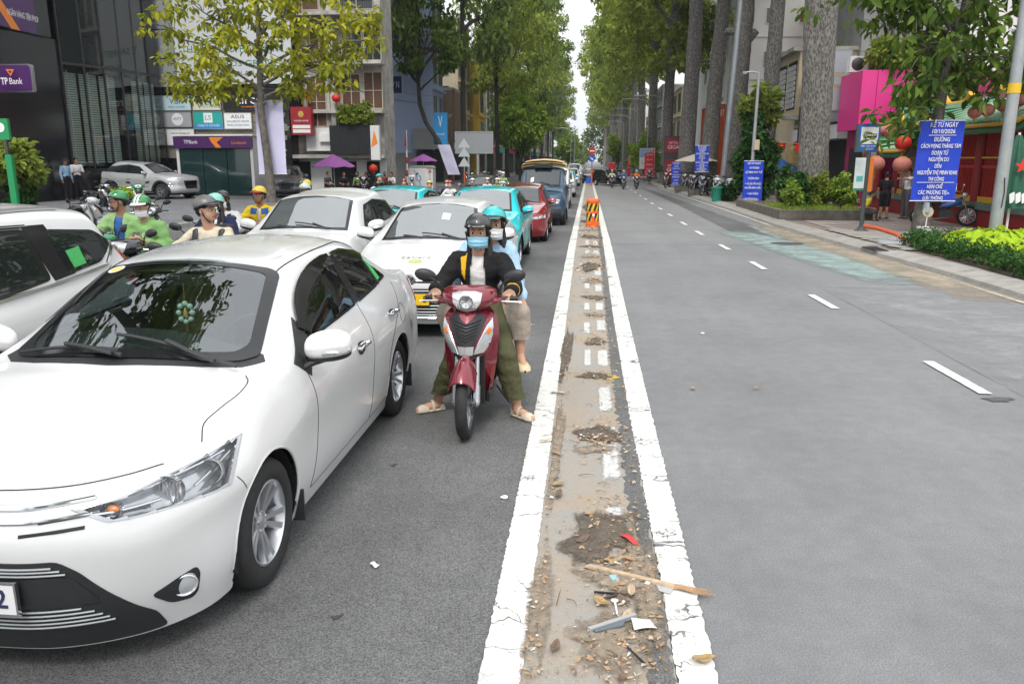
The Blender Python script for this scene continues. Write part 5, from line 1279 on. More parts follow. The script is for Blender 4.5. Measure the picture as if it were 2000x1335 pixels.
def wheel_mesh(rt=.302,w=.19,rr=.2,spokes=10,style='pair'):
 k=(rt,w,rr,spokes,style)
 if k in _wh:return _wh[k]
 h=w/2
 t=MB().lathe([(rr,-h*.86),(rr+.012,-h),(rt-.035,-h*1.02),(rt-.012,-h*.88),(rt,-h*.62),(rt,-h*.3),(rt-.006,-h*.28),(rt-.006,-h*.2),(rt,-h*.18),(rt,h*.18),(rt-.006,h*.2),(rt-.006,h*.28),(rt,h*.3),(rt,h*.62),(rt-.012,h*.88),(rt-.035,h*1.02),(rr+.012,h),(rr,h*.86)],48,axis=(0,1,0))
 tyre=t.mesh('wheel',[MAT['tyre']],50)
 a=MB()
 a.lathe([(rr,h*.9),(rr-.010,h*.93),(rr-.018,h*.75),(rr-.03,-h*.5),(rr-.03,-h)],48,axis=(0,1,0))
 a.lathe([(.0001,h*.62),(.030,h*.60),(.055,h*.5),(.062,h*.1)],24,axis=(0,1,0))
 for i in range(spokes):
  an=2*PI*(i+(.17 if style=='pair' and i%2 else(-.17 if style=='pair' else 0)))/spokes
  u=V(math.cos(an),0,math.sin(an));s_=V(-math.sin(an),0,math.cos(an));y=V(0,1,0)
  w0,w1=(.013,.020)if style=='pair' else(.018,.030)
  if style=='five':w0,w1=.03,.026
  P=[]
  for rr_,ww,yy in((.04,w0,h*.5),(rr*.6,(w0+w1)/2,h*.66),(rr-.012,w1,h*.86)):
   P+=[u*rr_+s_*ww+y*(yy-.03),u*rr_+s_*ww*.75+y*yy,u*rr_-s_*ww*.75+y*yy,u*rr_-s_*ww+y*(yy-.03)]
  fs=[]
  for b in(0,4):
   for q in range(3):fs.append((b+q,b+4+q,b+5+q,b+q+1))
  a.add(P,fs)
 for i in range(5):
  an=2*PI*i/5+.3
  a.cyl(V(math.cos(an)*.042,h*.5,math.sin(an)*.042),V(math.cos(an)*.042,h*.62,math.sin(an)*.042),.008,n=8)
 rim=a.mesh('rim',[MAT['alloy']],40)
 bd=MB().lathe([(.0001,h*.02),(rr-.05,h*.02),(rr-.05,-h*.3),(.0001,-h*.3)],24,axis=(0,1,0)).mesh('brake_disc',[MAT['dark_metal']],40)
 _wh[k]=(tyre,rim,bd)
 return _wh[k]
def add_wheels(car,sh,style='pair',spokes=10,y=None,rr=.2,well=True):
 g=sh.g;rt=g['rt'];w=.19
 y=y or(g['W']-.025-w/2)
 ty,rim,bd=wheel_mesh(rt,w,rr,spokes,style)
 for xw in(0,-g['wb']):
  for sg in(1,-1):
   o=link('wheel',ty,car,(xw,sg*y,rt),0 if sg>0 else PI)
   link('rim',rim,o);link('brake_disc',bd,o)
   if well:
    ra=g['ra']
    mb=MB();yo=sg*(g['W']-.335);A=[R(-12+204*k/24)for k in range(25)];rr_=ra+.004
    vs=[(xw+math.cos(a)*rr_,yo+sg*y_,rt+math.sin(a)*rr_)for a in A for y_ in(0,.30)]+[(xw,yo,rt)]
    mb.add(vs,[(2*k,2*k+1,2*k+3,2*k+2)for k in range(24)]+[(2*k,2*k+2,50)for k in range(24)])
    mb.build('wheel_well',MAT['underbody'],car)
    fn=sh.side(sg);P=[]
    for k in range(25):
     an=R(-8+196*k/24);h=fn(xw+math.cos(an)*(ra+.006),rt+math.sin(an)*(ra+.006))
     if h:P.append(h[0]+V(0,-sg*.004,0))
    if len(P)>3:MB().tube(P,.007,6).build('arch_lip',g.get('lipmat')or g['paint'],car)
def mirror(car,base,sg,paint,size=1.0,signal=True):
 """door mirror: painted cap on a black foot, glass at the back"""
 b=V(base);s=size
 mb=MB()
 mb.tube([b+V(-.02,-sg*.02,-.05),b+V(-.03,sg*.05,-.005),b+V(-.04,sg*.13,.02)],[.035*s,.03*s,.026*s],8,ry=[.02*s,.02,.02])
 m=mb.build('door_mirror',MAT['black_plastic'],car)
 def cap(u,v):
  a=-PI/2+PI*u;t=2*PI*v
  L,Hh,D=.115*s,.078*s,.06*s
  yy=L*math.sin(a);k=math.cos(a)**.6 if math.cos(a)>0 else 0
  return b+V(-.05+D*k*(math.cos(t)if math.cos(t)>0 else math.cos(t)*.35),sg*(.125*s+yy),.075*s+Hh*k*math.sin(t)+.015*math.sin(a))
 MB().grid(cap,12,20).build('mirror_cap',paint,m)
 def lowr(u,v):
  a=-PI/2+PI*u;t=PI*1.08+PI*.84*v
  L,Hh,D=.112*s,.083*s,.064*s
  k=max(math.cos(a),0)**.6
  zz=math.sin(t)
  return b+V(-.05+D*k*(math.cos(t)if math.cos(t)>0 else math.cos(t)*.4)*1.0,sg*(.125*s+L*math.sin(a)),.062*s+.5*Hh*k*zz+.015*math.sin(a)-.022*s)
 MB().grid(lowr,12,12).build('mirror_base',MAT['black_plastic'],m)
 if signal:
  MB().tube([b+V(.012,sg*.11*s,.05*s),b+V(.002,sg*.17*s,.055*s),b+V(-.03,sg*.232*s,.065*s)],.011,6).build('turn_signal',MAT['lamp_clear'],m)
def wiper(car,sh,p0,p1,off=.028):
 fn=sh.top()
 P=on(fn,[p0,p1],off,8);A=on(fn,[(p0[0]+.05,p0[1]),((p0[0]+p1[0])/2,(p0[1]+p1[1])/2)],off+.022,5)
 w=MB().tube(P,.009,6).tube(A,.011,6).build('wiper',MAT['black_plastic'],car)
 return w
def plate(car,x,y,z,w,h,body,m,dark=True,tilt=0):
 p=MB().box((0,0,0),(.012,w,h)).build('number_plate',m,car,(x,y,z))
 p.rotation_euler=(0,tilt,0)
 MB().bx(-.008,.007,-w/2-.008,w/2+.008,h/2,h/2+.008).bx(-.008,.007,-w/2-.008,w/2+.008,-h/2-.008,-h/2).bx(-.008,.007,-w/2-.008,-w/2,-h/2,h/2).bx(-.008,.007,w/2,w/2+.008,-h/2,h/2).build('plate_frame',MAT['chrome'],p)
 return p
def std_car(label,paint,q,loc,rz=-PI/2,group=None,name='parked_car',glass=None,head=None,grille=None,mirrors=True,fine=.8,style='five',spokes=5,dlo=None,seams=True,cladding=False,roof=None,wipers=True,rear=True,pillars=(.0,),cat='car',ws_m=None,plate_m=None,lip=None):
 """an ordinary car: shell, wheels, panes, lamps, grille, mirrors, seams"""
 car=thing(name,label,cat,loc,rz,group)
 sh=Shell(q,fine);g=sh.g;g['paint']=paint;g['lipmat']=lip
 gl=glass or MAT['car_glass']
 sh.body('body',paint,car)
 add_wheels(car,sh,style,spokes)
 w=g['W']/.848;xc,xh,wr=g['xc'],g['xh'],g['wr'];b0,b1=g['belt0'],g['belt1']
 xt=-(g['wb']+g['ro'])
 ow=[(xc-.03,0),(xc-.06,.25*w),(xc-.10,.44*w),(xc-.17,.605*w),(xh-.03,wr-.055),(xh+.03,.3*wr),(xh+.035,0)]
 poly=ow+[(a,-b)for a,b in ow[-2:0:-1]]
 fill(poly,sh.top(),.004,'windscreen_surround',MAT['black_trim'],car,20,14,axis=0)
 iw=[(xc-.075,0),(xc-.10,.25*w),(xc-.14,.41*w),(xc-.21,.56*w),(xh-.01,wr-.10),(xh-.02,.3*wr),(xh-.02,0)]
 fill(iw+[(a,-b)for a,b in iw[-2:0:-1]],sh.top(),.007,'windscreen',ws_m or gl,car,20,14,axis=0)
 xrh,xb,zb=g['xrh'],g['xb'],g['zb']
 for sg in(1,-1):
  fn=sh.side(sg)
  D=dlo or[(xc-.42,b0+.03),(xh-.15,g['zh']-.10),(g['xr'],g['zr']-.105),(xrh,g['zrh']-.105),((xrh+xb)/2-.03,(g['zrh']+b1)/2+.01),(xb+.08,b1+.035),(g['xr'],(b0+b1)/2+.035)]
  fill(smooth_poly(D,.05,3),fn,.004,'window_surround',MAT['black_trim'],car,12,26,axis=1)
  cx=sum(p[0]for p in D)/len(D);cz=sum(p[1]for p in D)/len(D)
  Ds=[(p[0]+(cx-p[0])*.05,p[1]+(cz-p[1])*.13)for p in D]
  xm=g.get('xpil',g['xr']+.06)
  def clip(poly,x,keep_gt):
   out=[]
   for i in range(len(poly)):
    a,b=poly[i],poly[(i+1)%len(poly)]
    ia,ib=(a[0]>x)==keep_gt,(b[0]>x)==keep_gt
    if ia:out.append(a)
    if ia!=ib:
     t=(x-a[0])/(b[0]-a[0]);out.append((x,a[1]+(b[1]-a[1])*t))
   return out
  for part in(clip(Ds,xm+.045,True),clip(Ds,xm-.045,False)):
   if len(part)>2:fill(smooth_poly(part,.03,3),fn,.007,'side_window',gl,car,10,14,axis=1)
  if seams:
   xd0=xc-.27
   seam('door_seam',fn,[(xd0,b0-.02),(xd0-.06,.62),(xd0-.03,.28)],MAT['gap'],car)
   seam('door_seam',fn,[(xm-.02,(b0+b1)/2),(xm-.05,.6),(xm-.03,.26)],MAT['gap'],car)
   seam('door_seam',fn,[(xb+.22,b1-.02),(-g['wb']+g['ra']+.16,.68),(-g['wb']+g['ra']+.02,.5)],MAT['gap'],car)
   for hx in(xm+.18,xb+.42):
    p=on(fn,[(hx,b0-.14),(hx-.19,b0-.13)],.028,3)
    if len(p)>1:MB().tube(p,[.011,.015,.015,.011][:len(p)],6).build('door_handle',paint,car)
  if cladding:
   fill([(g['ra']*-.9-.05,.22),(-g['wb']+g['ra']+.03,.22),(-g['wb']+g['ra']+.0,.36),(-g['ra']-.0,.36)],fn,.008,'sill_cladding',MAT['black_plastic'],car,4,14)
  if mirrors:
   mp=fn(xc-.47,b0+.02)
   if mp:mirror(car,mp[0]+V(0,sg*.0,.0),sg,roof if roof and mirrors=='roof' else paint,1.0)
 if wipers:
  wiper(car,sh,(xc-.06,.42*w),(xc-.13,-.08));wiper(car,sh,(xc-.03,-.06),(xc-.12,-.52*w))
 if head:
  for sg in(1,-1):
   fn=sh.oblique(sg,head.get('ang',45))
   hp=head['poly']
   fill(hp,fn,.004,'headlight',MAT['lamp_house'],car,8,12,axis=0,skirt=.02)
   cu=sum(p[0]for p in hp)/len(hp);cv=sum(p[1]for p in hp)/len(hp)
   for k,(fu,fv,rr)in enumerate(head.get('bulbs',((.3,0,.05),(-.35,0,.04)))):
    us=[p[0]for p in hp];h=fn(cu+fu*(max(us)-min(us))/2,cv+fv)
    if h:MB().lathe([(.0001,.003),(rr*.6,.004),(rr,.014),(rr*1.08,.012)],14,o=h[0]+h[1]*.004,axis=h[1]).build('headlight_bowl',MAT['chrome'],car)
 if grille:
  for nm,poly,m,off in grille:fill(poly,sh.front(),off,nm,m,car,10,14)
 for sg in(1,-1):
  fn=sh.side(sg)
  fill([(xt+.30,g['zt']-.12),(xt+.10,g['zt']-.10),(xt+.08,g['zt']-.26),(xt+.20,g['zt']-.24)],fn,.006,'tail_light',MAT['lamp_red'],car,5,6)
 ub=MB().bx(xt+.3,g['fo']-.28,-g['W']+.33,g['W']-.33,.19,.40).build('underbody',MAT['underbody'],car)
 if plate_m:plate(car,g['fo']+.012,0,.47,.47,.11,'',plate_m)
 car['_']=0;del car['_']
 return car,sh
def pip(poly,U,Vv):
 ins=np.zeros(len(U),bool);L=len(poly)
 for i in range(L):
  (x0,y0),(x1,y1)=poly[i],poly[(i+1)%L]
  cnd=((y0<=Vv)!=(y1<=Vv))
  t=(Vv-y0)/(y1-y0+1e-12)
  ins^=cnd&(U<x0+t*(x1-x0))
 return ins
def shrink(poly,f):
 cx=sum(p[0]for p in poly)/len(poly);cz=sum(p[1]for p in poly)/len(poly)
 return[(p[0]+(cx-p[0])*f,p[1]+(cz-p[1])*f)for p in poly]
def mirror_poly(p):return p+[(a,-b)for a,b in p[::-1]if b!=0]
def hero_sedan():
 car=thing('sedan','large white sedan nearest the camera with beads hanging behind its windscreen','car',(-2.26,3.28,0),-PI/2)
 sh=Shell(dict(zs=.135,zr=1.44,zh=1.375,zrh=1.395,xc=-.18),1.7);g=sh.g;P_=MAT['white_paint'];g['paint']=P_
 top,frt=sh.top(),sh.front()
 o_=[(-.215,0),(-.235,.22),(-.275,.42),(-.335,.57),(-.42,.645),(-1.045,.525),(-1.06,.46),(-1.03,.25),(-1.02,0)]
 i_=[(-.285,0),(-.30,.22),(-.335,.40),(-.39,.53),(-.47,.572),(-.985,.47),(-.995,.43),(-.985,.25),(-.98,0)]
 WO,WI=smooth_poly(mirror_poly(o_),.03,3),smooth_poly(mirror_poly(i_),.03,3)
 WH=shrink(WO,.045)
 DL=[(-.60,.965),(-.90,1.165),(-1.18,1.285),(-1.55,1.345),(-1.95,1.35),(-2.30,1.30),(-2.62,1.15),(-2.72,1.055),(-2.30,1.035),(-1.2,.985)]
 front_w=[(-.80,1.00),(-1.02,1.165),(-1.24,1.262),(-1.58,1.315),(-1.66,1.315),(-1.69,1.035),(-1.2,1.015)]
 rear_w=[(-1.80,1.04),(-1.78,1.315),(-1.97,1.315),(-2.24,1.275),(-2.30,1.07)]
 quart=[(-2.345,1.07),(-2.29,1.255),(-2.50,1.16),(-2.62,1.085)]
 Wn=[smooth_poly(w,.03,3)for w in(front_w,rear_w,quart)]
 HL=[(-.265,.726),(-.165,.672),(.325,.642),(.455,.785),(.27,.768),(.02,.752)]
 HLs=smooth_poly(HL,.02,2)
 def h_ws(C):return(C[:,2]>.95)&pip(WH,C[:,0],C[:,1])
 def h_dl(C):
  r=np.zeros(len(C),bool)
  for w in Wn:r|=pip(shrink(w,-.03),C[:,0],C[:,2])
  return r&(np.abs(C[:,1])>.45)&(C[:,2]>.98)
 def h_hl(C):
  u=(-C[:,0]+np.abs(C[:,1]))/math.sqrt(2)
  return pip(shrink(HL,.06),u,C[:,2])&(C[:,0]>.05)
 sh.body('body',P_,car,(h_ws,h_dl,h_hl),True,MAT['cabin'])
 add_wheels(car,sh,'pair',10,rr=.2)
 ring_band(WO,WI,top,.0085,'windscreen_frit',MAT['frit'],car,120,4)
 fill(WO,top,.006,'windscreen',MAT['ws_clear'],car,26,20,axis=0,skirt=0)
 co=[(-.175,0),(-.20,.22),(-.245,.43),(-.315,.60),(-.40,.672),(-.43,.655),(-.335,.575),(-.275,.425),(-.235,.225),(-.215,0)]
 fill(mirror_poly([(-.165,0),(-.19,.22),(-.235,.43),(-.30,.60),(-.39,.685),(-.44,.655)]),top,.0018,'cowl',MAT['black_plastic'],car,12,24,axis=0)
 wiper(car,sh,(-.275,.50),(-.36,-.05),.03);wiper(car,sh,(-.245,.02),(-.33,-.55),.03)
 for a,b in(((-.245,.60),(-.27,.42)),((-.205,.06),(-.25,-.12))):
  MB().tube(on(top,[a,b],.035,5),.012,6).build('wiper_arm',MAT['black_plastic'],car)
 for sg in(1,-1):
  fn=sh.side(sg)
  for w,nm,m in zip(Wn,('front_window','rear_window','quarter_window'),(MAT['side_clear'],)*3):
   ring_band(shrink(w,-.10),shrink(w,.05),fn,.003,'window_seal',MAT['black_trim'],car,60,3)
   fill(w,fn,.005,nm,m,car,12,16,axis=1,skirt=0)
  fill([(-1.675,1.03),(-1.655,1.335),(-1.785,1.335),(-1.80,1.035)],fn,.008,'pillar_trim',MAT['black_trim'],car,10,4)
  fill([(-.50,.935),(-.60,.985),(-.80,1.115),(-.80,1.0),(-.62,.84)],fn,.006,'mirror_triangle',MAT['black_plastic'],car,8,8)
  fill([(-2.28,1.275),(-2.32,1.28),(-2.37,1.06),(-2.32,1.06)],fn,.007,'quarter_pillar',MAT['black_trim'],car,8,4)
  ring_edge=[(-.76,1.06),(-.92,1.178),(-1.18,1.288),(-1.55,1.348),(-1.68,1.35)]
  low=[(-1.68,1.285),(-1.55,1.285),(-1.22,1.222),(-.98,1.122),(-.83,1.02)]
  ring_edge=[tuple(q)for q in hermite(np.array(ring_edge),4)];low=[tuple(q)for q in hermite(np.array(low),4)]
  fill(ring_edge+low,fn,.02,'rain_guard',MAT['smoked'],car,10,22,axis=0)
  fill([(-1.76,1.35),(-1.95,1.353),(-2.28,1.305),(-2.36,1.27),(-2.30,1.235),(-1.95,1.29),(-1.76,1.285)],fn,.02,'rain_guard',MAT['smoked'],car,8,16,axis=0)
  S=lambda p,r=.0026:seam('panel_seam',fn,p,MAT['gap'],car,r)
  S([(-.575,.925),(-.60,.80),(-.625,.62),(-.615,.42),(-.56,.235)])
  S([(-1.735,1.03),(-1.77,.80),(-1.77,.55),(-1.73,.235)])
  S([(-2.70,1.03),(-2.60,.90),(-2.38,.74),(-2.24,.58),(-2.20,.40)])
  S([(-.56,.235),(-1.2,.232),(-1.73,.235),(-2.19,.25)],.0022)
  S([(.30,.655),(.27,.62),(.245,.58)])
  seam('panel_seam',top,[(-.22,.655*sg),(-.15,.695*sg),(-.05,.70*sg),(.08,.665*sg),(.20,.645*sg),(.31,.685*sg)],MAT['gap'],car,.003)
  seam('roof_gutter',top,[(-1.05,.50*sg),(-1.3,.512*sg),(-1.75,.518*sg),(-2.3,.50*sg),(-2.6,.52*sg)],MAT['black_trim'],car,.005,8)
  for hx,hz in((-1.50,.785),(-2.345,.835)):
   hh=fn(hx,hz)
   cup=MB();pts=smooth_poly([(hx+.095,hz+.035),(hx+.02,hz+.045),(hx-.075,hz+.03),(hx-.085,hz-.02),(hx,hz-.045),(hx+.08,hz-.03)],.03,3)
   fill(pts,fn,.0015,'handle_cup',MAT['chrome'],car,8,10)
   p=on(fn,[(hx+.09,hz+.006),(hx+.02,hz+.012),(hx-.10,hz+.006)],.03,4)
   MB().tube([p[0]-V(0,sg*.025,0)]+p+[p[-1]-V(0,sg*.025,0)],.011,8).build('door_handle',MAT['chrome'],car)
  if sg==1:
   P2=[(-2.62+.075*math.cos(a),.80+.075*math.sin(a))for a in np.linspace(0,2*PI,17)]
   seam('fuel_flap',fn,P2,MAT['gap'],car,.0022,3)
   fill([(-2.36,1.085),(-2.36,1.235),(-2.43,1.205),(-2.45,1.09)],fn,.0075,'window_sticker',MAT['sticker_green'],car,5,4)
  mp=fn(-.60,.93);mirror(car,mp[0]+V(.02,0,-.01),sg,P_,1.10)
  ob=sh.oblique(sg,45)
  ring_band(shrink(HL,-.02),shrink(HL,.07),ob,.002,'headlight_rim',MAT['lamp_house'],car,90,2)
  fill(HL,ob,-.055,'headlight',MAT['lamp_house'],car,12,24,axis=1,skirt=-.06)
  hl=[o for o in car.children if o.name.startswith('headlight')and 'rim' not in o.name][-1]
  def at_(u,z,off):
   h=ob(u,z);return(h[0]+h[1]*off,h[1])if h else None
  for(u,z,r,m)in((.085,.722,.062,'chrome'),(-.135,.717,.036,'chrome'),(.29,.725,.05,'lamp_house')):
   h=at_(u,z,-.045)
   if h:
    ax=nrm(h[1]*.3+V(1,0,.05))
    MB().lathe([(.0001,-.03),(r*.5,-.022),(r*.85,.0),(r,.03),(r*1.06,.03),(r*1.1,.0)],24,o=h[0],axis=ax).build('reflector',MAT[m],hl)
    for q in range(-3,4):
     MB().box(h[0]+ax*.004+V(0,0,0)+V(0,sg*q*r*.24,0),(.006,.003,r*1.3)).build('facet',MAT['lamp_clear'],hl)if m=='chrome' else None
  h=at_(-.135,.717,-.03)
  MB().ell(h[0],(.02,.03,.017),10,8).build('indicator_bulb',MAT['lamp_amber'],hl)
  for u0,u1,z0,z1 in((-.24,.04,.705,.70),(.18,.40,.70,.755),(-.02,.36,.752,.763)):
   p=on(ob,[(u0,z0),(u1,z1)],-.02,6)
   MB().tube(p,.006,6).build('lamp_strip',MAT['chrome'],hl)
  fill([(-.25,.722),(-.165,.693),(.0,.683),(.0,.70),(-.2,.715)],ob,-.03,'lamp_bezel',MAT['lamp_dark'],hl,6,10)
  fill([(.22,.675),(.33,.672),(.40,.735),(.30,.715)],ob,-.03,'lamp_bezel',MAT['lamp_dark'],hl,6,8)
  fill(shrink(HL,.01),ob,.005,'headlight_lens',MAT['lens'],hl,10,24,axis=1,skirt=0)
  FO=smooth_poly([(.665,.372),(.735,.385),(.79,.40),(.80,.29),(.755,.262),(.70,.285)],.02,3)
  FO=[((p[0]),p[1])for p in FO]
  ob2=sh.oblique(sg,45)
  F2=smooth_poly([(-.05,.330),(.055,.365),(.135,.378),(.150,.345),(.140,.255),(.115,.235),(.03,.255)],.025,3)
  fill(F2,ob2,.003,'fog_lamp_scoop',MAT['black_plastic'],car,10,12)
  h=ob2(.083,.318)
  fg=MB().lathe([(.0001,.012),(.025,.011),(.04,.006),(.046,.012),(.05,.008),(.05,-.01)],20,o=h[0],axis=nrm(h[1]+V(.5,0,0))).build('fog_lamp',MAT['lamp_clear'],car)
 seam('bonnet_seam',top,[(.50,.62),(.60,.545),(.69,.40),(.735,.25),(.755,0),(.735,-.25),(.69,-.40),(.60,-.545),(.50,-.62)],MAT['gap'],car,.004)
 bar=[(.03,0),]
 for z0,r,m in((.730,.009,'chrome'),(.688,.007,'chrome')):
  p=on(frt,[(-.50,z0+.02),(-.30,z0+.004),(0,z0-.002),(.30,z0+.004),(.50,z0+.02)],.004,8)
  MB().tube(p,r,8).build('grille_bar',MAT[m],car)
 for sg in(1,-1):
  fill([(sg*.34,.694),(sg*.50,.714),(sg*.50,.702),(sg*.34,.684)],frt,.003,'grille_slot',MAT['print_black'],car,4,10)
  fill([(sg*.28,.655),(sg*.49,.672),(sg*.49,.660),(sg*.28,.643)],frt,.003,'grille_slot',MAT['print_black'],car,4,10)
 G=[(0,.558),(.40,.550),(.46,.500),(.56,.355),(.628,.245),(.632,.145),(.585,.145),(.535,.21),(.3,.262),(0,.272)]
 full=G+[(-a,b)for a,b in G[-2:0:-1]]
 fill(smooth_poly(full,.02,2),frt,.004,'lower_grille',MAT['black_plastic'],car,24,40)
 for k,(z0,hw)in enumerate(((.534,.38),(.520,.405),(.505,.42),(.352,.44),(.333,.475),(.314,.495),(.295,.51),(.276,.52))):
  p=on(frt,[(-hw,z0-.004),(0,z0),(hw,z0-.004)],.010,14)
  MB().tube(p,.0045,6).build('grille_fin',MAT['steel'],car)
 fill(smooth_poly([(-.43,.49),(.43,.49),(.51,.365),(-.51,.365)],.03,2),frt,.009,'plate_bar',MAT['black_plastic'],car,8,30)
 pl=plate(car,.925,0,.425,.53,.115,'',MAT['plate_white'])
 t=text('72',.105,MAT['print_navy'],pl,(.0075,.185,0),(R(90),0,R(90)),width=.10,depth=.003,bold=.001)
 MB().bx(-2.9,.62,-.52,.52,.16,.42).build('underbody',MAT['underbody'],car)
 for sg in(1,-1):
  MB().box((-.385,sg*.765,.215),(.012,.15,.17)).build('mud_flap',MAT['black_plastic'],car)
  MB().box((-2.935,sg*.765,.215),(.012,.15,.19)).build('mud_flap',MAT['black_plastic'],car)
  fill([(-3.22,.98),(-3.36,.99),(-3.42,.86),(-3.38,.72),(-3.24,.80)],sh.side(sg),.006,'tail_light',MAT['lamp_red'],car,6,8)
 fill(mirror_poly([(-2.47,0),(-2.47,.40),(-2.52,.46),(-2.92,.52),(-2.96,0)]),top,.005,'rear_screen',MAT['car_glass'],car,14,14,axis=0)
 d=MB()
 d.grid(lambda u,v:V(-.30-.52*u,-.70+1.4*v,.93-.03*u+.02*math.sin(PI*v)-(.16*max(0,u-.8)/.2)),10,16)
 d.build('dashboard',MAT['cabin_dark'],car)
 for y in(-.36,.36):
  s=MB()
  s.tube([(-1.75,y,.55),(-1.80,y,.75),(-1.90,y,1.0),(-1.96,y,1.12)],[.2,.235,.21,.13],12,ry=[.07,.08,.07,.05])
  s.tube([(-1.28,y,.52),(-1.75,y,.5)],[.24,.24],12,ry=[.08,.09])
  st=s.build('front_seat',MAT['seat_beige'],car)
  MB().ell((-2.0,y,1.235),(.05,.13,.085),12,8).build('headrest',MAT['seat_beige'],st)
 MB().tube([(-2.72,0,.6),(-2.80,0,1.08)],[.6,.56],16,ry=[.09,.07]).build('rear_seat',MAT['seat_beige'],car)
 sw=MB().tube([V(-.98,.36,.90)+V(-.06*math.sin(a),.185*math.cos(a),.175*math.sin(a))for a in np.linspace(0,2*PI,28,endpoint=False)],.014,8,closed=True)
 sw.box((-.97,.36,.90),(.03,.34,.035)).box((-.97,.36,.84),(.03,.05,.14))
 sw.build('steering_wheel',MAT['cabin_dark'],car)
 MB().box((-.98,0,1.285),(.03,.22,.06)).build('inner_mirror',MAT['black_plastic'],car)
 MB().bx(-3.1,-.2,-.72,.72,.38,.45).build('cabin_floor',MAT['cabin_dark'],car)
 fill([(-1.0+.035*math.cos(a),-.42+.05*math.sin(a))for a in np.linspace(0,2*PI,14,endpoint=False)],top,.009,'inspection_sticker',MAT['sticker_cream'],car,8,8,axis=0,skirt=0)
 fill([(-1.0+.022*math.cos(a),-.42+.034*math.sin(a))for a in np.linspace(0,2*PI,14,endpoint=False)],top,.0105,'inspection_sticker',MAT['sticker_gold'],car,8,8,axis=0,skirt=0)
 ch=thing('bead_charm','ring of pale jade beads with dark tassel behind the windscreen of the nearest sedan','charm',(-2.26+.02,3.28+.90,1.06))
 for k in range(8):
  a=2*PI*k/8
  MB().ell((.040*math.sin(a),0,.05+.052*math.cos(a)),.017,12,8).build('bead',MAT['jade'],ch)
 MB().lathe([(.001,-.03),(.018,-.02),(.014,.01),(.001,.035)],10,o=(0,0,.05)).build('gold_figure',MAT['gold'],ch)
 MB().cyl((0,0,-.02),(0,0,-.06),.006,n=8).build('knot',MAT['gold'],ch)
 MB().lathe([(.004,0),(.013,-.02),(.015,-.10),(.001,-.10)],10,o=(0,0,-.055)).build('tassel',MAT['tassel'],ch)
 MB().cyl((0,0,.11),(0,0,.22),.002,n=5).build('cord',MAT['gold'],ch)
 cu=thing('plush_toy','small brown plush toy lying on the dashboard of the nearest sedan','toy',(-2.46,3.28+.62,.925))
 MB().ell((0,0,.035),(.05,.04,.04),12,8).ell((.05,0,.055),.03,10,8).ell((.062,-.018,.085),.01,6,5).ell((.062,.018,.085),.01,6,5).build('plush_body',MAT['plush'],cu)
 return car
MAT.update(frit=mat('ceramic_edge',(.014,.015,.016),.12,spec=.5),cabin=mat('cabin_lining',(.30,.29,.27),.9),cabin_dark=mat('cabin_plastic',(.035,.035,.037),.7,bump=.2,bs=300),ws_clear=glassmat('windscreen_clear',(.60,.70,.68),ior=2.35),side_clear=glassmat('side_glass_tinted',(.22,.26,.26),ior=1.8),lens=glassmat('lamp_lens',(.95,.96,.97),ior=1.5),smoked=mat('smoked_plastic',(.012,.012,.013),.06,coat=1.),seat_beige=mat('seat_beige',(.36,.30,.23),.8,var=.1),jade=mat('jade_beads',(.62,.78,.68),.2,coat=.5),gold=mat('gold_trim',(.65,.42,.12),.35,.6),tassel=mat('tassel_green',(.01,.06,.06),.8),plush=mat('plush_brown',(.32,.19,.08),.95),sticker_green=mat('sticker_green',(.06,.42,.11),.5,var=.15,vs=40),sticker_cream=mat('sticker_cream',(.75,.72,.55),.5),sticker_gold=mat('sticker_gold',(.75,.50,.12),.5))
hero_sedan()
# ------------------------------------------------------------------ the queue of traffic
GQ='cars queueing on the left carriageway'
HEADL=dict(ang=45,poly=[(-.26,.70),(-.17,.655),(.26,.66),(.34,.765),(.1,.745)])
# white taxi sedan behind the riders
tx,sh=std_car('white taxi sedan with yellow plate and round chrome badge behind the red scooter',MAT['white_paint2'],dict(zr=1.445,zh=1.37,zrh=1.40,W=.85),(-1.92,9.25,0),group=GQ,name='taxi',fine=1.2,ws_m=MAT['ws_glass'],head=dict(ang=45,poly=[(-.20,.735),(-.10,.665),(.30,.70),(.50,.80),(.1,.78)]),grille=[('upper_grille',[(-.52,.68),(.52,.68),(.30,.645),(-.30,.645)],MAT['black_trim'],.004),('lower_grille',[(-.46,.585),(.46,.585),(.60,.28),(-.60,.28)],MAT['black_plastic'],.004)])
fr=sh.front()
for k,z in enumerate((.565,.535,.40,.365,.33,.30)):
 hw=.47+(.565-z)*.45;p=on(fr,[(-hw,z),(0,z-.004),(hw,z)],.010,12);MB().tube(p,.007,6).build('grille_fin',MAT['steel'],tx)
p=on(fr,[(-.60,.265),(0,.258),(.60,.265)],.010,12);MB().tube(p,.014,6).build('chrome_lip',MAT['chrome'],tx)
for sg in(1,-1):
 p=on(fr,[(sg*.09,.665),(sg*.3,.675),(sg*.56,.70)],.006,8);MB().tube(p,.010,6).build('chrome_wing',MAT['chrome'],tx)
h=fr(0,.675);e=V(h[0])+h[1]*.012
em=MB()
for(ry,rz_,dz)in((.075,.048,0),(.030,.048,0),(.046,.016,.024)):
 em.tube([e+V(.004,ry*math.cos(a),dz+rz_*math.sin(a))for a in np.linspace(0,2*PI,28,endpoint=False)],.007,6,closed=True)
em.build('badge',MAT['chrome'],tx)
fill([(.085*math.cos(a),.675+.056*math.sin(a))for a in np.linspace(0,2*PI,22,endpoint=False)],fr,.008,'badge_field',MAT['print_black'],tx,8,8)
pl=plate(tx,.92,0,.47,.47,.125,'',MAT['plate_yellow'])
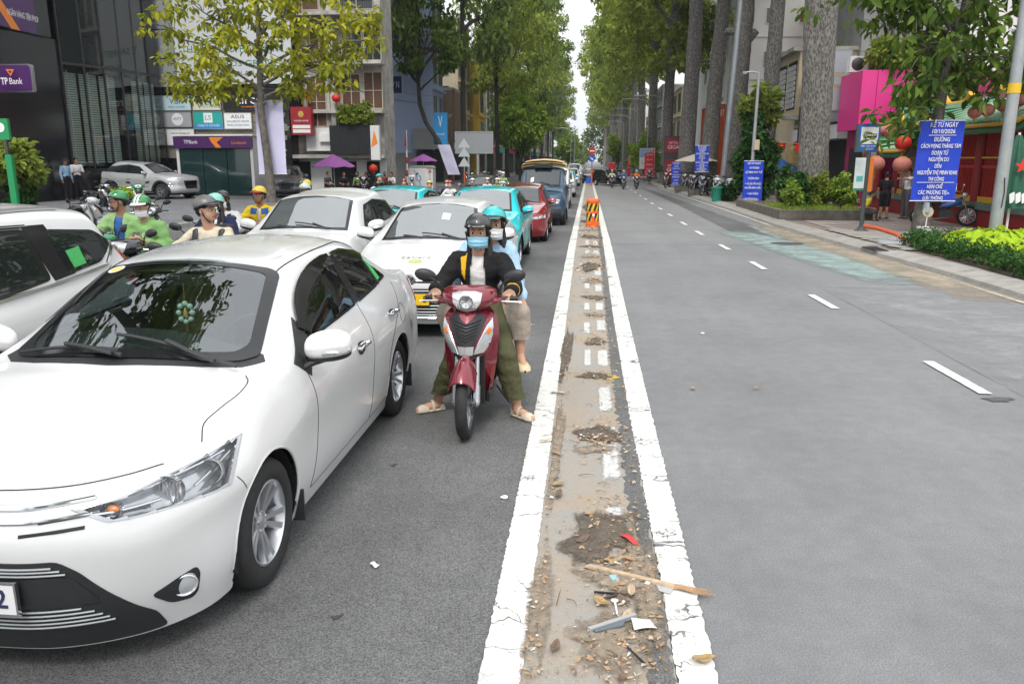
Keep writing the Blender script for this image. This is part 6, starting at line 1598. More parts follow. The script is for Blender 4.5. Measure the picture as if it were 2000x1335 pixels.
text('5',.10,MAT['print_black'],pl,(.0075,.19,0),(R(90),0,R(90)),depth=.003,bold=.001)
tp=sh.top()
h=tp(.42,0);t_=text('beCar+',.085,mat('sticker_olive',(.30,.31,.16),.5),tx,tuple(h[0]+V(-.0,0,.022)),(R(13),0,R(90)),width=.34,depth=.004)
fill([(.50+.05*math.cos(a),.085*math.sin(a))for a in np.linspace(0,2*PI,18,endpoint=False)],tp,.004,'bonnet_sticker',mat('sticker_lime',(.40,.48,.16),.5,var=.2,vs=25),tx,8,8,axis=0)
fill([(-.66,.10),(-.66,.20),(-.80,.20),(-.80,.10)],tp,.011,'windscreen_notice',MAT['white'],tx,5,5,axis=0)
fill([(-.70,.125),(-.70,.175),(-.765,.175),(-.765,.125)],tp,.0125,'notice_print',mat('print_pale',(.5,.5,.5),.6),tx,4,4,axis=0)
# white hatchback to its left
ht,sh=std_car('white hatchback with black pillars and a round C logo on its front door',MAT['white_paint2'],dict(fo=.80,wb=2.45,ro=.60,W=.845,zn=.80,zc=1.06,xc=-.30,xh=-1.05,zh=1.44,zr=1.50,xr=-1.7,xrh=-2.5,zrh=1.44,xb=-2.82,zb=1.06,zt=1.0,belt0=.99,belt1=1.08,wr=.575,zhm=.9,rt=.31,ra=.35),(-3.74,9.75,0),group=GQ,name='hatchback',fine=1.2,head=HEADL,grille=[('grille',[(-.45,.66),(.45,.66),(.40,.40),(-.40,.40)],MAT['black_trim'],.004)],ws_m=MAT['ws_glass'])
fn=sh.side(1);h=fn(-.95,.80)
cpts=[V(h[0])+V(.10*math.sin(a),.006,.10*math.cos(a)-.03)for a in np.linspace(R(40),R(320),16)]
MB().tube(cpts,.016,6,ry=[.005]*16).build('door_logo',mat('logo_teal',(.06,.30,.33),.5),ht)
# SUV on the far left
sv,sh=std_car('white SUV with chrome window line cut off by the left edge',MAT['white_paint'],dict(fo=.95,wb=2.75,ro=1.10,W=.925,flat=True,zs=.30,zn=1.0,zc=1.18,xc=-.35,xh=-1.15,zh=1.60,zr=1.665,xr=-2.0,xrh=-3.45,zrh=1.635,xb=-3.68,zb=1.28,zt=1.22,belt0=1.10,belt1=1.21,wr=.70,ra=.42,rt=.38,xpil=-1.75),(-4.34,2.05,0),group=GQ,name='sport_utility_car',fine=1.4,seams=True,mirrors=False,wipers=False,dlo=[(-.70,1.10),(-1.2,1.46),(-2.0,1.535),(-2.72,1.515),(-2.80,1.18),(-2.2,1.12),(-1.4,1.09)])
fn=sh.side(1)
fill(smooth_poly([(-2.90,1.50),(-3.40,1.455),(-3.58,1.35),(-3.36,1.23),(-2.98,1.19)],.04,3),fn,.006,'rear_quarter_window',MAT['car_glass'],sv,10,12)
fill([(-2.70,1.535),(-2.92,1.53),(-3.04,1.19),(-2.82,1.17)],fn,.005,'black_pillar',MAT['black_trim'],sv,8,4)
p=on(fn,[(-1.0,1.075),(-2.0,1.105),(-2.9,1.155),(-3.40,1.20),(-3.62,1.36),(-3.60,1.42)],.008,10);MB().tube(p,.012,6).build('chrome_line',MAT['chrome'],sv)
p=on(fn,[(-.9,1.22),(-1.25,1.475),(-2.0,1.55),(-2.7,1.53)],.018,10);MB().tube(p,.03,6,ry=[.012]*len(p)).build('rain_guard',MAT['smoked'],sv)
fill([(-3.02,1.345),(-3.17,1.36),(-3.19,1.24),(-3.05,1.225)],fn,.0085,'window_sticker',MAT['sticker_green'],sv,5,5)
p=on(sh.top(),[(-1.3,.62),(-2.2,.66),(-3.2,.64)],.012,10);MB().tube(p,.012,6).build('roof_rail',MAT['alloy'],sv)
fill([(-3.64,1.30),(-3.78,1.32),(-3.84,1.16),(-3.70,1.10)],fn,.008,'tail_light',MAT['lamp_red'],sv,5,5)
# turquoise crossovers
Q_CR=dict(fo=.78,wb=2.51,ro=.68,flat=True,W=.86,zs=.24,zn=.92,zc=1.12,xc=-.30,xh=-1.0,zh=1.49,zr=1.57,xr=-1.75,xrh=-2.65,zrh=1.50,xb=-2.95,zb=1.12,zt=1.05,belt0=1.03,belt1=1.12,wr=.60,rt=.33,ra=.38,nw=1.06)
t2,sh=std_car('turquoise crossover with black lower bumper standing ahead of the red car',MAT['teal_paint'],Q_CR,(-1.95,14.35,0),group=GQ,name='crossover',fine=1.2,cladding=True,lip=MAT['black_plastic'],ws_m=MAT['ws_glass'],head=dict(ang=45,poly=[(.0,.76),(.02,.62),(.30,.62),(.36,.76)],bulbs=((-.3,.0,.04),(.3,.0,.04))),grille=[('bumper_cladding',[(-.60,.52),(.60,.52),(.66,.27),(-.66,.27)],MAT['black_plastic'],.005),('grille_line',[(-.62,.80),(.62,.80),(.62,.775),(-.62,.775)],MAT['chrome'],.005),('grille',[(-.35,.74),(.35,.74),(.30,.58),(-.30,.58)],MAT['black_trim'],.004)])
t2.scale=(.92,.92,.92)
t1=dup(t2,(-3.80,14.5,0),-PI/2,'turquoise crossover with a red and white windscreen sticker behind the white hatchback',GQ);t1.scale=(.92,.92,.92)
_,sh2=None,Shell(Q_CR,.8)
fill([(-.86,-.50),(-.86,-.30),(-.94,-.30),(-.94,-.50)],sh2.top(),.011,'windscreen_sticker',mat('sticker_redwhite',(.62,.25,.25),.5,var=.5,vs=40),t1,4,4,axis=0)
# red hatchback
rd,sh=std_car('dark red hatchback waiting behind the turquoise crossover',MAT['red_paint'],dict(fo=.85,wb=2.57,ro=.64,W=.848,zn=.80,zc=1.04,xc=-.22,xh=-1.05,zh=1.43,zr=1.495,xr=-1.75,xrh=-2.6,zrh=1.43,xb=-2.92,zb=1.06,zt=1.0,belt0=.97,belt1=1.06,wr=.57),(-1.68,19.5,0),group=GQ,name='hatchback',fine=1.,head=HEADL,grille=[('grille',[(-.42,.64),(.42,.64),(.36,.36),(-.36,.36)],MAT['black_trim'],.004),('chrome_wing',[(-.52,.66),(.52,.66),(.40,.64),(-.40,.64)],MAT['chrome'],.006)])
rd.scale=(.89,.89,.885)
# navy pickup van with a load on the roof
tk,sh=std_car('dark navy light truck with pale mats and a black case on its roof',MAT['navy_paint'],dict(fo=.60,wb=2.4,ro=.75,W=.78,flat=True,zs=.25,zn=.95,zc=1.22,xc=.02,xh=-.50,zh=1.74,zr=1.80,xr=-1.0,xrh=-2.6,zrh=1.78,xb=-2.85,zb=1.2,zt=1.1,belt0=1.12,belt1=1.15,wr=.63,rt=.29,ra=.33,nw=1.12),(-1.36,24.4,0),group=GQ,name='light_truck',fine=1.,head=dict(ang=30,poly=[(-.05,.86),(-.05,.70),(.22,.70),(.26,.84)]),grille=[('grille',[(-.36,.84),(.36,.84),(.36,.74),(-.36,.74)],MAT['black_trim'],.004),('bumper',[(-.62,.55),(.62,.55),(.62,.34),(-.62,.34)],MAT['black_plastic'],.006)])
tk.scale=(.96,.96,.945)
fill([(-.18,-.38),(-.18,-.28),(-.30,-.28),(-.30,-.38)],sh.top(),.011,'windscreen_sticker',MAT['white'],tk,4,4,axis=0)
ld=thing('mat_stack','stack of pale yellow bent mats lying over the roof of the navy truck','mats',(-1.36,25.6,1.70))
fm=mat('pale_foam',(.52,.40,.20),.8,var=.15,vs=5)
for k,(w,z)in enumerate(((.72,.05),(.70,.125),(.62,.195))):
 MB().tube([(-w,.4,z-.06),(-w+.05,.4,z-.02),(-w*.6,.4,z+.02),(0,.4,z+.045),(w*.6,.4,z+.02),(w-.05,.4,z-.02),(w,.4,z-.06)],[.8,.88,.92,.94,.92,.88,.8],16,ry=[.02,.036,.042,.044,.042,.036,.02]).build('bundle',fm,ld)
bk=thing('black_case','black flat case lying at the front edge of the navy truck roof','case',(-1.36,24.92,1.70));MB().box((0,0,.085),(.56,.22,.15)).box((0,-.115,.085),(.46,.012,.10)).build('case_body',MAT['black_plastic'],bk);MB().tube([(-.1,-.12,.13),(-.1,-.15,.13),(.1,-.15,.13),(.1,-.12,.13)],.01,6).build('handle',MAT['dark_metal'],bk)
# white van and the cars behind it
vn,sh=std_car('white van behind the navy truck with roof cut by the tree line',MAT['white_paint2'],dict(fo=.75,wb=2.8,ro=.95,W=.86,flat=True,zs=.25,zn=1.0,zc=1.28,xc=-.05,xh=-.75,zh=1.86,zr=1.95,xr=-1.4,xrh=-3.1,zrh=1.92,xb=-3.4,zb=1.25,zt=1.15,belt0=1.18,belt1=1.2,wr=.72,rt=.32,ra=.36,nw=1.08),(-1.42,33.0,0),group=GQ,name='van',fine=.8,head=HEADL,grille=[('grille',[(-.4,.78),(.4,.78),(.36,.6),(-.36,.6)],MAT['black_trim'],.004)])
vn.scale=(.86,.86,.84)
sc_=dict(fo=.88,wb=2.7,ro=.95,W=.90,flat=True,zs=.28,zn=.98,zc=1.16,xc=-.35,xh=-1.1,zh=1.62,zr=1.70,xr=-2.0,xrh=-3.2,zrh=1.64,xb=-3.5,zb=1.2,zt=1.12,belt0=1.08,belt1=1.16,wr=.66,rt=.35,ra=.40)
ws_,sh=std_car('white SUV right behind the white van',MAT['white_paint2'],sc_,(-1.35,43.0,0),group=GQ,name='sport_utility_car',fine=.7,head=HEADL,grille=[('grille',[(-.45,.80),(.45,.80),(.40,.55),(-.40,.55)],MAT['black_trim'],.004)],seams=False)
ws_.scale=(.82,.82,.80)
def far_car(src,x,y,lb,s,remap=None,rz=-PI/2,g=GQ):
 o=dup(src,(x,y,0),rz,lb,g,remap);o.scale=(s,s,s);return o
far_car(t2,-1.35,52.5,'turquoise car far back in the queue behind the white SUVs',.80)
far_car(ws_,-1.25,61,'second white SUV far back in the queue',.78)
far_car(rd,-1.3,70,'silver hatchback at the far end of the near queue',.78,{'red_car_paint':MAT['silver_paint']})
far_car(vn,-1.3,80,'far white van barely showing at the end of the queue',.80)
far_car(rd,-4.6,33.0,'dark grey hatchback left of the navy truck',.86,{'red_car_paint':MAT['grey_paint']})
far_car(t2,-3.6,70,'distant turquoise car in the second lane',.78)
far_car(ws_,-3.8,58,'distant white SUV in the second lane',.78)
far_car(ws_,-1.3,96,'small white car at the vanishing end of the street',.8)
far_car(rd,-3.8,90,'small grey car at the vanishing end of the street',.8,{'red_car_paint':MAT['grey_paint']})
# oncoming black SUV turning through the gap
bo=far_car(ws_,2.15,62.0,'black SUV crossing into the right carriageway far ahead',.74,{'white_car_paint_dusty':MAT['black_paint']},R(-62),None)
far_car(ws_,.2,68.5,'second dark SUV half hidden by the median signs',.70,{'white_car_paint_dusty':MAT['black_paint']},R(-100),None)
# parked cars on the forecourt
kn,sh=std_car('silver crossover with black wheel arches parked before the bank',MAT['silver_paint'],dict(fo=.83,wb=2.6,ro=.74,W=.90,zs=.26,zn=.92,zc=1.10,xc=-.25,xh=-1.05,zh=1.46,zr=1.55,xr=-1.75,xrh=-2.75,zrh=1.47,xb=-3.1,zb=1.1,zt=1.02,belt0=1.0,belt1=1.10,wr=.60,rt=.33,ra=.39,nw=1.05),(-19.9,37.3,.1),R(-13),None,'crossover',fine=1.2,cladding=True,lip=MAT['black_plastic'],head=dict(ang=55,poly=[(-.1,.68),(-.08,.54),(.22,.56),(.26,.66)]),grille=[('grille',[(-.40,.78),(.40,.78),(.34,.45),(-.34,.45)],MAT['black_trim'],.004)],mirrors=True)
for sg in(1,-1):
 for xw in(0,-2.6):
  A=[R(-20+220*k/20)for k in range(21)];fn=sh.side(sg)
  for k in range(20):
   pass
  P_=[(xw+.46*math.cos(a),.33+.46*math.sin(a))for a in A]+[(xw+.395*math.cos(a),.33+.395*math.sin(a))for a in A[::-1]]
  vs=[];mbx=MB()
  for a in A:
   for r_q in(.395,.43,.47):
    h=fn(xw+r_q*math.cos(a),max(.24,.33+r_q*math.sin(a)))
    vs.append(h[0]+h[1]*.010 if h else(vs[-1]if vs else V(0,0,0)))
  mbx.add(vs,[(3*k+j,3*k+j+1,3*k+j+4,3*k+j+3)for k in range(20)for j in range(2)]).build('arch_cladding',MAT['black_plastic'],kn,smooth=70)
kn.scale=(1.13,1.13,1.13)
o=far_car(kn,-14.9,38.8,'dark grey SUV parked behind the white banner tree',.98,{'silver_car_paint':MAT['grey_paint'],},R(-72),None);o.location.z=.1
# ------------------------------------------------------------------ scooters
MAT.update(bike_red=mat('red_scooter_paint',(.20,.010,.022),.22,.25,coat=1.),bike_black=mat('bike_black_plastic',(.018,.018,.02),.45,bump=.08,bs=400),bike_silver=mat('bike_silver_panel',(.60,.61,.62),.2,.6,coat=.6),seat_black=mat('black_vinyl',(.016,.016,.017),.5),fork=mat('fork_metal',(.50,.51,.52),.25,.9))
def caster(mb,d):
 b=BVHTree.FromPolygons(mb.v,mb.f);d=V(d)
 def fn(u,v):
  o={0:lambda:V(3,u,v),1:lambda:V(u,3*np.sign(-d[1]),v)}[0 if abs(d[0])>.5 else 1]()
  h=b.ray_cast(Vector(o),Vector(d))
  if h[0]is None:return None
  n=V(h[1]);n=-n if n@d>0 else n
  return V(h[0]),n
 return fn
def bike_wheel(name,x,Rr,w,parent,spokes=5,y=0.):
 h=w/2;rr=Rr*.73
 prof=[(rr,-h*.7),(rr+.01,-h*.9)]+[(Rr-h*.95+h*.95*math.sin(a),-h*math.cos(a))for a in np.linspace(.25,PI-.25,11)]+[(rr+.01,h*.9),(rr,h*.7)]
 o=MB().lathe(prof,40,axis=(0,1,0)).build(name,MAT['tyre'],parent,(x,y,Rr))
 a=MB().lathe([(rr+.002,h*.72),(rr-.012,h*.72),(rr-.016,0),(rr-.012,-h*.72),(rr+.002,-h*.72)],36,axis=(0,1,0))
 a.cyl((0,-.05,0),(0,.05,0),.032,n=14)
 for k in range(spokes):
  an=2*PI*k/spokes+.2;u=V(math.cos(an),0,math.sin(an));v_=V(-math.sin(an),0,math.cos(an))
  a.tube([u*.025,u*(rr-.01)+v_*.03],[.016,.012],6,ry=[.02,.016])
  a.tube([u*.025,u*(rr-.01)-v_*.03],[.012,.010],6,ry=[.02,.016])
 a.build('rim',MAT['alloy'],o)
 MB().lathe([(.045,.045),(.095,.045),(.095,.049),(.045,.049)],24,axis=(0,1,0)).build('brake_disc',MAT['chrome'],o)
 return o
def make_scooter(label,detail=True,group=None):
 t=thing('scooter',label,'motorbike',(0,0,0),0,group)
 P_=MAT['bike_red'];K=MAT['bike_black']
 steer=t
 bike_wheel('front_wheel',.62,.265,.088,t);bike_wheel('rear_wheel',-.635,.262,.10,t)
 f=MB()
 for sg in(1,-1):
  f.tube([(.62,sg*.075,.265),(.575,sg*.075,.42),(.50,sg*.07,.66)],[.019,.019,.017],8)
  f.tube([(.62,sg*.075,.265),(.585,sg*.075,.385)],[.027,.025],8)
  f.ell((.62,sg*.078,.265),(.034,.024,.034),8,6)
 f.tube([(.50,-.09,.66),(.50,.09,.66)],.02,8);f.cyl((.50,0,.64),(.40,0,.92),.024,n=8)
 f.cyl((.62,-.1,.265),(.62,.1,.265),.012,n=8)
 f.build('fork',MAT['fork'],t)
 def fend(u,v):
  a=R(42+100*u);s=-1+2*v;r=.318+.035*math.sin(PI*u)*(1-abs(s))-.05*abs(s)**2.2
  wd=.085-.018*u+(.012 if u<.5 else 0)
  return V(.62+math.cos(a)*r,s*wd,.265+math.sin(a)*r-(.045*abs(s)**3))
 m=MB().grid(fend,14,10);m.grid(lambda u,v:fend(u,v)*V(1,.96,1)-V(0,0,.006),14,10,flip=True)
 m.build('front_fender',P_,t,smooth=70)
 zk=[.55,.60,.68,.76,.82,.88,.92];wk=[.085,.125,.165,.185,.185,.150,.085];xk=[.575,.60,.600,.575,.545,.50,.455]
 def ap(u,v):
  z=.55+.37*v;hw=np.interp(z,zk,wk);s=-1+2*u
  return V(np.interp(z,zk,xk)-.13*abs(s)**2.0+.012*(1-abs(s)),s*hw,z+.03*abs(s)**2*(1-2*abs(v-.6)))
 A=MB().grid(ap,26,18)
 ob=MB();ob.v=list(A.v);ob.n=A.n;ob.f=list(A.f);ob.m=list(A.m)
 ob.grid(lambda u,v:ap(u,v)*V(1,.97,1)-V(.03,0,0),20,12,flip=True)
 ob.build('front_apron',P_,t,smooth=70)
 fr=caster(A,(-1,0,0))
 fill([(-.135,.845),(-.075,.90),(.075,.90),(.135,.845),(.06,.672),(-.06,.672)],fr,.004,'apron_grille',K,t,14,16)
 for k in range(6):
  z=.70+.022*k;h=.055+.0085*k
  p=on(fr,[(-h,z+.028),(0,z),(h,z+.028)],.008,5)
  MB().tube(p,.005,5).build('grille_rib',K,t)
 fill([(-.075,.905),(.075,.905),(.035,.842),(0,.818),(-.035,.842)],fr,.010,'nose_blade',P_,t,10,8)
 fill([(-.055,.668),(.055,.668),(.045,.605),(-.045,.605)],fr,.005,'chin_panel',MAT['bike_silver'],t,6,8)
 for sg in(1,-1):
  L=[(sg*.17,.845),(sg*.180,.76),(sg*.155,.67),(sg*.115,.612),(sg*.05,.612),(sg*.075,.675),(sg*.135,.80)]
  q=fill(L,fr,.007,'indicator_lamp',MAT['lamp_clear'],t,12,8)
  fill([(sg*.150,.79),(sg*.166,.765),(sg*.150,.735),(sg*.128,.755)],fr,.011,'indicator_bulb',MAT['lamp_amber'],q,6,6)
  p=on(fr,[(sg*.05,.612),(sg*.075,.675),(sg*.135,.80)],.009,6)
  MB().tube(p,.004,5).build('lamp_edge',MAT['chrome'],q)
 fill([(-.10,.600),(.10,.600),(.085,.578),(-.085,.578)],fr,.006,'lower_lip',K,t,4,8)
 def ls(u,v):
  z=.20+.70*v;s=-1+2*u
  hw=np.interp(z,[.2,.35,.5,.7,.82,.9],[.13,.165,.19,.205,.19,.12])
  return V(np.interp(z,[.2,.35,.55,.9],[.40,.42,.43,.36])-.10*abs(s)**2.5,s*hw,z)
 m=MB().grid(ls,18,16);m.grid(lambda u,v:ls(u,v)*V(1,.98,1)-V(.05,0,0),18,16,flip=True)
 m.build('leg_shield',P_,t,smooth=70)
 MB().grid(lambda u,v:V(.455-.03*abs(2*u-1),(-1+2*u)*.115,.20+.37*v),8,6).bx(.30,.45,-.11,.11,.22,.58).build('wheel_housing',K,t)
 MB().grid(lambda u,v:V(.345-.06*abs(2*u-1)**2,(-1+2*u)*.165,.30+.56*v),8,8,flip=True).build('inner_panel',K,t)
 MB().grid(lambda u,v:V(.36-.42*u,(-1+2*v)*(.155-.01*u),.285+.01*math.sin(u*PI)),4,6).bx(-.08,.37,-.14,.14,.20,.28).build('floorboard',K,t)
 for sg in(1,-1):
  def sd(u,v):
   x=.42-1.10*u;z0=np.interp(u,[0,.35,.5,1],[.20,.19,.24,.52]);z1=np.interp(u,[0,.12,.36,.5,1],[.45,.30,.29,.72,.74])
   b=np.interp(u,[0,.35,.6,1],[.155,.15,.165,.09])
   return V(x,sg*(b*(1-.25*(1-v)**2)),z0+(z1-z0)*v)
  MB().grid(sd,26,8,flip=sg>0).build('side_panel',P_,t,smooth=70)
 def rb(u,v):
  x=.02-.78*u;a=PI*v;hw=np.interp(u,[0,.3,.7,1],[.13,.165,.13,.06]);hh=np.interp(u,[0,.2,1],[.34,.30,.10])
  return V(x,hw*math.cos(a),.42+.04*u+.22*u+hh*math.sin(a)*(1-.35*u))
 MB().grid(rb,14,12).build('rear_cowl',K,t,smooth=70)
 def st(u,v):
  a=2*PI*v;x=.06-.74*u;hw=np.interp(u,[0,.12,.4,.7,1],[.02,.095,.14,.13,.05]);top_=np.interp(u,[0,.1,.35,.5,.95,1],[.735,.765,.755,.79,.80,.77])
  return V(x,hw*math.cos(a),top_-.045+(.055*math.sin(a)if math.sin(a)>0 else .02*math.sin(a)))
 MB().grid(st,22,14).build('saddle',MAT['seat_black'],t,smooth=80)
 MB().tube([(-.52,-.11,.74),(-.72,-.10,.78),(-.78,0,.785),(-.72,.10,.78),(-.52,.11,.74)],.014,8).build('grab_rail',MAT['fork'],t)
 MB().ell((-.76,0,.66),(.035,.085,.05),10,8).build('tail_light',MAT['lamp_red'],t)
 MB().tube([(-.70,0,.60),(-.88,0,.42),(-.93,0,.30)],[.06,.06,.05],8,ry=[.012,.01,.008]).build('rear_fender',K,t)
 MB().box((-.86,0,.40),(.01,.15,.11),Rm=Euler((0,R(30),0)).to_matrix()).build('number_plate',MAT['plate_white'],t)
 e=MB().box((-.42,.02,.30),(.36,.2,.16));e.cyl((-.25,.12,.29),(-.635,.12,.27),.07,.08,12)
 e.build('engine',MAT['dark_metal'],t)
 MB().tube([(-.15,-.10,.22),(-.40,-.135,.23),(-.85,-.145,.30)],[.025,.06,.055],12).build('exhaust',MAT['dark_metal'],t)
 MB().bx(-.72,-.40,-.195,-.185,.26,.34).build('exhaust_guard',MAT['fork'],t)
 MB().tube([(-.10,.12,.22),(-.16,.24,.03)],.011,6).build('kickstand',MAT['dark_metal'],t)
 def hd(u,v):
  a=2*PI*u;b=-PI/2+PI*v
  sy=math.cos(b);y=.20*math.sin(b);k=abs(math.sin(b))
  hh=.082*sy**.7+.012*sy;dx=.15*sy**.8
  x=math.cos(a)*dx*(1 if math.cos(a)>0 else .75)
  return V(.40+x-.06*k**1.5,y,.985+math.sin(a)*hh-.004+.015*k-.12*x*(1 if math.cos(a)>0 else 0))
 Hm=MB().grid(hd,24,20,flip=True)
 Hm.build('handlebar_cowl',P_,t,smooth=80)
 hf=caster(Hm,(-1,0,0))
 for sg in(1,-1):
  MB().tube([(.40,sg*.12,.965),(.385,sg*.19,.96),(.345,sg*.245,.975)],[.05,.042,.012],8,ry=[.03,.026,.01]).build('cowl_wing',P_,t,smooth=80)
 hl=fill([(-.105,1.028),(-.055,1.042),(0,1.030),(.055,1.042),(.105,1.028),(.095,.965),(.06,.918),(0,.902),(-.06,.918),(-.095,.965)],hf,.005,'headlight',MAT['lamp_clear'],t,14,14)
 if hl:
  h=hf(0,.975)
  MB().lathe([(.0001,.004),(.02,.006),(.035,.012),(.05,.012),(.052,.006)],18,o=h[0]+h[1]*.002,axis=(1,0,0)).build('reflector',MAT['chrome'],hl)
  for k in range(-3,4):
   p=on(hf,[(k*.022,.935),(k*.022,.96)],.007,2);MB().tube(p,.003,4).build('lens_rib',MAT['white'],hl)if len(p)>1 else None
 MB().tube([(.30,-.20,.965),(.36,0,.95),(.30,.20,.965)],.014,8).build('handlebar',K,t)
 for sg in(1,-1):
  MB().tube([(.315,sg*.20,.968),(.285,sg*.34,.962)],.018,10).build('grip',K,t)
  MB().tube([(.345,sg*.185,.955),(.37,sg*.22,.955),(.335,sg*.36,.945),(.335,sg*.372,.942)],[.010,.009,.007,.009],6).build('brake_lever',MAT['fork'],t)
  MB().box((.318,sg*.195,.968),(.05,.05,.05)).build('switch_box',K,t)
  m=MB().tube([(.315,sg*.20,.98),(.33,sg*.225,1.06),(.36,sg*.255,1.10),(.355,sg*.30,1.118)],[.009,.008,.008,.012],6).build('mirror_stalk',K,t)
  MB().ell((.345,sg*.325,1.135),(.028,.082,.048),16,10,Rm=Euler((R(14*sg),0,R(-8*sg))).to_matrix()).build('mirror_head',K,m,smooth=80)
 return t
def make_motorcycle(label):
 """underbone with a blue side cover and spoked wheels"""
 t=thing('motorcycle',label,'motorbike',(0,0,0))
 bike_wheel('front_wheel',.62,.29,.07,t,9);bike_wheel('rear_wheel',-.60,.29,.08,t,9)
 f=MB()
 for sg in(1,-1):f.tube([(.62,sg*.07,.29),(.44,sg*.07,.82)],.02,8)
 f.build('fork',MAT['fork'],t)
 MB().grid(lambda u,v:V(.62+math.cos(R(20+120*u))*.33,(-1+2*v)*.05,.29+math.sin(R(20+120*u))*.33),10,4).build('front_fender',MAT['bike_black'],t)
 MB().tube([(.44,0,.80),(.05,0,.45),(-.3,0,.5),(-.7,0,.72)],[.035,.04,.04,.03],8).build('frame',MAT['bike_black'],t)
 MB().tube([(.40,0,.70),(.12,0,.60),(-.1,0,.56)],[.07,.10,.07],12,ry=[.10,.11,.07]).build('fuel_tank',MAT['bike_blue'],t)
 MB().tube([(.02,0,.74),(-.3,0,.76),(-.74,0,.79)],[.07,.12,.10],12,ry=[.03,.045,.035]).build('saddle',MAT['seat_black'],t)
 MB().tube([(-.1,0,.62),(-.5,0,.64),(-.8,0,.70)],[.08,.10,.06],10,ry=[.06,.08,.05]).build('rear_cowl',MAT['bike_black'],t)
 MB().box((.05,0,.33),(.34,.22,.22)).cyl((.05,-.14,.33),(.05,.14,.33),.10,n=14).build('engine',MAT['dark_metal'],t)
 MB().tube([(.1,-.12,.25),(-.3,-.15,.22),(-.85,-.16,.32)],[.02,.035,.05],10).build('exhaust',MAT['chrome'],t)
 MB().ell((.50,0,.86),(.08,.09,.08),12,8).build('headlight',MAT['lamp_clear'],t)
 MB().tube([(.30,-.34,.98),(.38,-.12,.95),(.38,.12,.95),(.30,.34,.98)],.014,8).build('handlebar',MAT['chrome'],t)
 for sg in(1,-1):
  m=MB().tube([(.33,sg*.25,.98),(.34,sg*.30,1.10)],.008,6).build('mirror_stalk',MAT['chrome'],t)
  MB().ell((.34,sg*.33,1.14),(.02,.06,.045),12,8).build('mirror_head',MAT['chrome'],m)
  a=MB().tube([(-.60,sg*.09,.29),(-.42,sg*.11,.64)],.022,8).build('shock_absorber',MAT['chrome'],t)
 MB().tube([(-.55,-.12,.80),(-.85,-.11,.86),(-.85,.11,.86),(-.55,.12,.80)],.014,8).build('grab_rail',MAT['chrome'],t)
 MB().ell((-.86,0,.72),(.03,.07,.05),10,8).build('tail_light',MAT['lamp_red'],t)
 return t
MAT['bike_blue']=mat('blue_bike_paint',(.02,.12,.45),.25,coat=.8)
# ------------------------------------------------------------------ people
def skin_mat(n,rgb):return mat(n,rgb,.55,var=.06,vs=8,spec=.35)
MAT.update(skin=skin_mat('skin',(.52,.30,.20)),skin_tan=skin_mat('skin_tan',(.38,.20,.125)),hair=mat('black_hair',(.010,.009,.009),.45,bump=.3,bs=120),eye_white=mat('eye_white',(.7,.68,.66),.3),iris=mat('iris',(.012,.008,.006),.15),brow=mat('brow',(.02,.015,.012),.8),lip=mat('lip',(.36,.13,.11),.5),mouth=mat('mouth_inside',(.08,.01,.01),.6),mask_blue=mat('blue_face_mask',(.30,.60,.78),.8,var=.05),mask_white=mat('white_face_mask',(.78,.78,.78),.8))
def cloth(n,rgb,var=.12,rough=.85):return mat(n,rgb,rough,var=var,vs=6,bump=.35,bs=45,spec=.25)
def blob(parts,name,m,parent,voxel=.012,smooth=4,cut=None,wrinkle=0.,seed=0):
 """capsules (p0, r0, p1, r1) and ellipsoids (ctr, radii) grown into one continuous surface"""
 mb=MB()
 for p in parts:
  if len(p)==4:
   p0,r0,p1,r1=V(p[0]),p[1],V(p[2]),p[3]
   d=p1-p0;L=np.linalg.norm(d)
   if L<1e-4:mb.ell(p0,r0,10,8);continue
   e=nrm(d);pts=[];rd=[]
   for a in(-.98,-.8,-.45):pts.append(p0+e*r0*a);rd.append(r0*math.sqrt(1-a*a))
   for k in range(5):pts.append(p0+d*k/4);rd.append(r0+(r1-r0)*k/4)
   for a in(.45,.8,.98):pts.append(p1+e*r1*a);rd.append(r1*math.sqrt(1-a*a))
   mb.tube(pts,rd,12)
  else:mb.ell(p[0],p[1],14,10,Rm=p[2]if len(p)>2 else None)
 me=mb.mesh(name,m,0)
 o=bpy.data.objects.new(name,me)
 r=o.modifiers.new('r','REMESH');r.mode='VOXEL';r.voxel_size=voxel;r.use_smooth_shade=True
 if smooth:
  s=o.modifiers.new('s','SMOOTH');s.iterations=smooth;s.factor=.5
 me2=evald(o);bpy.data.objects.remove(o);bpy.data.meshes.remove(me)
 me2.name=name
 if wrinkle or cut:
  bm=bmesh.new();bm.from_mesh(me2)
  if wrinkle:
   bm.normal_update()
   for v in bm.verts:
    p=v.co
    n=mnoise.noise(Vector((p.x*9+seed,p.y*9,p.z*16)))+.5*mnoise.noise(Vector((p.x*22,p.y*22+seed,p.z*30)))
    v.co=p+v.normal*n*wrinkle
  if cut:
   bmesh.ops.delete(bm,geom=[f for f in bm.faces if cut(f.calc_center_median(),f.normal)],context='FACES')
  bm.to_mesh(me2);bm.free()
 me2.materials.clear();me2.materials.append(m)
 me2.polygons.foreach_set('use_smooth',[True]*len(me2.polygons))
 return link(name,me2,parent)
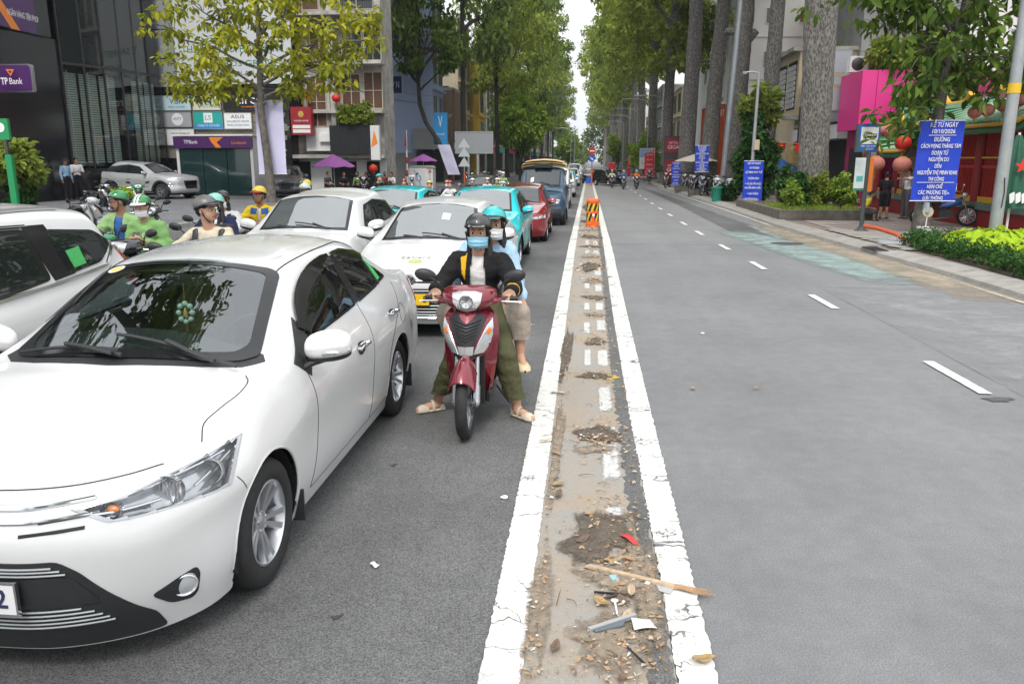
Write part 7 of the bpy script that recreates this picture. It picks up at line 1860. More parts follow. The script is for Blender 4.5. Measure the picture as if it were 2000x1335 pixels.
def hand_parts(wr,d,pn,curl=.5,s=1.0,side=1):
 """palm, five fingers with bends; d = pointing direction, pn = direction the palm faces"""
 wr,d,pn=V(wr),nrm(d),nrm(pn);pn=nrm(pn-d*(pn@d));w=np.cross(d,pn)*side
 out=[(wr,.026*s,wr+d*.03*s,.028*s)]
 for k in range(4):
  b0=wr+d*.015*s+w*(.022-.0145*k)*s
  b1=wr+d*(.088-(.004,0,.003,.012)[k])*s+w*(.030-.020*k)*s
  out.append((b0,.016*s,b1,.0115*s))
  L=(.068,.076,.070,.055)[k]*s;p=b1;a=0
  for j,f in enumerate((.45,.32,.23)):
   a+=curl*(.75,1.0,.7)[j]
   q=p+(d*math.cos(a)+pn*math.sin(a))*L*f*1.25
   out.append((p,(.0098,.009,.008)[j]*s,q,(.009,.008,.0068)[j]*s));p=q
 t0=wr+d*.025*s+w*.024*s;t1=t0+(d*.6+w*.62+pn*.35)*.045*s
 a=.5+curl*.5;t2=t1+nrm(d*.85+w*(.35-.5*curl)+pn*(.3+.5*curl))*.034*s;t3=t2+nrm(d*.8-w*.3*curl+pn*(.35+.5*curl))*.026*s
 out+=[(t0,.017*s,t1,.0125*s),(t1,.0115*s,t2,.0105*s),(t2,.0105*s,t3,.0085*s)]
 return out
def make_person(label,J,loc,rz,look,name='person',group=None,vox=.014,cat='person'):
 """J: joints in the person's own axes (x ahead, y to their left); look: clothing, helmet, mask and so on"""
 t=thing(name,label,cat,loc,rz,group)
 g=lambda k:V(J[k])
 pel,neck,head=g('pel'),g('neck'),g('head')
 f=nrm(V(J.get('face',(1,0,0))));l=nrm(np.cross(V(0,0,1),f));up=np.cross(f,l)
 Hm=np.stack([f,l,up],1)
 sk=look.get('skin',MAT['skin'])
 hp=lambda x,y,z:head+f*x+l*y+up*z
 spine=(pel+neck)/2+V(-.015,0,0)
 chest=pel+(neck-pel)*.68
 B=[]
 B+=[(hp(-.012,0,.028),(.098,.078,.10),Hm),(hp(.018,0,-.035),(.072,.062,.078),Hm),(hp(.045,0,-.085),(.035,.036,.024),Hm),(hp(.090,0,-.022),.012,hp(.082,0,.018),.008),(hp(.098,0,-.028),(.014,.017,.012),Hm),(hp(.0,.078,-.01),(.022,.010,.032),Hm),(hp(.0,-.078,-.01),(.022,.010,.032),Hm)]
 B+=[(neck-V(0,0,.05),.062,head+V(0,0,-.05)-f*.02,.052)]
 sl,sr=g('shl'),g('shr')
 B+=[(sl*.85+neck*.15-V(0,0,.02),.055,neck-V(0,0,.04),.055),(sr*.85+neck*.15-V(0,0,.02),.055,neck-V(0,0,.04),.055)]
 ax=nrm(sl-sr)
 for q,r1,r2 in((chest,.105,.155),(spine,.095,.135),(pel+V(0,0,.04),.105,.155)):
  B.append((q,(r1,r2,.13),np.stack([nrm(np.cross(ax,V(0,0,1))),ax,V(0,0,1)],1)))
 B.append((pel,.11,chest,.11))
 H_=[]
 for s_,sg in(('l',1),('r',-1)):
  sh_,el,wr,hip,kn,an=g('sh'+s_),g('el'+s_),g('wr'+s_),g('hip'+s_),g('kn'+s_),g('an'+s_)
  B+=[(sh_,.052,el,.040),(el,.040,wr,.027)]
  d=V(J.get('hd'+s_,el*0+nrm(wr-el)));pn=V(J.get('pn'+s_,(0,0,-1)))
  B+=hand_parts(wr,d,pn,J.get('curl'+s_,.5),1.0,1 if s_=='l' else-1)if vox<.018 else[(wr,.03,wr+nrm(d)*.09,.032),(wr+nrm(d)*.09,.026,wr+nrm(d)*.12+nrm(pn)*.05,.02)]
  B+=[(hip,.088,kn,.058),(kn,.056,kn+(an-kn)*.35-V(.01,0,0),.056),(kn+(an-kn)*.35-V(.01,0,0),.056,an,.036)]
  toe=V(J.get('toe'+s_,an+V(.16,0,-.05)))
  B+=[(an-V(0,0,.03),.036,an+nrm(toe-an)*.06-V(0,0,.02),.036),(an+nrm(toe-an)*.05-V(0,0,.02),.036,toe,.026)]
 blob(B,'body',sk,t,vox,3)
 lv=look
 cv=max(vox,.013)
 if lv.get('legs'):
  m,frac=lv['legs'][0],lv['legs'][1];wd=lv['legs'][2]if len(lv['legs'])>2 else 1.0
  hem=[]
  Pp=[(pel+V(0,0,.05),(.125,.165,.10)),(pel,(.13,.175,.11))]
  for s_ in 'lr':
   hip,kn,an=g('hip'+s_),g('kn'+s_),g('an'+s_)
   Pp.append((hip,.112,kn,.075*wd))
   end=kn+(an-kn)*frac
   if frac>.05:Pp.append((kn,.076*wd,end+(an-kn)*.1,.062*wd));hem.append((end[2],end[0],end[1]))
  blob(Pp,'trousers',m,t,cv,2,wrinkle=.012,seed=3,cut=(lambda q,n_:any(q.z<hz and(q.x-hx)**2+(q.y-hy)**2<.03 for hz,hx,hy in hem)))
 def torso(k,top=.0):
  ax3=np.stack([nrm(np.cross(ax,V(0,0,1))),ax,V(0,0,1)],1)
  q=[(chest,(.115+k,.165+k,.15),ax3),(spine,(.108+k,.148+k,.14),ax3),(pel+V(0,0,.06),(.118+k,.165+k,.12),ax3),(pel+V(0,0,.05),.115+k,chest,.12+k)]
  for s_ in 'lr':q.append((g('sh'+s_)*.9+neck*.1-V(0,0,.01),.060+k,neck-V(0,0,.055),.062+k))
  return q
 def sleeves(k,frac):
  q=[]
  for s_ in 'lr':
   sh_,el,wr=g('sh'+s_),g('el'+s_),g('wr'+s_)
   if frac<=.5:q.append((sh_,.062+k,sh_+(el-sh_)*frac*2,.058+k))
   else:q+=[(sh_,.062+k,el,.053+k),(el,.053+k,el+(wr-el)*(frac-.5)*2,.042+k)]
  return q
 if lv.get('shirt'):
  m,fr=lv['shirt']
  blob(torso(.0)+(sleeves(.0,fr)if fr>0 else[]),'shirt',m,t,cv,3,wrinkle=.010,seed=1)
 if lv.get('jacket'):
  m=lv['jacket'][0];op=lv['jacket'][1];fr=lv['jacket'][2]if len(lv['jacket'])>2 else .96
  fx=nrm(np.cross(ax,V(0,0,1)))
  zt=neck[2]
  def cut(cn,n_):
   c_=V(cn)-chest
   fwd,lat=c_@fx,c_@ax
   if op and fwd>.02 and abs(lat)<op*(.6+.4*min(1,max(0,(zt-cn[2])/.4))):return True
   return cn[2]>zt+.035
  jk=blob(torso(.016)+sleeves(.014,fr)+[(neck-V(.01,0,.05),.075,neck+V(-.03,0,.02),.082)],'jacket',m,t,cv,3,cut=cut,wrinkle=.014,seed=5)
  for nm,poly_fn,mm in lv.get('patches',()):
   b=BVHTree.FromPolygons([tuple(v.co)for v in jk.data.vertices],[tuple(p.vertices)for p in jk.data.polygons])
   def fnp(u,v,b=b):
    o_=chest+ax*u+V(0,0,v)+fx*2
    h=b.ray_cast(Vector(o_),Vector(-fx))
    if h[0]is None:return None
    n=V(h[1]);n=-n if n@fx<0 else n
    return V(h[0]),n
   fill(poly_fn,fnp,.004,nm,mm,jk,6,6,skirt=.006)
  if lv.get('cuffs'):
   for s_ in 'lr':
    el,wr=g('el'+s_),g('wr'+s_);e=el+(wr-el)*.62
    blob([(e,.061,el+(wr-el)*.80,.056)],'cuff_band',lv['cuffs'],jk,.012,2)
 if lv.get('shoes'):
  for s_ in 'lr':
   an=g('an'+s_);toe=V(J.get('toe'+s_,an+V(.16,0,-.05)))
   d=nrm((toe-an)*V(1,1,0));base=V(an[0],an[1],min(an[2]-.045,toe[2]))
   kind=lv.get('shoe_kind','shoe')
   sm=lv['shoes'];wf=1.3 if kind=='clog' else 1.0
   so=MB()
   w_=np.cross(V(0,0,1),d);pt=toe[2]-.028;slope=(toe[2]-(an[2]-.045))*0
   def sole(u,v):
    x=-.065+.245*u;hw=np.interp(u,[0,.06,.3,.55,.8,.94,1],[.012,.03,.034,.037,.045,.034,.006])*wf
    a=2*PI*v
    return V(an[0],an[1],pt+.012)+d*x+w_*hw*math.cos(a)+V(0,0,.016*math.sin(a)+(.015 if math.sin(a)>0 else 0)*0)
   so.grid(sole,16,12)
   sh_o=so.build('shoe',sm,t,smooth=80)
   up_=MB()
   def upper(u,v):
    x0=.085 if kind=='strap' else(-.0 if kind!='clog' else .03)
    x=x0+(.182-x0)*u;a=PI*v
    hw=np.interp(u,[0,.5,.85,1],[.042,.047,.036,.004])*wf;hh=np.interp(u,[0,.5,.85,1],[.062 if kind!='strap' else .045,.048,.034,.004])
    return V(an[0],an[1],pt+.016)+d*x+w_*hw*math.cos(a)+V(0,0,hh*math.sin(a))
   up_.grid(upper,12,12,flip=True)
   up_.build('shoe_upper',sm,sh_o,smooth=80)
   hb=MB().grid(lambda u,v:V(an[0],an[1],pt+.016+.045*v)+d*(-.01-.055*math.sin(PI*u))+w_*.038*wf*math.cos(PI*u),10,3)
   hb.build('shoe_heel',sm,sh_o,smooth=80)
   if kind in('strap','clog'):
    xs=.035 if kind=='strap' else-.005
    hz=.075 if kind=='strap' else .085
    MB().grid(lambda u,v:V(an[0],an[1],pt+.016)+d*(xs+.022*v-(.02 if kind=='clog' else 0)*0)+w_*.043*wf*math.cos(PI*u)+V(0,0,hz*math.sin(PI*u)**.8),12,2).build('shoe_strap',sm,sh_o,smooth=80)
 if not lv.get('simple'):
  for sg in(1,-1):
   e=hp(.074,sg*.031,.005)
   MB().ell(e,(.011,.0155,.0085),12,8,Rm=Hm).build('eye',MAT['eye_white'],t,smooth=180)
   ec=[o for o in t.children if o.name.startswith('eye')][-1]
   MB().ell(hp(.0825,sg*.031,.005),(.005,.0075,.0078),10,8,Rm=Hm).build('iris',MAT['iris'],ec,smooth=180)
   MB().tube([hp(.083,sg*.014,.013),hp(.088,sg*.031,.0165),hp(.072,sg*.049,.012)],[.0025,.003,.002],5).build('eyelid',sk,ec)
   MB().tube([hp(.089,sg*.014,.031),hp(.090,sg*.032,.036),hp(.073,sg*.053,.030)],[.0045,.005,.003],6,ry=[.003,.003,.002]).build('eyebrow',MAT['brow'],t)
  if not lv.get('mask'):
   if lv.get('yawn'):
    MB().ell(hp(.078,0,-.066),(.018,.022,.026),12,8,Rm=Hm).build('open_mouth',MAT['mouth'],t,smooth=180)
   else:
    MB().ell(hp(.080,0,-.058),(.012,.025,.008),12,8,Rm=Hm).build('mouth',MAT['lip'],t,smooth=180)
 if lv.get('mask'):
  def mk(u,v):
   y=-.082+.164*u;z=-.028-.086*v;q=abs(y)/.082
   bul=.118*(1-.22*(v-.4)**2*2)-.085*q**2.4
   fold=.0025*math.sin(v*PI*6)
   return hp(bul+fold-(.02*max(0,v-.75)/.25),y*(1-.12*v),z+.012*(1-q)*(1-v))
  m=MB().grid(mk,20,18);ms=m.build('face_mask',lv['mask'],t,smooth=180)
  for sg in(1,-1):
   MB().tube([hp(.03,sg*.080,-.012),hp(-.005,sg*.088,.015),hp(-.01,sg*.086,-.03),hp(.028,sg*.076,-.08)],.002,5).build('ear_loop',lv['mask'],ms)
 if lv.get('hair'):
  if lv['hair']=='short':
   blob([(hp(-.02,0,.045),(.102,.086,.095),Hm),(hp(-.06,0,.0),(.055,.078,.07),Hm)],'hair',MAT['hair'],t,.012,2,cut=lambda q,n:(V(q)-head)@f>.062 and(V(q)-head)@up<.075)
  else:
   blob([(hp(-.055,0,.0),(.06,.085,.09),Hm),(hp(-.05,.055,-.06),.042,hp(-.015,.095,-.26),.03),(hp(-.05,-.055,-.06),.04,hp(-.05,-.085,-.22),.028),(hp(-.06,0,-.05),.055,hp(-.10,0,-.20),.04),(hp(.03,.068,.03),.02,hp(.0,.085,-.06),.016),(hp(.03,-.068,.03),.02,hp(.0,-.085,-.06),.016)],'hair',MAT['hair'],t,.012,2)
 if lv.get('helmet'):
  hc=lv['helmet'];m=hc[0]
  def hel(u,v):
   a=2*PI*u;b=PI*.5*v*(1.06-.25*math.cos(a))
   z=math.cos(b);r=math.sin(b)
   return hp(-.014+.124*r*math.cos(a),.105*r*math.sin(a),.050+.102*z)
  mb=MB().grid(hel,26,14,flip=False)
  mb.grid(lambda u,v:hp(0,0,.03)+(hel(u,v)-hp(0,0,.03))*.955,26,14,flip=True)
  ho=mb.build('helmet',m,t,smooth=180)
  rim=[hp(0,0,.03)+(hel(k/30,1)-hp(0,0,.03))*.98 for k in range(30)]
  MB().tube(rim,.008,6,closed=True).build('helmet_rim',MAT['black_plastic'],ho)
  if len(hc)>1 and hc[1]:
   def vis(u,v):
    a=-1.0+2.0*u
    r=.121+.07*v*math.cos(a*.9)
    return hp(-.012+r*math.cos(a),(.106+.010*v)*math.sin(a)*1.0,.056+.022*math.cos(a)-.014*v)
   mb=MB().grid(vis,14,5);mb.grid(lambda u,v:vis(u,v)-up*.005,14,5,flip=True)
   mb.build('helmet_visor',hc[1],ho,smooth=180)
  if len(hc)>2 and hc[2]:
   for y in hc[3]if len(hc)>3 else(-.022,.022):
    q=[hp(-.012,0,.035)+(f*math.cos(b)*.134+up*math.sin(b)*.120+l*y)for b in np.linspace(.15,2.6,16)]
    MB().tube(q,.011,6,ry=[.003]*16).build('helmet_stripe',hc[2],ho)
  st=MB()
  for sg in(1,-1):st.tube([hp(.02,sg*.098,.01),hp(.035,sg*.080,-.06),hp(.05,sg*.02,-.122)],.006,5,ry=[.003]*3)
  st.build('chin_strap',MAT['print_black'],ho)
 if lv.get('glasses'):
  gm=MB()
  for sg in(1,-1):
   gm.tube([hp(.100,sg*.034+.024*math.cos(a),.004+.018*math.sin(a))for a in np.linspace(0,2*PI,14,endpoint=False)],.003,5,closed=True)
   gm.tube([hp(.098,sg*.058,.008),hp(.02,sg*.082,.008)],.0025,5)
  gm.tube([hp(.101,-.01,.008),hp(.101,.01,.008)],.003,5)
  gm.build('glasses',MAT['print_black'],t)
 return t
def ride(lean=.0,head=(0,0),s=1.0,face=(1,0,0),feet='ground',twist=0.,pil=False,arms='bar',hands=True):
 """seated on a scooter whose origin is midway between the wheels on the ground"""
 px=-.52 if pil else-.20
 zp=.86 if pil else .83
 J=dict(pel=(px,0,zp),neck=(px+.05+lean,head[0]*.5,zp+.44),head=(px+.10+lean+head[1],head[0],zp+.60),face=face,shl=(px+.04+lean,.165,zp+.375),shr=(px+.04+lean,-.165,zp+.375),hipl=(px+.03,.085,zp-.01),hipr=(px+.03,-.085,zp-.01))
 if arms=='bar':
  J.update(ell=(px+.19,.30,zp+.17),elr=(px+.19,-.30,zp+.17),wrl=(.215,.300,.985),wrr=(.215,-.300,.985),hdl=(.8,-.25,-.1),hdr=(.8,.25,-.1),pnl=(.0,0,-1),pnr=(0,0,-1),curll=.85,curlr=.85)
 elif arms=='lap':
  J.update(ell=(px+.06,.26,zp+.10),elr=(px+.06,-.26,zp+.10),wrl=(px+.28,.22,zp+.07),wrr=(px+.28,-.22,zp+.07),hdl=(1,.1,-.25),hdr=(1,-.1,-.25),curll=.25,curlr=.25)
 elif arms=='phone':
  J.update(ell=(px+.04,.25,zp+.10),elr=(px+.06,-.26,zp+.10),wrl=(px+.24,.09,zp+.19),wrr=(px+.26,-.10,zp+.17),hdl=(.8,-.5,.4),hdr=(.8,.4,.35),pnl=(0,-.3,1),pnr=(0,.3,1),curll=.5,curlr=.5)
 elif arms=='back':
  J.update(ell=(px-.02,.27,zp+.12),elr=(px+.02,-.30,zp+.12),wrl=(px+.18,.25,zp+.0),wrr=(px-.02,-.42,zp-.06),hdl=(1,0,-.3),hdr=(.2,-.3,-1),curll=.4,curlr=.4)
 if feet=='ground':
  J.update(knl=(px+.36,.25,.50),knr=(px+.36,-.25,.50),anl=(px+.27,.33,.085),anr=(px+.25,-.31,.085),toel=(px+.42,.37,.034),toer=(px+.40,-.36,.034))
 elif feet=='board':
  J.update(knl=(px+.40,.17,.66),knr=(px+.40,-.17,.66),anl=(px+.42,.12,.37),anr=(px+.42,-.12,.37),toel=(px+.57,.13,.32),toer=(px+.57,-.13,.32))
 else:
  J.update(knl=(px+.42,.30,.74),knr=(px+.42,-.26,.74),anl=(px+.40,.32,.44),anr=(px+.38,-.26,.44),toel=(px+.55,.35,.36),toer=(px+.53,-.28,.36))
 return J
def stand(arm='down',face=(1,0,0),walk=0.):
 J=dict(pel=(0,0,.93),neck=(.0,0,1.42),head=(.03,0,1.57),face=face,shl=(0,.19,1.36),shr=(0,-.19,1.36),hipl=(0,.09,.91),hipr=(0,-.09,.91),knl=(.03+walk,.10,.50),knr=(.03-walk*.4,-.10,.50),anl=(walk*1.0,.11,.085),anr=(-walk*1.2,-.11,.085),toel=(walk+.14,.13,.034),toer=(-walk*1.2+.14,-.13,.034),ell=(-.02,.25,1.09),elr=(-.02,-.25,1.09),wrl=(.05,.26,.85),wrr=(.05,-.26,.85),hdl=(.1,0,-1),hdr=(.1,0,-1),pnl=(0,-1,0),pnr=(0,1,0),curll=.35,curlr=.35)
 if arm=='front':
  J.update(elr=(.05,-.24,1.10),wrr=(.27,-.10,1.13),ell=(.04,.24,1.10),wrl=(.27,.08,1.12),hdl=(1,-.3,.2),hdr=(1,.3,.2))
 if arm=='point':
  J.update(elr=(.22,-.26,1.33),wrr=(.46,-.22,1.36),hdr=(1,.05,0),pnr=(0,0,-1))
 if arm=='pointl':
  J.update(ell=(.22,.26,1.33),wrl=(.46,.22,1.36),hdl=(1,-.05,0),pnl=(0,0,-1))
 return J
def sit(zs=.45,face=(1,0,0),lean=.05):
 return dict(pel=(0,0,zs+.09),neck=(.03+lean,0,zs+.54),head=(.08+lean,0,zs+.69),face=face,shl=(.02+lean,.18,zs+.47),shr=(.02+lean,-.18,zs+.47),hipl=(.03,.09,zs+.07),hipr=(.03,-.09,zs+.07),knl=(.42,.16,zs+.06),knr=(.42,-.16,zs+.06),anl=(.38,.17,.085),anr=(.38,-.17,.085),toel=(.52,.19,.034),toer=(.52,-.19,.034),ell=(.10,.24,zs+.22),elr=(.10,-.24,zs+.22),wrl=(.33,.14,zs+.17),wrr=(.33,-.14,zs+.17),hdl=(1,-.2,-.2),hdr=(1,.2,-.2),curll=.3,curlr=.3)
BX,BY=-.83,5.95
scoot=make_scooter('glossy red scooter ridden by two women beside the nearest white sedan')
scoot.location=(BX,BY,0);scoot.rotation_euler=(0,0,-PI/2)
khaki=cloth('olive_trousers',(.085,.085,.042));cream=mat('cream_rubber',(.60,.53,.42),.6)
black_jk=cloth('black_jacket',(.012,.012,.014));yel=cloth('yellow_panel',(.75,.42,.02));wsh=cloth('white_shirt',(.66,.65,.64))
J=ride(head=(.01,0),arms='bar',feet='ground')
J.update(face=(1,-.02,-.04),anl=(.13,.325,.085),toel=(.235,.445,.034),knl=(.16,.235,.50),anr=(.03,-.32,.085),toer=(.115,-.455,.034),knr=(.17,-.14,.50),neck=(-.15,0,1.245),head=(-.09,.005,1.405),shl=(-.17,.17,1.185),shr=(-.17,-.17,1.185),ell=(-.02,.29,.985),elr=(-.02,-.29,.985),wrl=(.20,.285,1.0),wrr=(.20,-.285,1.0))
vis_b=mat('smoked_visor',(.012,.012,.013),.08,coat=1.)
make_person('woman riding the red scooter in a black jacket, olive trousers and blue mask',J,(BX,BY,0),-PI/2,dict(shirt=(wsh,.0),jacket=(black_jk,.075),legs=(khaki,.82,1.22),shoes=cream,shoe_kind='strap',mask=MAT['mask_blue'],hair='long',helmet=(mat('dark_grey_helmet',(.035,.035,.037),.3,coat=.6),vis_b),patches=[('shoulder_patch',[(-.135,.10),(-.085,.13),(-.10,-.07),(-.125,-.02)],yel)],cuffs=yel),vox=.0095)
J=ride(head=(.10,0),arms='lap',feet='peg',pil=True)
J.update(neck=(-.46,.04,1.29),head=(-.40,.085,1.44),face=(1,.04,-.02),shl=(-.47,.195,1.24),shr=(-.47,-.12,1.24),ell=(-.35,.275,1.0),wrl=(-.12,.33,.885),hdl=(1,-.1,-.35),pnl=(0,0,-1),curll=.35,elr=(-.30,-.24,.98),wrr=(-.10,-.16,.93),knl=(-.06,.315,.775),anl=(-.045,.335,.475),toel=(.09,.375,.385),knr=(-.08,-.235,.775),anr=(-.08,-.17,.455),toer=(.06,-.175,.38))
make_person('passenger in a pale blue jacket and beige trousers sitting behind the black jacket rider',J,(BX,BY,0),-PI/2,dict(shirt=(wsh,.0),jacket=(cloth('pale_blue_jacket',(.36,.52,.68)),0),legs=(cloth('beige_trousers',(.40,.34,.28)),.62,1.35),shoes=mat('cream_clog',(.62,.52,.33),.6),shoe_kind='clog',mask=MAT['mask_white'],hair='long',helmet=(mat('turquoise_helmet',(.03,.42,.42),.3,coat=.6),vis_b)),vox=.0105)
# ------------------------------------------------------------------ riders and people around
GR_='motorbike riders waiting left of the queue'
grab_green=cloth('green_jacket',(.20,.37,.13));lime_j=cloth('lime_jacket',(.26,.42,.18));blue_t=cloth('blue_tshirt',(.04,.12,.36));beige_p=cloth('beige_polo',(.56,.50,.38));navy_j=cloth('navy_jacket',(.012,.018,.06))
white_j=cloth('white_jacket',(.60,.60,.60));yellow_j=cloth('yellow_jacket',(.72,.50,.02));black_t=cloth('black_cloth',(.015,.015,.017));denim=cloth('dark_denim',(.03,.04,.07))
hg=mat('green_helmet',(.02,.22,.06),.25,coat=.8);hgrey=mat('matte_grey_helmet',(.13,.13,.125),.4,.2);hmint=mat('mint_helmet',(.22,.55,.46),.3,coat=.6);hblack=mat('black_helmet',(.015,.015,.016),.25,coat=.7);hyel=mat('yellow_helmet',(.70,.48,.02),.3,coat=.6);hred=mat('red_helmet',(.45,.02,.02),.3,coat=.6);hwhite=mat('white_helmet',(.72,.72,.72),.3,coat=.6);hpink=mat('pink_helmet',(.65,.20,.18),.3,coat=.5)
vwhite=mat('white_visor',(.70,.70,.68),.35);vred=mat('red_visor',(.35,.01,.01),.3)
bike_cols={'black':{'red_scooter_paint':MAT['black_paint']},'white':{'red_scooter_paint':MAT['white_paint2']},'blue':{'red_scooter_paint':MAT['bike_blue']},'grey':{'red_scooter_paint':MAT['grey_paint']},'silver':{'red_scooter_paint':MAT['silver_paint']},'red':{},'green':{'red_scooter_paint':mat('green_bike_paint',(.02,.20,.08),.25,coat=.8)},'cream':{'red_scooter_paint':mat('cream_bike_paint',(.55,.50,.38),.3,coat=.8)}}
def scooter_at(x,y,rz,col,label,grp=None,z=0.):
 return dup(scoot,(x,y,z),rz,label,grp,bike_cols[col])
F0=-PI/2
def rider(label,x,y,J,look,col,blabel,rz=F0,s=1.0,vox=.016):
 p=make_person(label,J,(x,y,0),rz,look,group=GR_,vox=vox);p.scale=(s,s,s)
 b=scooter_at(x,y,rz,col,blabel,'scooters of the waiting riders');return p
J=ride(arms='bar',face=(.72,-.68,-.06))
rider('man in green helmet and glasses yawning with open mouth, blue shirt under lime jacket',-5.93,9.55,J,dict(shirt=(blue_t,.0),jacket=(lime_j,.085),legs=(denim,.9),shoes=MAT['print_black'],helmet=(hg,None),glasses=True,yawn=True,hair='short',skin=MAT['skin_tan']),'green','green scooter under the yawning rider',s=1.0)
J=ride(arms='phone',face=(1,.02,-.18),head=(.0,.02))
gp=rider('man in light green jacket and white mask looking at his phone',-5.26,8.95,J,dict(shirt=(black_t,.0),jacket=(grab_green,0),legs=(denim,.9),shoes=MAT['print_black'],helmet=(hg,vwhite,hwhite,(-.018,.018)),mask=MAT['mask_white'],hair='short'),'black','black scooter under the green jacket rider',s=.98)
text('Grab',.075,MAT['print_white'],gp,(.02,.10,1.10),(R(90),0,R(90)),depth=.006,name='jacket_lettering')
ph=thing('mobile_phone','black mobile phone held by the rider in the light green jacket','phone',(-5.26+.0,8.95-.115,1.06),0);b_=MB().box((0,0,0),(.075,.010,.15),Rm=Euler((R(-35),0,R(15))).to_matrix()).build('phone_body',MAT['print_black'],ph)
J=ride(arms='bar',face=(.25,.97,.0),head=(.0,.0));J.update(elr=(-.10,-.40,1.02),wrr=(.06,-.56,.96),hdr=(.8,-.5,-.1))
bp=rider('man in beige polo with black backpack straps and matte grey helmet looking aside',-3.78,7.55,J,dict(shirt=(beige_p,.42),legs=(denim,.9),shoes=MAT['print_black'],helmet=(hgrey,mat('grey_visor',(.05,.05,.052),.3)),hair='short',skin=MAT['skin']),'blue','blue scooter under the rider in the beige polo',s=1.02,vox=.012)
for sg in(1,-1):
 MB().tube([(-.31,sg*.12,1.12),(-.24,sg*.135,1.272),(-.10,sg*.135,1.235),(-.045,sg*.13,1.12),(-.075,sg*.15,.98)],.028,6,ry=[.010]*5).build('backpack_strap',MAT['print_black'],bp)
MB().tube([(-.38,0,.90),(-.42,0,1.05),(-.38,0,1.26)],[.13,.16,.13],12,ry=[.09,.10,.07]).build('backpack',MAT['print_black'],bp)
J=ride(arms='bar',face=(.9,-.42,-.08))
nv=rider('rider in navy jacket with yellow paw badge, mint helmet and white mask',-4.80,9.85,J,dict(shirt=(white_j,.0),jacket=(navy_j,.05),legs=(denim,.9),shoes=MAT['print_black'],helmet=(hmint,mat('dark_visor2',(.05,.05,.06),.2)),mask=MAT['mask_white'],hair='long',patches=[('paw_badge',[(.055+.035*math.cos(a),.0+.03*math.sin(a))for a in np.linspace(0,2*PI,12,endpoint=False)],yel),('paw_toe',[(.09+.014*math.cos(a),.045+.014*math.sin(a))for a in np.linspace(0,2*PI,8,endpoint=False)],yel)]),'grey','grey scooter under the rider in the navy jacket',s=.97,vox=.013)
J=ride(arms='bar',face=(1,-.05,-.03))
rider('rider in white and navy jacket with black helmet and white mask',-5.33,11.2,J,dict(shirt=(white_j,.0),jacket=(white_j,0),legs=(denim,.9),shoes=MAT['print_black'],helmet=(hblack,None),mask=MAT['mask_white'],hair='long',patches=[('navy_panel',[(.07,.08),(.13,.10),(.15,-.10),(.10,-.12)],navy_j)]),'white','white scooter under the rider in the white and navy jacket',s=.96)
J=ride(arms='bar',face=(.95,-.30,-.05))
rider('delivery rider in yellow and blue jacket with yellow helmet and red visor',-5.0,11.75,J,dict(shirt=(white_j,.0),jacket=(yellow_j,.03),legs=(denim,.9),shoes=MAT['print_black'],helmet=(hyel,vred),hair='short',skin=MAT['skin_tan'],patches=[('blue_panel',[(.03,.10),(.14,.12),(.15,.02),(.04,.02)],blue_t),('blue_panel',[(-.03,.10),(-.14,.12),(-.15,.02),(-.04,.02)],blue_t)]),'red','red scooter under the yellow and blue jacket rider',s=.99)
J=ride(arms='bar',face=(1,-.15,-.05))
rider('rider with pale mint helmet, glasses and white mask behind the hatchback roof',-5.05,13.9,J,dict(shirt=(white_j,.5),jacket=(white_j,0),legs=(denim,.9),shoes=MAT['print_black'],helmet=(mat('pale_mint_helmet',(.50,.62,.58),.3,coat=.5),mat('grey_visor2',(.2,.2,.2),.3)),mask=MAT['mask_white'],glasses=True,hair='short'),'black','black scooter under the pale mint helmet rider',s=.98,vox=.02)
J=ride(arms='bar',face=(.8,-.55,-.05))
rider('rider with black and yellow helmet and white mask beside the bank tree',-5.5,15.2,J,dict(shirt=(black_t,.5),jacket=(black_t,0),legs=(denim,.9),shoes=MAT['print_black'],helmet=(hyel,None,hblack,(-.03,.03)),mask=MAT['mask_white'],hair='short'),'silver','silver scooter under the black and yellow helmet rider',s=1.0,vox=.02)
# riders farther back: one body, then copies with other clothes
bj,bl,bh=cloth('crowd_jacket',(.02,.02,.025)),cloth('crowd_trousers',(.03,.035,.05)),mat('crowd_helmet',(.02,.02,.02),.3,coat=.5)
bm_=mat('crowd_mask',(.70,.70,.70),.8)
proto=make_person('rider in black with a full dark helmet low behind the hatchback',ride(arms='bar',feet='board'),(-4.6,17.4,0),F0,dict(shirt=(bj,.95),legs=(bl,.95),shoes=MAT['print_black'],helmet=(bh,None),mask=bm_,simple=True,hair='short'),group=GR_,vox=.024)
proto.scale=(.86,.86,.86)
scooter_at(-4.6,17.4,F0,'black','black scooter low behind the hatchback roof','scooters of the waiting riders').scale=(.86,)*3
def crowd(x,y,lb,j,h,m,col,s=.88,rz=F0,blabel=None):
 rm={'crowd_jacket':j,'crowd_helmet':h}
 if m:rm['crowd_mask']=m
 p=dup(proto,(x,y,0),rz,lb,GR_,rm);p.scale=(s,s,s)
 b=scooter_at(x,y,rz,col,blabel or('scooter of the '+lb),'scooters of the waiting riders');b.scale=(s,s,s)
sm=MAT['skin']
crowd(-5.05,18.6,'rider in white with a silver helmet beside the turquoise roof',white_j,hwhite,None,'white',.84,blabel='white scooter beside the turquoise roof')
crowd(-6.9,26.5,'rider in black with teal helmet before the cafe',black_t,mat('teal_helmet',(.03,.32,.34),.3),sm,'black',.95,R(-40),'black scooter before the cafe')
crowd(-6.25,27,'rider with a bright red helmet left of the white cabinet',black_t,hred,sm,'red',.84,blabel='red scooter left of the white cabinet')
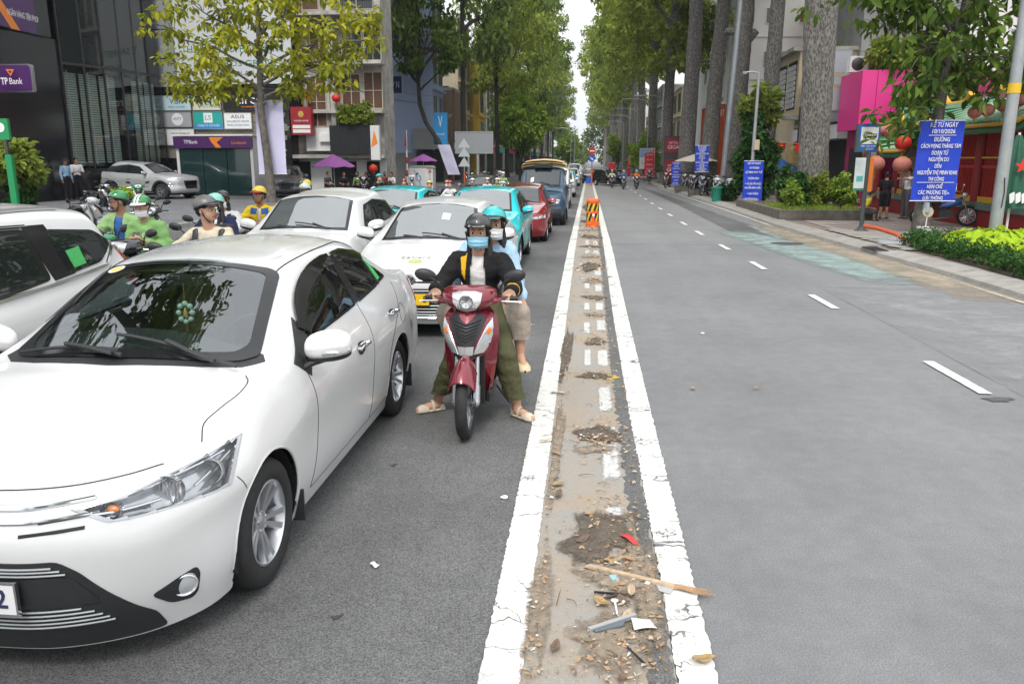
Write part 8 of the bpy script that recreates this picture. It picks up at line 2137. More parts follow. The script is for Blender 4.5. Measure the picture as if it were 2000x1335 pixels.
crowd(-4.85,24.4,'rider in yellow and blue with an orange yellow helmet by the S curved tree',blue_t,hyel,sm,'blue',.84,blabel='blue scooter by the S curved tree')
crowd(-4.62,26.2,'rider in dark navy with pink helmet and white mask',navy_j,hpink,None,'grey',.82,blabel='grey scooter of the pink helmet rider')
crowd(-4.35,25.2,'rider in a white hooded coat with red helmet',white_j,hred,mat('grey_mask',(.3,.3,.32),.8),'white',.83,blabel='white scooter of the white coat rider')
crowd(-4.2,29.2,'rider in black with a big white helmet',black_t,hwhite,sm,'black',.82,blabel='black scooter of the big white helmet rider')
crowd(-3.95,31.6,'rider in pale shirt and white helmet behind the turquoise crossover',white_j,hwhite,sm,'silver',.8,blabel='silver scooter behind the turquoise crossover')
crowd(-3.5,31.0,'rider in green jacket and white helmet beside the pale trunk',grab_green,hwhite,sm,'green',.8,blabel='green scooter beside the pale trunk')
crowd(-4.9,37,'distant rider in orange under the round bushy tree',cloth('orange_cloth',(.55,.16,.03)),hblack,sm,'red',.85,blabel='distant red scooter under the round bushy tree')
crowd(-4.2,40,'distant rider in lime with white helmet left of the navy truck',lime_j,hwhite,sm,'white',.85,blabel='distant white scooter left of the navy truck')
# oncoming riders on the right carriageway
def lone(x,y,lb,j,h,col,bl_):
 p=dup(proto,(x,y,0),F0,lb,'riders on the right carriageway',{'crowd_jacket':j,'crowd_helmet':h,'crowd_mask':sm});p.scale=(.8,.8,.8)
 b=scooter_at(x,y,F0,col,bl_,'scooters on the right carriageway');b.scale=(.8,.8,.8)
lone(1.75,58,'far rider in pale clothes, leftmost on the right carriageway',beige_p,hwhite,'black','leftmost black scooter far on the right carriageway')
lone(2.45,55,'far rider in blue on the right carriageway beside the lane dashes',blue_t,hwhite,'grey','grey scooter beside the far lane dashes')
lone(3.35,55.5,'far rider in orange vest close to the right kerb',cloth('orange_vest',(.70,.14,.02)),hwhite,'black','black scooter far ahead close to the right kerb')
lone(2.9,75,'very far rider between the dashes and the kerb',black_t,hblack,'black','very far scooter between the dashes and the kerb')
# people on the pavements
mp=make_person('man in black shirt and shorts standing with his back to the street',stand('down',(1,0,0)),(9.38,26.3,.12),R(60),dict(shirt=(black_t,.35),legs=(black_t,.05,1.2),shoes=MAT['print_black'],hair='short',simple=True,skin=MAT['skin_tan']),vox=.02);mp.scale=(.86,)*3
mp=make_person('man in white shirt and grey trousers stretching his arm over the other',stand('pointl',(1,0,0)),(10.0,26.2,.12),R(195),dict(shirt=(cloth('white_polo',(.68,.67,.68)),.35),legs=(cloth('grey_trousers',(.10,.10,.11)),.97),shoes=mat('brown_shoe',(.09,.04,.02),.6),hair='short',simple=True,skin=MAT['skin_tan']),vox=.02);mp.scale=(.93,)*3
mp=make_person('man in yellow shirt crouched on a low seat beside the bus stop post',sit(.28,(1,0,-.1),.18),(8.45,25.4,.12),R(-20),dict(shirt=(cloth('yellow_tshirt',(.68,.52,.04)),.35),legs=(cloth('grey_shorts',(.08,.08,.09)),.05,1.15),shoes=MAT['print_black'],hair='short',simple=True,skin=MAT['skin_tan']),vox=.02);mp.scale=(.85,)*3
mp=make_person('man in dark red shirt seated behind the planter shrubs',sit(.42,(1,0,-.1),.05),(8.65,28.4,.12),R(-30),dict(shirt=(cloth('dark_red_shirt',(.20,.02,.02)),.4),legs=(denim,.9),shoes=MAT['print_black'],hair='short',simple=True,skin=MAT['skin_tan']),vox=.02);mp.scale=(.85,)*3
st=thing('plastic_stool','dark red plastic stool under the man behind the planter','stool',(8.65,28.4,.12));red_pl=mat('red_plastic',(.50,.02,.02),.4)
def stool(st,h,w=.28):
 MB().box((0,0,h-.015),(w,w,.03)).build('seat',red_pl,st)
 for sx in(1,-1):
  for sy in(1,-1):MB().tube([(sx*w*.40,sy*w*.40,h-.03),(sx*w*.5,sy*w*.5,0)],.014,5).build('leg',red_pl,st)
stool(st,.36)
g1=make_person('guard in pale blue uniform and black cap by the bank steps',stand('down',(1,0,-.2)),(-23.55,34.5,.1),R(-10),dict(shirt=(cloth('guard_blue',(.30,.46,.66)),.9),legs=(cloth('black_trousers',(.014,.014,.018)),.97),shoes=MAT['print_black'],helmet=(mat('black_cap',(.012,.012,.013),.8),MAT['print_black']),simple=True,skin=MAT['skin_tan']),vox=.022);g1.scale=(1.12,)*3
g2=make_person('man in white shirt checking something in his hands beside the guard',stand('front',(1,0,-.25)),(-23.75,35.6,.1),R(-30),dict(shirt=(cloth('white_shirt2',(.62,.62,.64)),.45),legs=(_M['black_trousers'],.97),shoes=MAT['print_black'],hair='short',simple=True,skin=MAT['skin_tan']),vox=.022);g2.scale=(1.15,)*3
# cafe guests
cf=make_person('cafe guest in dark clothes seated under the purple parasol',sit(.40,(1,0,0)),(-13.1,42.4,.1),R(-60),dict(shirt=(bj,.4),legs=(bl,.9),shoes=MAT['print_black'],hair='short',simple=True,skin=MAT['skin_tan']),group='cafe guests on the left pavement',vox=.026)
for k,(x,y,rz,j,l)in enumerate(((-12.4,42.8,-100,_M['green_jacket'],'cafe guest in mint green right of the parasol pole'),(-11.7,42.2,-140,_M['black_cloth'],'cafe guest in black at the right table'),(-11.0,43.0,-60,_M['dark_red_shirt'],'cafe guest in dark red by the shop wall'),(-14.3,43.2,-30,_M['grey_trousers'],'cafe guest in grey left of the parasol pole'),(-10.4,42.4,-120,_M['white_polo'],'cafe guest in white nearest the dark trunk'))):
 o=dup(cf,(x,y,.1),R(rz),l,'cafe guests on the left pavement',{'crowd_jacket':j})
tb=thing('plastic_stool','red plastic stool under the guest below the purple parasol','stool',(-13.1,42.4,.1),0,'red stools at the cafe');stool(tb,.38)
for k,(x,y,l)in enumerate(((-12.4,42.8,'red plastic stool under the guest in mint green'),(-11.7,42.2,'red plastic stool under the guest in black'),(-11.0,43.0,'red plastic stool under the guest in dark red'),(-14.3,43.2,'red plastic stool under the guest in grey'),(-10.4,42.4,'red plastic stool under the guest in white'))):dup(tb,(x,y,.1),.3*k,l)
# ------------------------------------------------------------------ litter on the median
leaf_tan=[mat('dry_leaf_%s'%n,rgb,.8,var=.25,vs=25,bump=.3,bs=60)for n,rgb in(('tan',(.40,.24,.13)),('pale',(.48,.36,.24)),('brown',(.16,.105,.07)),('ochre',(.36,.24,.11)))]
def leaf_mesh(L,wd,curl,seed,m):
 r=random.Random(seed)
 def f(u,v):
  s=-1+2*v;w=wd*math.sin(PI*min(1,u*1.02+.0))**.8*(1-.25*u)
  return V((u-.5)*L,s*w,.006+curl*(abs(s)**2*.6+(u-.5)**2*1.6)+.004*math.sin(9*u+seed))
 mb=MB().grid(f,9,4)
 mb.tube([(-L*.5-L*.12,0,.004),(-L*.5,0,.008),(L*.4,0,.009)],[.0014,.0014,.0006],4)
 return mb.mesh('dry_leaf',[m],180)
LM=[leaf_mesh(.085+.018*(k%3),.016+.004*(k%4),.004+.003*(k%3),k,leaf_tan[k%4])for k in range(8)]
desc=['curled tan','pale flat','small brown','ochre']
where=[(.055,4.10,'on the dark soil'),(.075,3.95,'on the dark soil'),(.02,3.78,'on the dark soil'),(.16,3.58,'above the wooden splinter'),(.24,3.60,'beside the red wrapper'),(.24,3.30,'below the wooden splinter'),(.20,3.22,'by the blue scrap'),(.10,3.20,'left of the black sticks'),(.27,3.02,'by the asphalt edge'),(.21,3.10,'below the black sticks'),(-.13,4.35,'by the left white line'),(-.14,4.5,'by the left white line'),(-.16,5.0,'near the left white line'),(-.26,5.25,'on the left white line'),(-.09,2.85,'at the bottom of the median'),(.50,2.82,'on the right line corner'),(.17,5.62,'on the far dirt heap'),(.10,5.35,'on the far dirt heap'),(.2,5.3,'on the far dirt heap'),(.95,6.7,'on the grey lane'),(1.5,6.75,'on the grey lane'),(-.6,6.6,'on the dark lane')]
seen={}
for k,(x,y,w)in enumerate(where):
 lb='%s dry leaf lying %s'%(desc[k%4],w)
 seen[lb]=seen.get(lb,0)+1
 if seen[lb]>1:lb='%s dry leaf lying %s, %s one'%(desc[k%4],w,('','farther','farthest')[min(seen[lb]-1,2)])
 o=link('dry_leaf',LM[k%8],None,(x,y,.022),rnd.uniform(0,6.28));tag(o,lb,'leaf','dry leaves on the median')
 if y>5:o.scale=(.8,.8,.8)
def scraps():
 r=random.Random(3);mb=MB()
 def cl(cx,cy,sx,sy,n,s0,s1,z=.016):
  for _ in range(n):
   x=r.gauss(cx,sx);y=r.gauss(cy,sy);s=r.uniform(s0,s1);a=r.uniform(0,6.28);w=s*r.uniform(.15,.6)
   x=min(max(x,-.22),.40)
   t=r.uniform(-.35,.35);u=V(math.cos(a),math.sin(a),t*.6);v_=V(-math.sin(a),math.cos(a),r.uniform(-.4,.4))
   p=V(x,y,z+s*.25+r.uniform(0,.012))
   mb.add([p-u*s,p+v_*w-u*s*.2,p+u*s,p-v_*w+V(0,0,s*.2)],[(0,3,1),(3,2,1)],r.choice((0,0,0,1,1,2,2,3,3,2,0,1,4)))
 for cx,cy,sx,sy,n in((.17,3.75,.10,.22,150),(.24,3.35,.08,.18,130),(.20,2.95,.09,.12,120),(.10,2.75,.10,.12,90),(.20,4.15,.1,.12,60),(.13,5.35,.11,.22,300),(.12,7.05,.10,.12,140),(.14,8.45,.09,.12,140),(.12,10.0,.11,.15,140),(.14,11.3,.12,.2,140),(.12,12.9,.12,.2,140),(.1,14.7,.14,.4,320),(.1,16.2,.15,.3,120),(.1,18.3,.16,.5,160),(.1,20.6,.16,.8,220),(.1,23.3,.18,.8,200),(.1,27,.18,2,260),(.1,33,.18,3,300),(.1,42,.2,4,300)):
  cl(cx,cy,sx,sy,n,.006,.020 if cy<12 else .04)
 for _ in range(420):
  y=2.6+12*r.random()**1.5;cl(-.185,y,.022,.05,1,.006,.018)
 for _ in range(300):
  y=2.6+14*r.random()**1.4;cl(.31,y,.035,.05,1,.006,.02)
 for _ in range(500):
  y=2.5+16*r.random()**1.5;cl(r.uniform(-.2,.3),y,.02,.05,1,.004,.011,.012)
 o=mb.build('litter_scraps',leaf_tan+[mat('paper_scrap',(.6,.6,.58),.8)],None,smooth=0)
 tag(o,kind='stuff')
 tw=MB()
 for _ in range(110):
  y=2.6+20*r.random()**1.3;x=r.gauss(.15,.1);a=r.uniform(0,6.28);L=r.uniform(.04,.13);p=V(min(max(x,-.18),.4),y,.02);d=V(math.cos(a),math.sin(a),.05)
  tw.tube([p-d*L/2,p+V(r.uniform(-.01,.01),0,.01),p+d*L/2],[.0025,.002,.001],4)
 tag(tw.build('twig_litter',mat('twig',(.17,.10,.06),.9),None),kind='stuff')
scraps()
# single pieces
m=MB().grid(lambda u,v:V((u-.5)*.12,(v-.5)*.032*(1.2-.4*u),.012+.010*math.sin(PI*u)+.005*math.sin(7*v)),8,4).build('red_wrapper',mat('red_wrapper',(.62,.05,.05),.4,var=.15,vs=30),None,(.255,3.80,.02),R(-58),smooth=180);tag(m,'bright red plastic wrapper lying beside the dark soil patch','wrapper')
s=thing('wood_splinter','long splintered strip of tan wood lying across the right white line','wood',(.30,3.42,.025),R(-21))
MB().box((-.06,0,0),(.46,.028,.012),taper=.9).build('strip',leaf_tan[1],s)
for k in range(5):MB().tube([(.15,-.008+.005*k,0),(.30+.02*(k%3),-.022+.012*k,.004)],[.006,.002],5).build('frayed_fibre',leaf_tan[0],s)
MB().box((.02,-.035,-.008),(.26,.05,.003)).build('paper_strip',mat('grey_paper',(.42,.42,.42),.8),s)
s=thing('plastic_shard','dark grey broken plastic moulding lying on the median dirt','plastic piece',(.155,3.03,.022),R(33))
MB().prism([(-.11,-.02),(.02,-.035),(.06,.0),(-.11,.0)],(0,0,0),(1,0,0),(0,1,0),.012).build('flap',mat('grey_plastic',(.12,.14,.16),.5),s)
MB().box((-.005,.008,.008),(.24,.02,.018)).build('edge_strip',mat('pale_plastic',(.36,.36,.36),.55),s)
m=MB().grid(lambda u,v:V((u-.5)*.10*(1-.15*v),(v-.5)*.085*(1-.2*(u-.5)**2),.016+.008*math.sin(3*u+2*v)),6,6).build('foam_scrap',mat('white_foam',(.66,.65,.62),.8,var=.06,vs=20),None,(.275,3.03,.018),R(12),smooth=180);tag(m,'crumpled white plastic lid lying beside the grey plastic moulding','lid')
s=MB().tube([(0,-.055,.006),(0,.04,.006)],[.004,.0055],6).lathe([(.0001,.004),(.012,.003),(.016,.006),(.017,.008)],12,o=(0,.05,.002)).build('plastic_spoon',MAT['white'],None,(.165,3.16,.02),R(4));tag(s,'small white plastic spoon standing out on the brown dirt','spoon')
s=thing('black_sticks','pair of thin black sticks joined in a V on the median','sticks',(.19,3.27,.025))
MB().box((-.055,.006,0),(.13,.010,.008),rz=R(-3)).build('stick',MAT['print_black'],s);MB().box((-.04,-.02,0),(.12,.012,.008),rz=R(32)).build('stick',mat('dark_wood',(.08,.05,.035),.8),s)
MB().ell((.015,.008,.006),(.02,.012,.01),8,6).build('dry_end',leaf_tan[2],s)
m=MB().box((0,0,.006),(.035,.045,.004),rz=.3).build('blue_scrap',mat('blue_scrap',(.25,.50,.65),.5),None,(.165,3.42,.018));tag(m,'tiny pale blue plastic scrap under the wooden splinter','scrap')
m=MB().grid(lambda u,v:V((u-.5)*.16,(v-.5)*.05*(1.3-u),.01+.012*abs(math.sin(5*u))*(1-v)),8,3).build('paper_scrap',mat('pale_paper',(.55,.55,.54),.8),None,(-.19,6.45,.018),R(-8),smooth=180);tag(m,'torn pale paper scrap lying over the left white line','scrap')
for x,y,l in((-1.0,3.45,'white speck of paper on the dark lane in front of the sedan'),(-.62,9.3,'white paper scrap on the dark lane beside the red scooter'),(1.35,9.0,'small white paper scrap on the open grey lane'),(-.45,4.3,'white chip of paper lying left of the white line')):
 m=MB().grid(lambda u,v:V((u-.5)*.045,(v-.5)*.03,.008+.006*math.sin(4*u+3*v)),3,3).build('paper_scrap',MAT['white'],None,(x,y,.008),x*7,smooth=180);tag(m,l,'scrap')
m=MB().tube([(0,-.05,.01),(0,.06,.02)],[.006,.004],5).build('dark_stick',MAT['print_black'],None,(.235,2.80,.02),R(35));tag(m,'short dark stick at the near end of the median','stick')
# ------------------------------------------------------------------ street furniture, banners, planting
ban_b=mat('blue_banner',(.012,.055,.55),.6,var=.06,vs=2)
def banner(label,x,y,z0,z1,w,lines,m=ban_b,rz=0.,lean=0.,ripple=.02,name='banner',grp='blue notice banners on the right pavement'):
 t=thing(name,label,'banner',(x,y,z0),rz,grp);h=z1-z0
 def f(u,v,o=0):return V((u-.5)*w+lean*v*h,o+ripple*math.sin(5*u+2.2*v)*(1-.4*v)+ripple*.6*math.sin(11*v+3*u),v*h)
 MB().grid(lambda u,v:f(u,v),10,18).grid(lambda u,v:f(u,v,.006),10,18,flip=True).build('cloth',m,t,smooth=180)
 for v in(0,1):MB().cyl(f(-.02,v,.0),f(1.02,v,.0),.012,n=8).build('rod',MAT['white'],t)
 for s_,v,sz,wf in lines:
  if s_=='-':
   MB().box(f(.5,v,-.03),(w*wf,.004,sz)).build('rule',MAT['print_white'],t);continue
  l=text(s_,sz*.93,MAT['print_white'],t,tuple(f(.5,v,-.034)),FACE,width=w*wf,depth=.006,bold=.0015,shear=.12)
 return t
B1=[('KỂ TỪ NGÀY',.945,.17,.62),('10/10/2026',.865,.15,.52),('-',.82,.012,.62),('ĐƯỜNG',.765,.15,.36),('CÁCH MẠNG THÁNG TÁM',.685,.15,.90),('ĐOẠN TỪ',.60,.15,.38),('NGUYỄN DU',.52,.15,.46),('ĐẾN',.435,.14,.16),('NGUYỄN THỊ MINH KHAI',.355,.15,.90),('THI CÔNG',.275,.14,.36),('-',.235,.012,.85),('HẠN CHẾ',.18,.14,.36),('CÁC PHƯƠNG TIỆN',.105,.15,.72),('LƯU THÔNG',.035,.13,.46)]
B2=[('KỂ TỪ NGÀY',.94,.13,.68),('10/10/2026',.835,.12,.5),('LỘ TRÌNH THAY THẾ',.73,.13,.86),('TRƯƠNG ĐỊNH',.585,.13,.58),('→ VÕ VĂN TẦN HOẶC',.455,.12,.86),('NGUYỄN ĐÌNH CHIỂU',.36,.12,.84),('→ CAO THẮNG',.22,.12,.60),('→ NGUYỄN THỊ MINH KHAI',.09,.12,.92)]
banner('largest blue notice banner tied to the leafy tree by the temple',8.57,20.85,.95,2.88,1.04,B1,lean=.03)
banner('blue notice banner on the creeper side lamp post with arrows before each street name',6.83,34.1,.20,1.90,.78,B2)
banner('blue notice banner hung on the slanting slender trunk',5.83,42.2,1.34,2.66,.70,B1,lean=-.02)
banner('narrow blue notice banner partly hidden by the forked trunk',5.40,50.2,.42,1.78,.52,B2)
rb=mat('red_banner',(.62,.02,.04),.6,var=.06)
RL=[('CHÀO MỪNG',.9,.14,.7),('ĐẠI HỘI',.7,.14,.6),('ĐẢNG BỘ',.5,.14,.6),('THÀNH PHỐ',.3,.14,.7),('2025 - 2030',.1,.14,.7)]
banner('red banner hanging before the white and red poster',5.22,69.5,.54,2.55,.82,RL,rb,grp='red banners along the right kerb')
banner('slim upright red banner on the far lamp post',4.28,85,.23,2.10,.34,RL[:3],rb,grp='red banners along the right kerb')
banner('small red sign far down the right kerb',2.9,98,.6,1.6,.8,[],rb,grp='red banners along the right kerb')
s=panel_sign('poster_board','white poster with blue sky and red star behind the red banner',4.54,5.84,72,1.16,2.92,MAT['white'],[('Co.op',.35,.30,.4,.5,mat('print_cyan',(.05,.35,.6),.5))],depth=.1,frame_m=MAT['frame_al'])
MB().bx(-.62,.62,-.006,0,1.0,1.72).build('sky_print',mat('print_sky2',(.25,.50,.75),.5),s);MB().prism([(-.6,1.05),(.1,1.3),(.62,1.35),(.62,1.72),(.3,1.5)],(0,-.01,0),(1,0,0),(0,0,1),.003).build('red_print',flag_red,s);MB().prism(star(.12,.05),(.42,-.018,1.55),(1,0,0),(0,0,1),-.004).build('star',star_y,s)
MB().cyl((0,.05,-1.1),(0,.05,0),.05,n=8).build('post',MAT['steel'],s)
# bus stop
s=thing('bus_stop','bus stop post with blue bus sign, timetable and orange side board','bus stop',(7.18,21.6,.12))
dkp=mat('dark_green_post',(.06,.075,.075),.5)
MB().cyl((0,0,.1),(0,0,2.02),.055,n=14).lathe([(.0001,.12),(.08,.12),(.10,.06),(.16,.04),(.18,0)],16).build('post',dkp,s)
MB().prism(smooth_poly([(-.35,2.02),(.22,2.02),(.22,2.72),(-.35,2.72)],.02),(0,-.06,0),(1,0,0),(0,0,1),-.12).build('sign_case',dkp,s)
MB().bx(-.29,.215,-.068,-.058,2.05,2.69).build('sign_face',mat('bus_blue',(.015,.10,.48),.45),s);MB().bx(-.25,.175,-.074,-.066,2.22,2.64).build('white_field',MAT['white'],s)
bus=MB().prism(smooth_poly([(-.19,2.37),(.12,2.37),(.135,2.40),(.135,2.475),(-.19,2.475)],.01,2),(0,-.076,0),(1,0,0),(0,0,1),.004)
for x in(-.13,.07):bus.cyl((x,-.078,2.37),(x,-.083,2.37),.024,n=12)
bus.build('bus_symbol',MAT['print_black'],s,smooth=0)
w_=MB();[w_.bx(-.17+.06*k,-.125+.06*k,-.086,-.081,2.425,2.455)for k in range(5)];tag(w_.build('bus_windows',MAT['white'],s,smooth=0))
text('ĐIỂM DỪNG XE BUÝT',.06,MAT['print_white'],s,(-.035,-.072,2.165),FACE,width=.42);text('BUS STOP',.06,MAT['print_white'],s,(-.035,-.072,2.095),FACE,width=.22)
MB().bx(-.31,-.055,-.05,-.02,1.05,1.88).build('timetable',mat('timetable_white',(.62,.68,.66),.5,var=.1,vs=8),s);MB().bx(-.26,-.10,-.054,-.05,1.28,1.42).build('skyline_print',mat('print_teal',(.10,.40,.38),.5,var=.5,vs=20),s);MB().bx(-.31,-.055,-.054,-.05,1.05,1.11).build('green_strip',pg_,s)
MB().prism(smooth_poly([(.02,1.02),(.16,1.02),(.16,1.86),(.02,1.90)],.03),(0,-.02,0),(1,0,0),(0,0,1),-.03).build('orange_board',mat('orange_board',(.80,.20,.02),.45),s)
# lamp posts
def lamp_post(label,x,y,h,r0=.10,r1=.07,arm=None,lean=0.,base=True,m=None,grp='street lamps'):
 s=thing('street_lamp',label,'street lamp',(x,y,.1),0,grp);m=m or MAT['steel']
 MB().tube([(0,0,0),(lean*.5,0,h*.5),(lean,0,h)],[r0,(r0+r1)/2,r1],14).build('pole',m,s)
 if base:MB().bx(-.2,.2,-.2,.2,0,.25).build('base',kerb_m,s)
 if arm:
  MB().tube([(lean,0,h-.1),(lean+arm*.12,0,h+.25),(lean+arm*.5,0,h+.42),(lean+arm,0,h+.42)],[.04,.035,.03,.03],8).build('arm',m,s)
  MB().box((lean+arm,0,h+.41),(.62,.2,.08)).build('lamp_head',m,s)
 return s
p=lamp_post('grey lamp post with a yellow band standing in the planting bed',8.38,17.2,8.5,.125,.085,base=False)
MB().cyl((0,0,3.13),(0,0,3.32),.118,.117,n=18).build('yellow_band',mat('band_yellow',(.72,.45,.02),.5),p)
MB().tube([(.0,-.125,.9),(.02,-.122,1.2),(-.01,-.12,1.5)],.03,5,ry=[.004]*3).build('graffiti_mark',MAT['print_black'],p)
lamp_post('dark grey leaning post in front of the trunk with the cut branch knob',7.14,43.6,11,.17,.13,None,.45)
p=lamp_post('grey lamp post with short arm behind the arrow banner',6.78,34.3,5.3,.085,.055,None,.05)
MB().tube([(.05,0,5.25),(-.2,0,5.32),(-.5,0,5.30)],.03,8).box((-.52,0,5.28),(.16,.12,.10)).build('arm',MAT['steel'],p);MB().box((.12,-.1,2.45),(.2,.14,.4)).build('meter_box',mat('beige_box',(.5,.42,.28),.6),p)
for k,(x,y)in enumerate(((6.1,66),(5.6,78),(5.4,92),(5.3,106),(5.2,122),(5.1,140))):
 lamp_post('slim street lamp on the right kerb, %s'%('nearest with its arm over the red sign','second behind the poster','third in the row','fourth in the row','fifth in the row','farthest in the row')[k],x,y,7.0 if k else 6.4,.07,.045,-2.2,grp='slim street lamps on the right kerb')
lamp_post('slim white mast at the far end of the queue',-1.45,88,4.9,.05,.04,None,grp='masts far on the left')
lamp_post('thin signal mast with a cross arm far on the left',-2.1,100,5.2,.05,.04,-1.6,grp='masts far on the left')
# dark red shop pylon
s=thing('pylon_sign','dark grey pylon with two dark red panels reading VIETTEL GIG','sign',(6.05,59.5,.1))
MB().bx(-.55,.65,0,.4,0,3.5).build('pylon',mat('pylon_grey',(.055,.055,.06),.5),s)
for z,n_ in((2.35,'upper'),(.75,'lower')):
 MB().bx(-.47,.6,-.03,0,z,z+1.0 if n_=='upper' else z+1.15).build('red_panel',MAT['red_sign'],s);text('VIETTEL',.2,PW,s,(.07,-.036,z+.68),FACE,width=.7);text('GIGA',.38,PW,s,(.07,-.036,z+.38),FACE,width=.8)
s=thing('traffic_barrel','orange traffic barrel with black and yellow hazard stripes on the median','barrel',(.18,23.9,.02))
orp=mat('barrel_orange',(.85,.13,.015),.45,var=.06)
MB().lathe([(.0001,.80),(.15,.80),(.19,.775),(.20,.72),(.185,.70),(.182,.42),(.195,.40),(.185,.38),(.182,.12),(.20,.10),(.20,.0)],28).build('drum',orp,s)
for z0 in(.42,.14):
 MB().lathe([(.187,z0+.02),(.187,z0+.25)],28).build('stripe_band',mat('hazard_yellow',(.75,.45,.02),.5),s)
 for k in range(8):
  a0=2*PI*k/8
  MB().grid(lambda u,v:V(.1895*math.cos(a0+.40*u+.42*v),.1895*math.sin(a0+.40*u+.42*v),z0+.022+.226*v),5,5).build('black_stripe',MAT['print_black'],s,smooth=180)
s2=thing('delineator','small orange delineator post clipped to the front of the barrel','post',(.20,23.66,.02));MB().cyl((0,0,0),(0,0,.46),.035,n=12).lathe([(.09,0),(.07,.03),(.035,.05)],14).build('post',orp,s2);MB().cyl((0,0,.30),(0,0,.38),.037,n=12).build('white_band',MAT['white'],s2)
# signs on the far end of the median
s=thing('median_sign_post','post with red no entry disc above blue arrow discs on the far median','sign',(.32,62.5,.05))
MB().cyl((0,0,0),(0,0,3.2),.04,n=8).build('post',MAT['steel'],s);MB().cyl((0,-.02,.0),(0,-.02,1.2),.07,n=8).build('orange_sleeve',orp,s)
sb=mat('sign_blue',(.01,.10,.50),.5);sr=mat('sign_red',(.55,.015,.02),.5)
for z,x,r,m,n_ in((2.55,0,.27,sr,'no_entry_disc'),(2.0,0,.25,sb,'arrow_disc'),(.35,-.2,.26,sb,'lower_disc')):MB().cyl((x,-.06,z),(x,-.08,z),r,n=24).build(n_,m,s)
MB().bx(-.19,.19,-.09,-.082,2.51,2.59).build('white_bar',MAT['white'],s)
MB().prism([(-.12,.10),(.02,-.02),(.08,.04),(.10,-.14),(-.06,-.10),(-.02,-.06),(-.16,.06)],(0,-.084,2.0),(1,0,0),(0,0,1),.004).build('arrow',MAT['white'],s)
# left side furniture
s=thing('triangle_signs','grey post carrying three white triangle signs, one above the other','sign',(-8.38,54.6,.1))
MB().cyl((0,0,0),(0,0,3.2),.035,n=8).build('post',MAT['steel'],s);MB().cyl((0,0,.0),(0,0,1.0),.045,n=8).build('orange_sleeve',orp,s)
for z in(2.65,2.05,1.4):MB().prism(smooth_poly([(-.42,0),(.42,0),(0,.62)],.04),(0,-.05,z),(1,0,0),(0,0,1),-.02).build('triangle_plate',mat('sign_back',(.50,.52,.53),.45),s)
s=thing('blank_board','blank grey display board on two legs behind the triangle signs','board',(-7.9,56,.1))
MB().bx(-1.28,1.28,0,.18,2.32,3.70).build('panel',mat('board_grey',(.28,.30,.32),.5),s,smooth=0)
f=MB().bx(-1.34,1.34,-.02,.22,2.26,2.32).bx(-1.34,1.34,-.02,.22,3.70,3.76).bx(-1.34,-1.28,-.02,.22,2.32,3.7).bx(1.28,1.34,-.02,.22,2.32,3.7);f.build('board_frame',MAT['steel'],s,smooth=0)
for x in(.25,-.4):MB().bx(x-.07,x+.07,.03,.15,0,2.26).build('leg',MAT['steel'],s)
s=thing('utility_cabinet','white utility cabinet with a blue hand drawing and red flower','cabinet',(-10.8,51.5,.1))
MB().bx(-.82,.42,0,1.0,0,1.35).bx(.42,.82,.05,1.0,0,1.35).build('case',MAT['white_wall'],s,smooth=0);MB().prism([(-.86,1.35),(.86,1.35),(.7,1.48),(-.7,1.48)],(0,-.03,0),(1,0,0),(0,0,1),-1.06).build('roof',MAT['grey_wall'],s,smooth=0)
bl_=mat('paint_blue',(.02,.18,.50),.6)
MB().tube([(-.42,-.012,1.25),(-.25,-.012,.9),(-.2,-.012,.6)],.018,4).tube([(-.2,-.012,1.1),(-.28,-.012,.8),(-.3,-.012,.62),(-.1,-.012,.5),(.05,-.012,.62),(0,-.012,.82),(-.12,-.012,.85)],.022,4).tube([(-.05,-.012,.5),(.02,-.012,.1)],.02,4).build('hand_drawing',bl_,s)
for k in range(6):a=k*PI/3;MB().cyl((.62,.04,1.12),(.62+.13*math.cos(a),.04,1.12+.13*math.sin(a)),.022,n=5).build('petal',mat('paint_red',(.5,.06,.1),.6),s)
MB().tube([(.62,.04,1.0),(.62,.04,.3)],.014,4).build('stem',bl_,s)
s=thing('striped_pole','red and white striped thin pole beside the white utility cabinet','pole',(-11.5,50.8,.1))
for k in range(6):MB().cyl((0,0,k*.4),(0,0,k*.4+.4),.055,n=10).build('band',MAT['white']if k%2 else sr,s)
s=thing('flag_pole','thin pole with a small limp red flag before the blue wall','flag',(-12.2,54,.1));MB().cyl((0,0,0),(0,0,3.8),.03,n=8).build('pole',MAT['white'],s);MB().grid(lambda u,v:V(-.02-.16*u*v,.02*math.sin(9*u),3.7-.95*v),4,6).build('cloth',flag_red,s,smooth=180)
b=banner('long white blank banner hung on the yellow green tree trunk',-13.93,34.72,1.33,4.47,1.27,[],MAT['banner_lav'],grp='pale blank banners on trees')
b=banner('pale lavender banner strip on the S curved tree',-10.25,61.5,.85,3.05,.95,[],MAT['banner_lav'],lean=-.35,grp='pale blank banners on trees')
def parasol(label,x,y,z,r,h,m,grp=None):
 s=thing('parasol',label,'parasol',(x,y,.1),0,grp)
 MB().cyl((0,0,0),(0,0,z+h),.025,n=8).build('pole',MAT['steel'],s)
 def f(u,v):
  a=2*PI*u;e=1-.045*(1-abs(math.cos(4*a)))
  return V(math.cos(a)*r*v*e,math.sin(a)*r*v*e,z+h*(1-v)**.9-(.10 if v>.99 else 0)*0+.05*h*math.cos(8*a)*v)
 MB().grid(f,32,8).grid(lambda u,v:f(u,v)-V(0,0,.012),32,8,flip=True).build('canopy',m,s,smooth=60)
 for k in range(8):a=2*PI*k/8;MB().tube([f(k/8,.02)-V(0,0,.03),f(k/8,.97)-V(0,0,.03)],.01,4).build('rib',MAT['steel'],s)
 return s
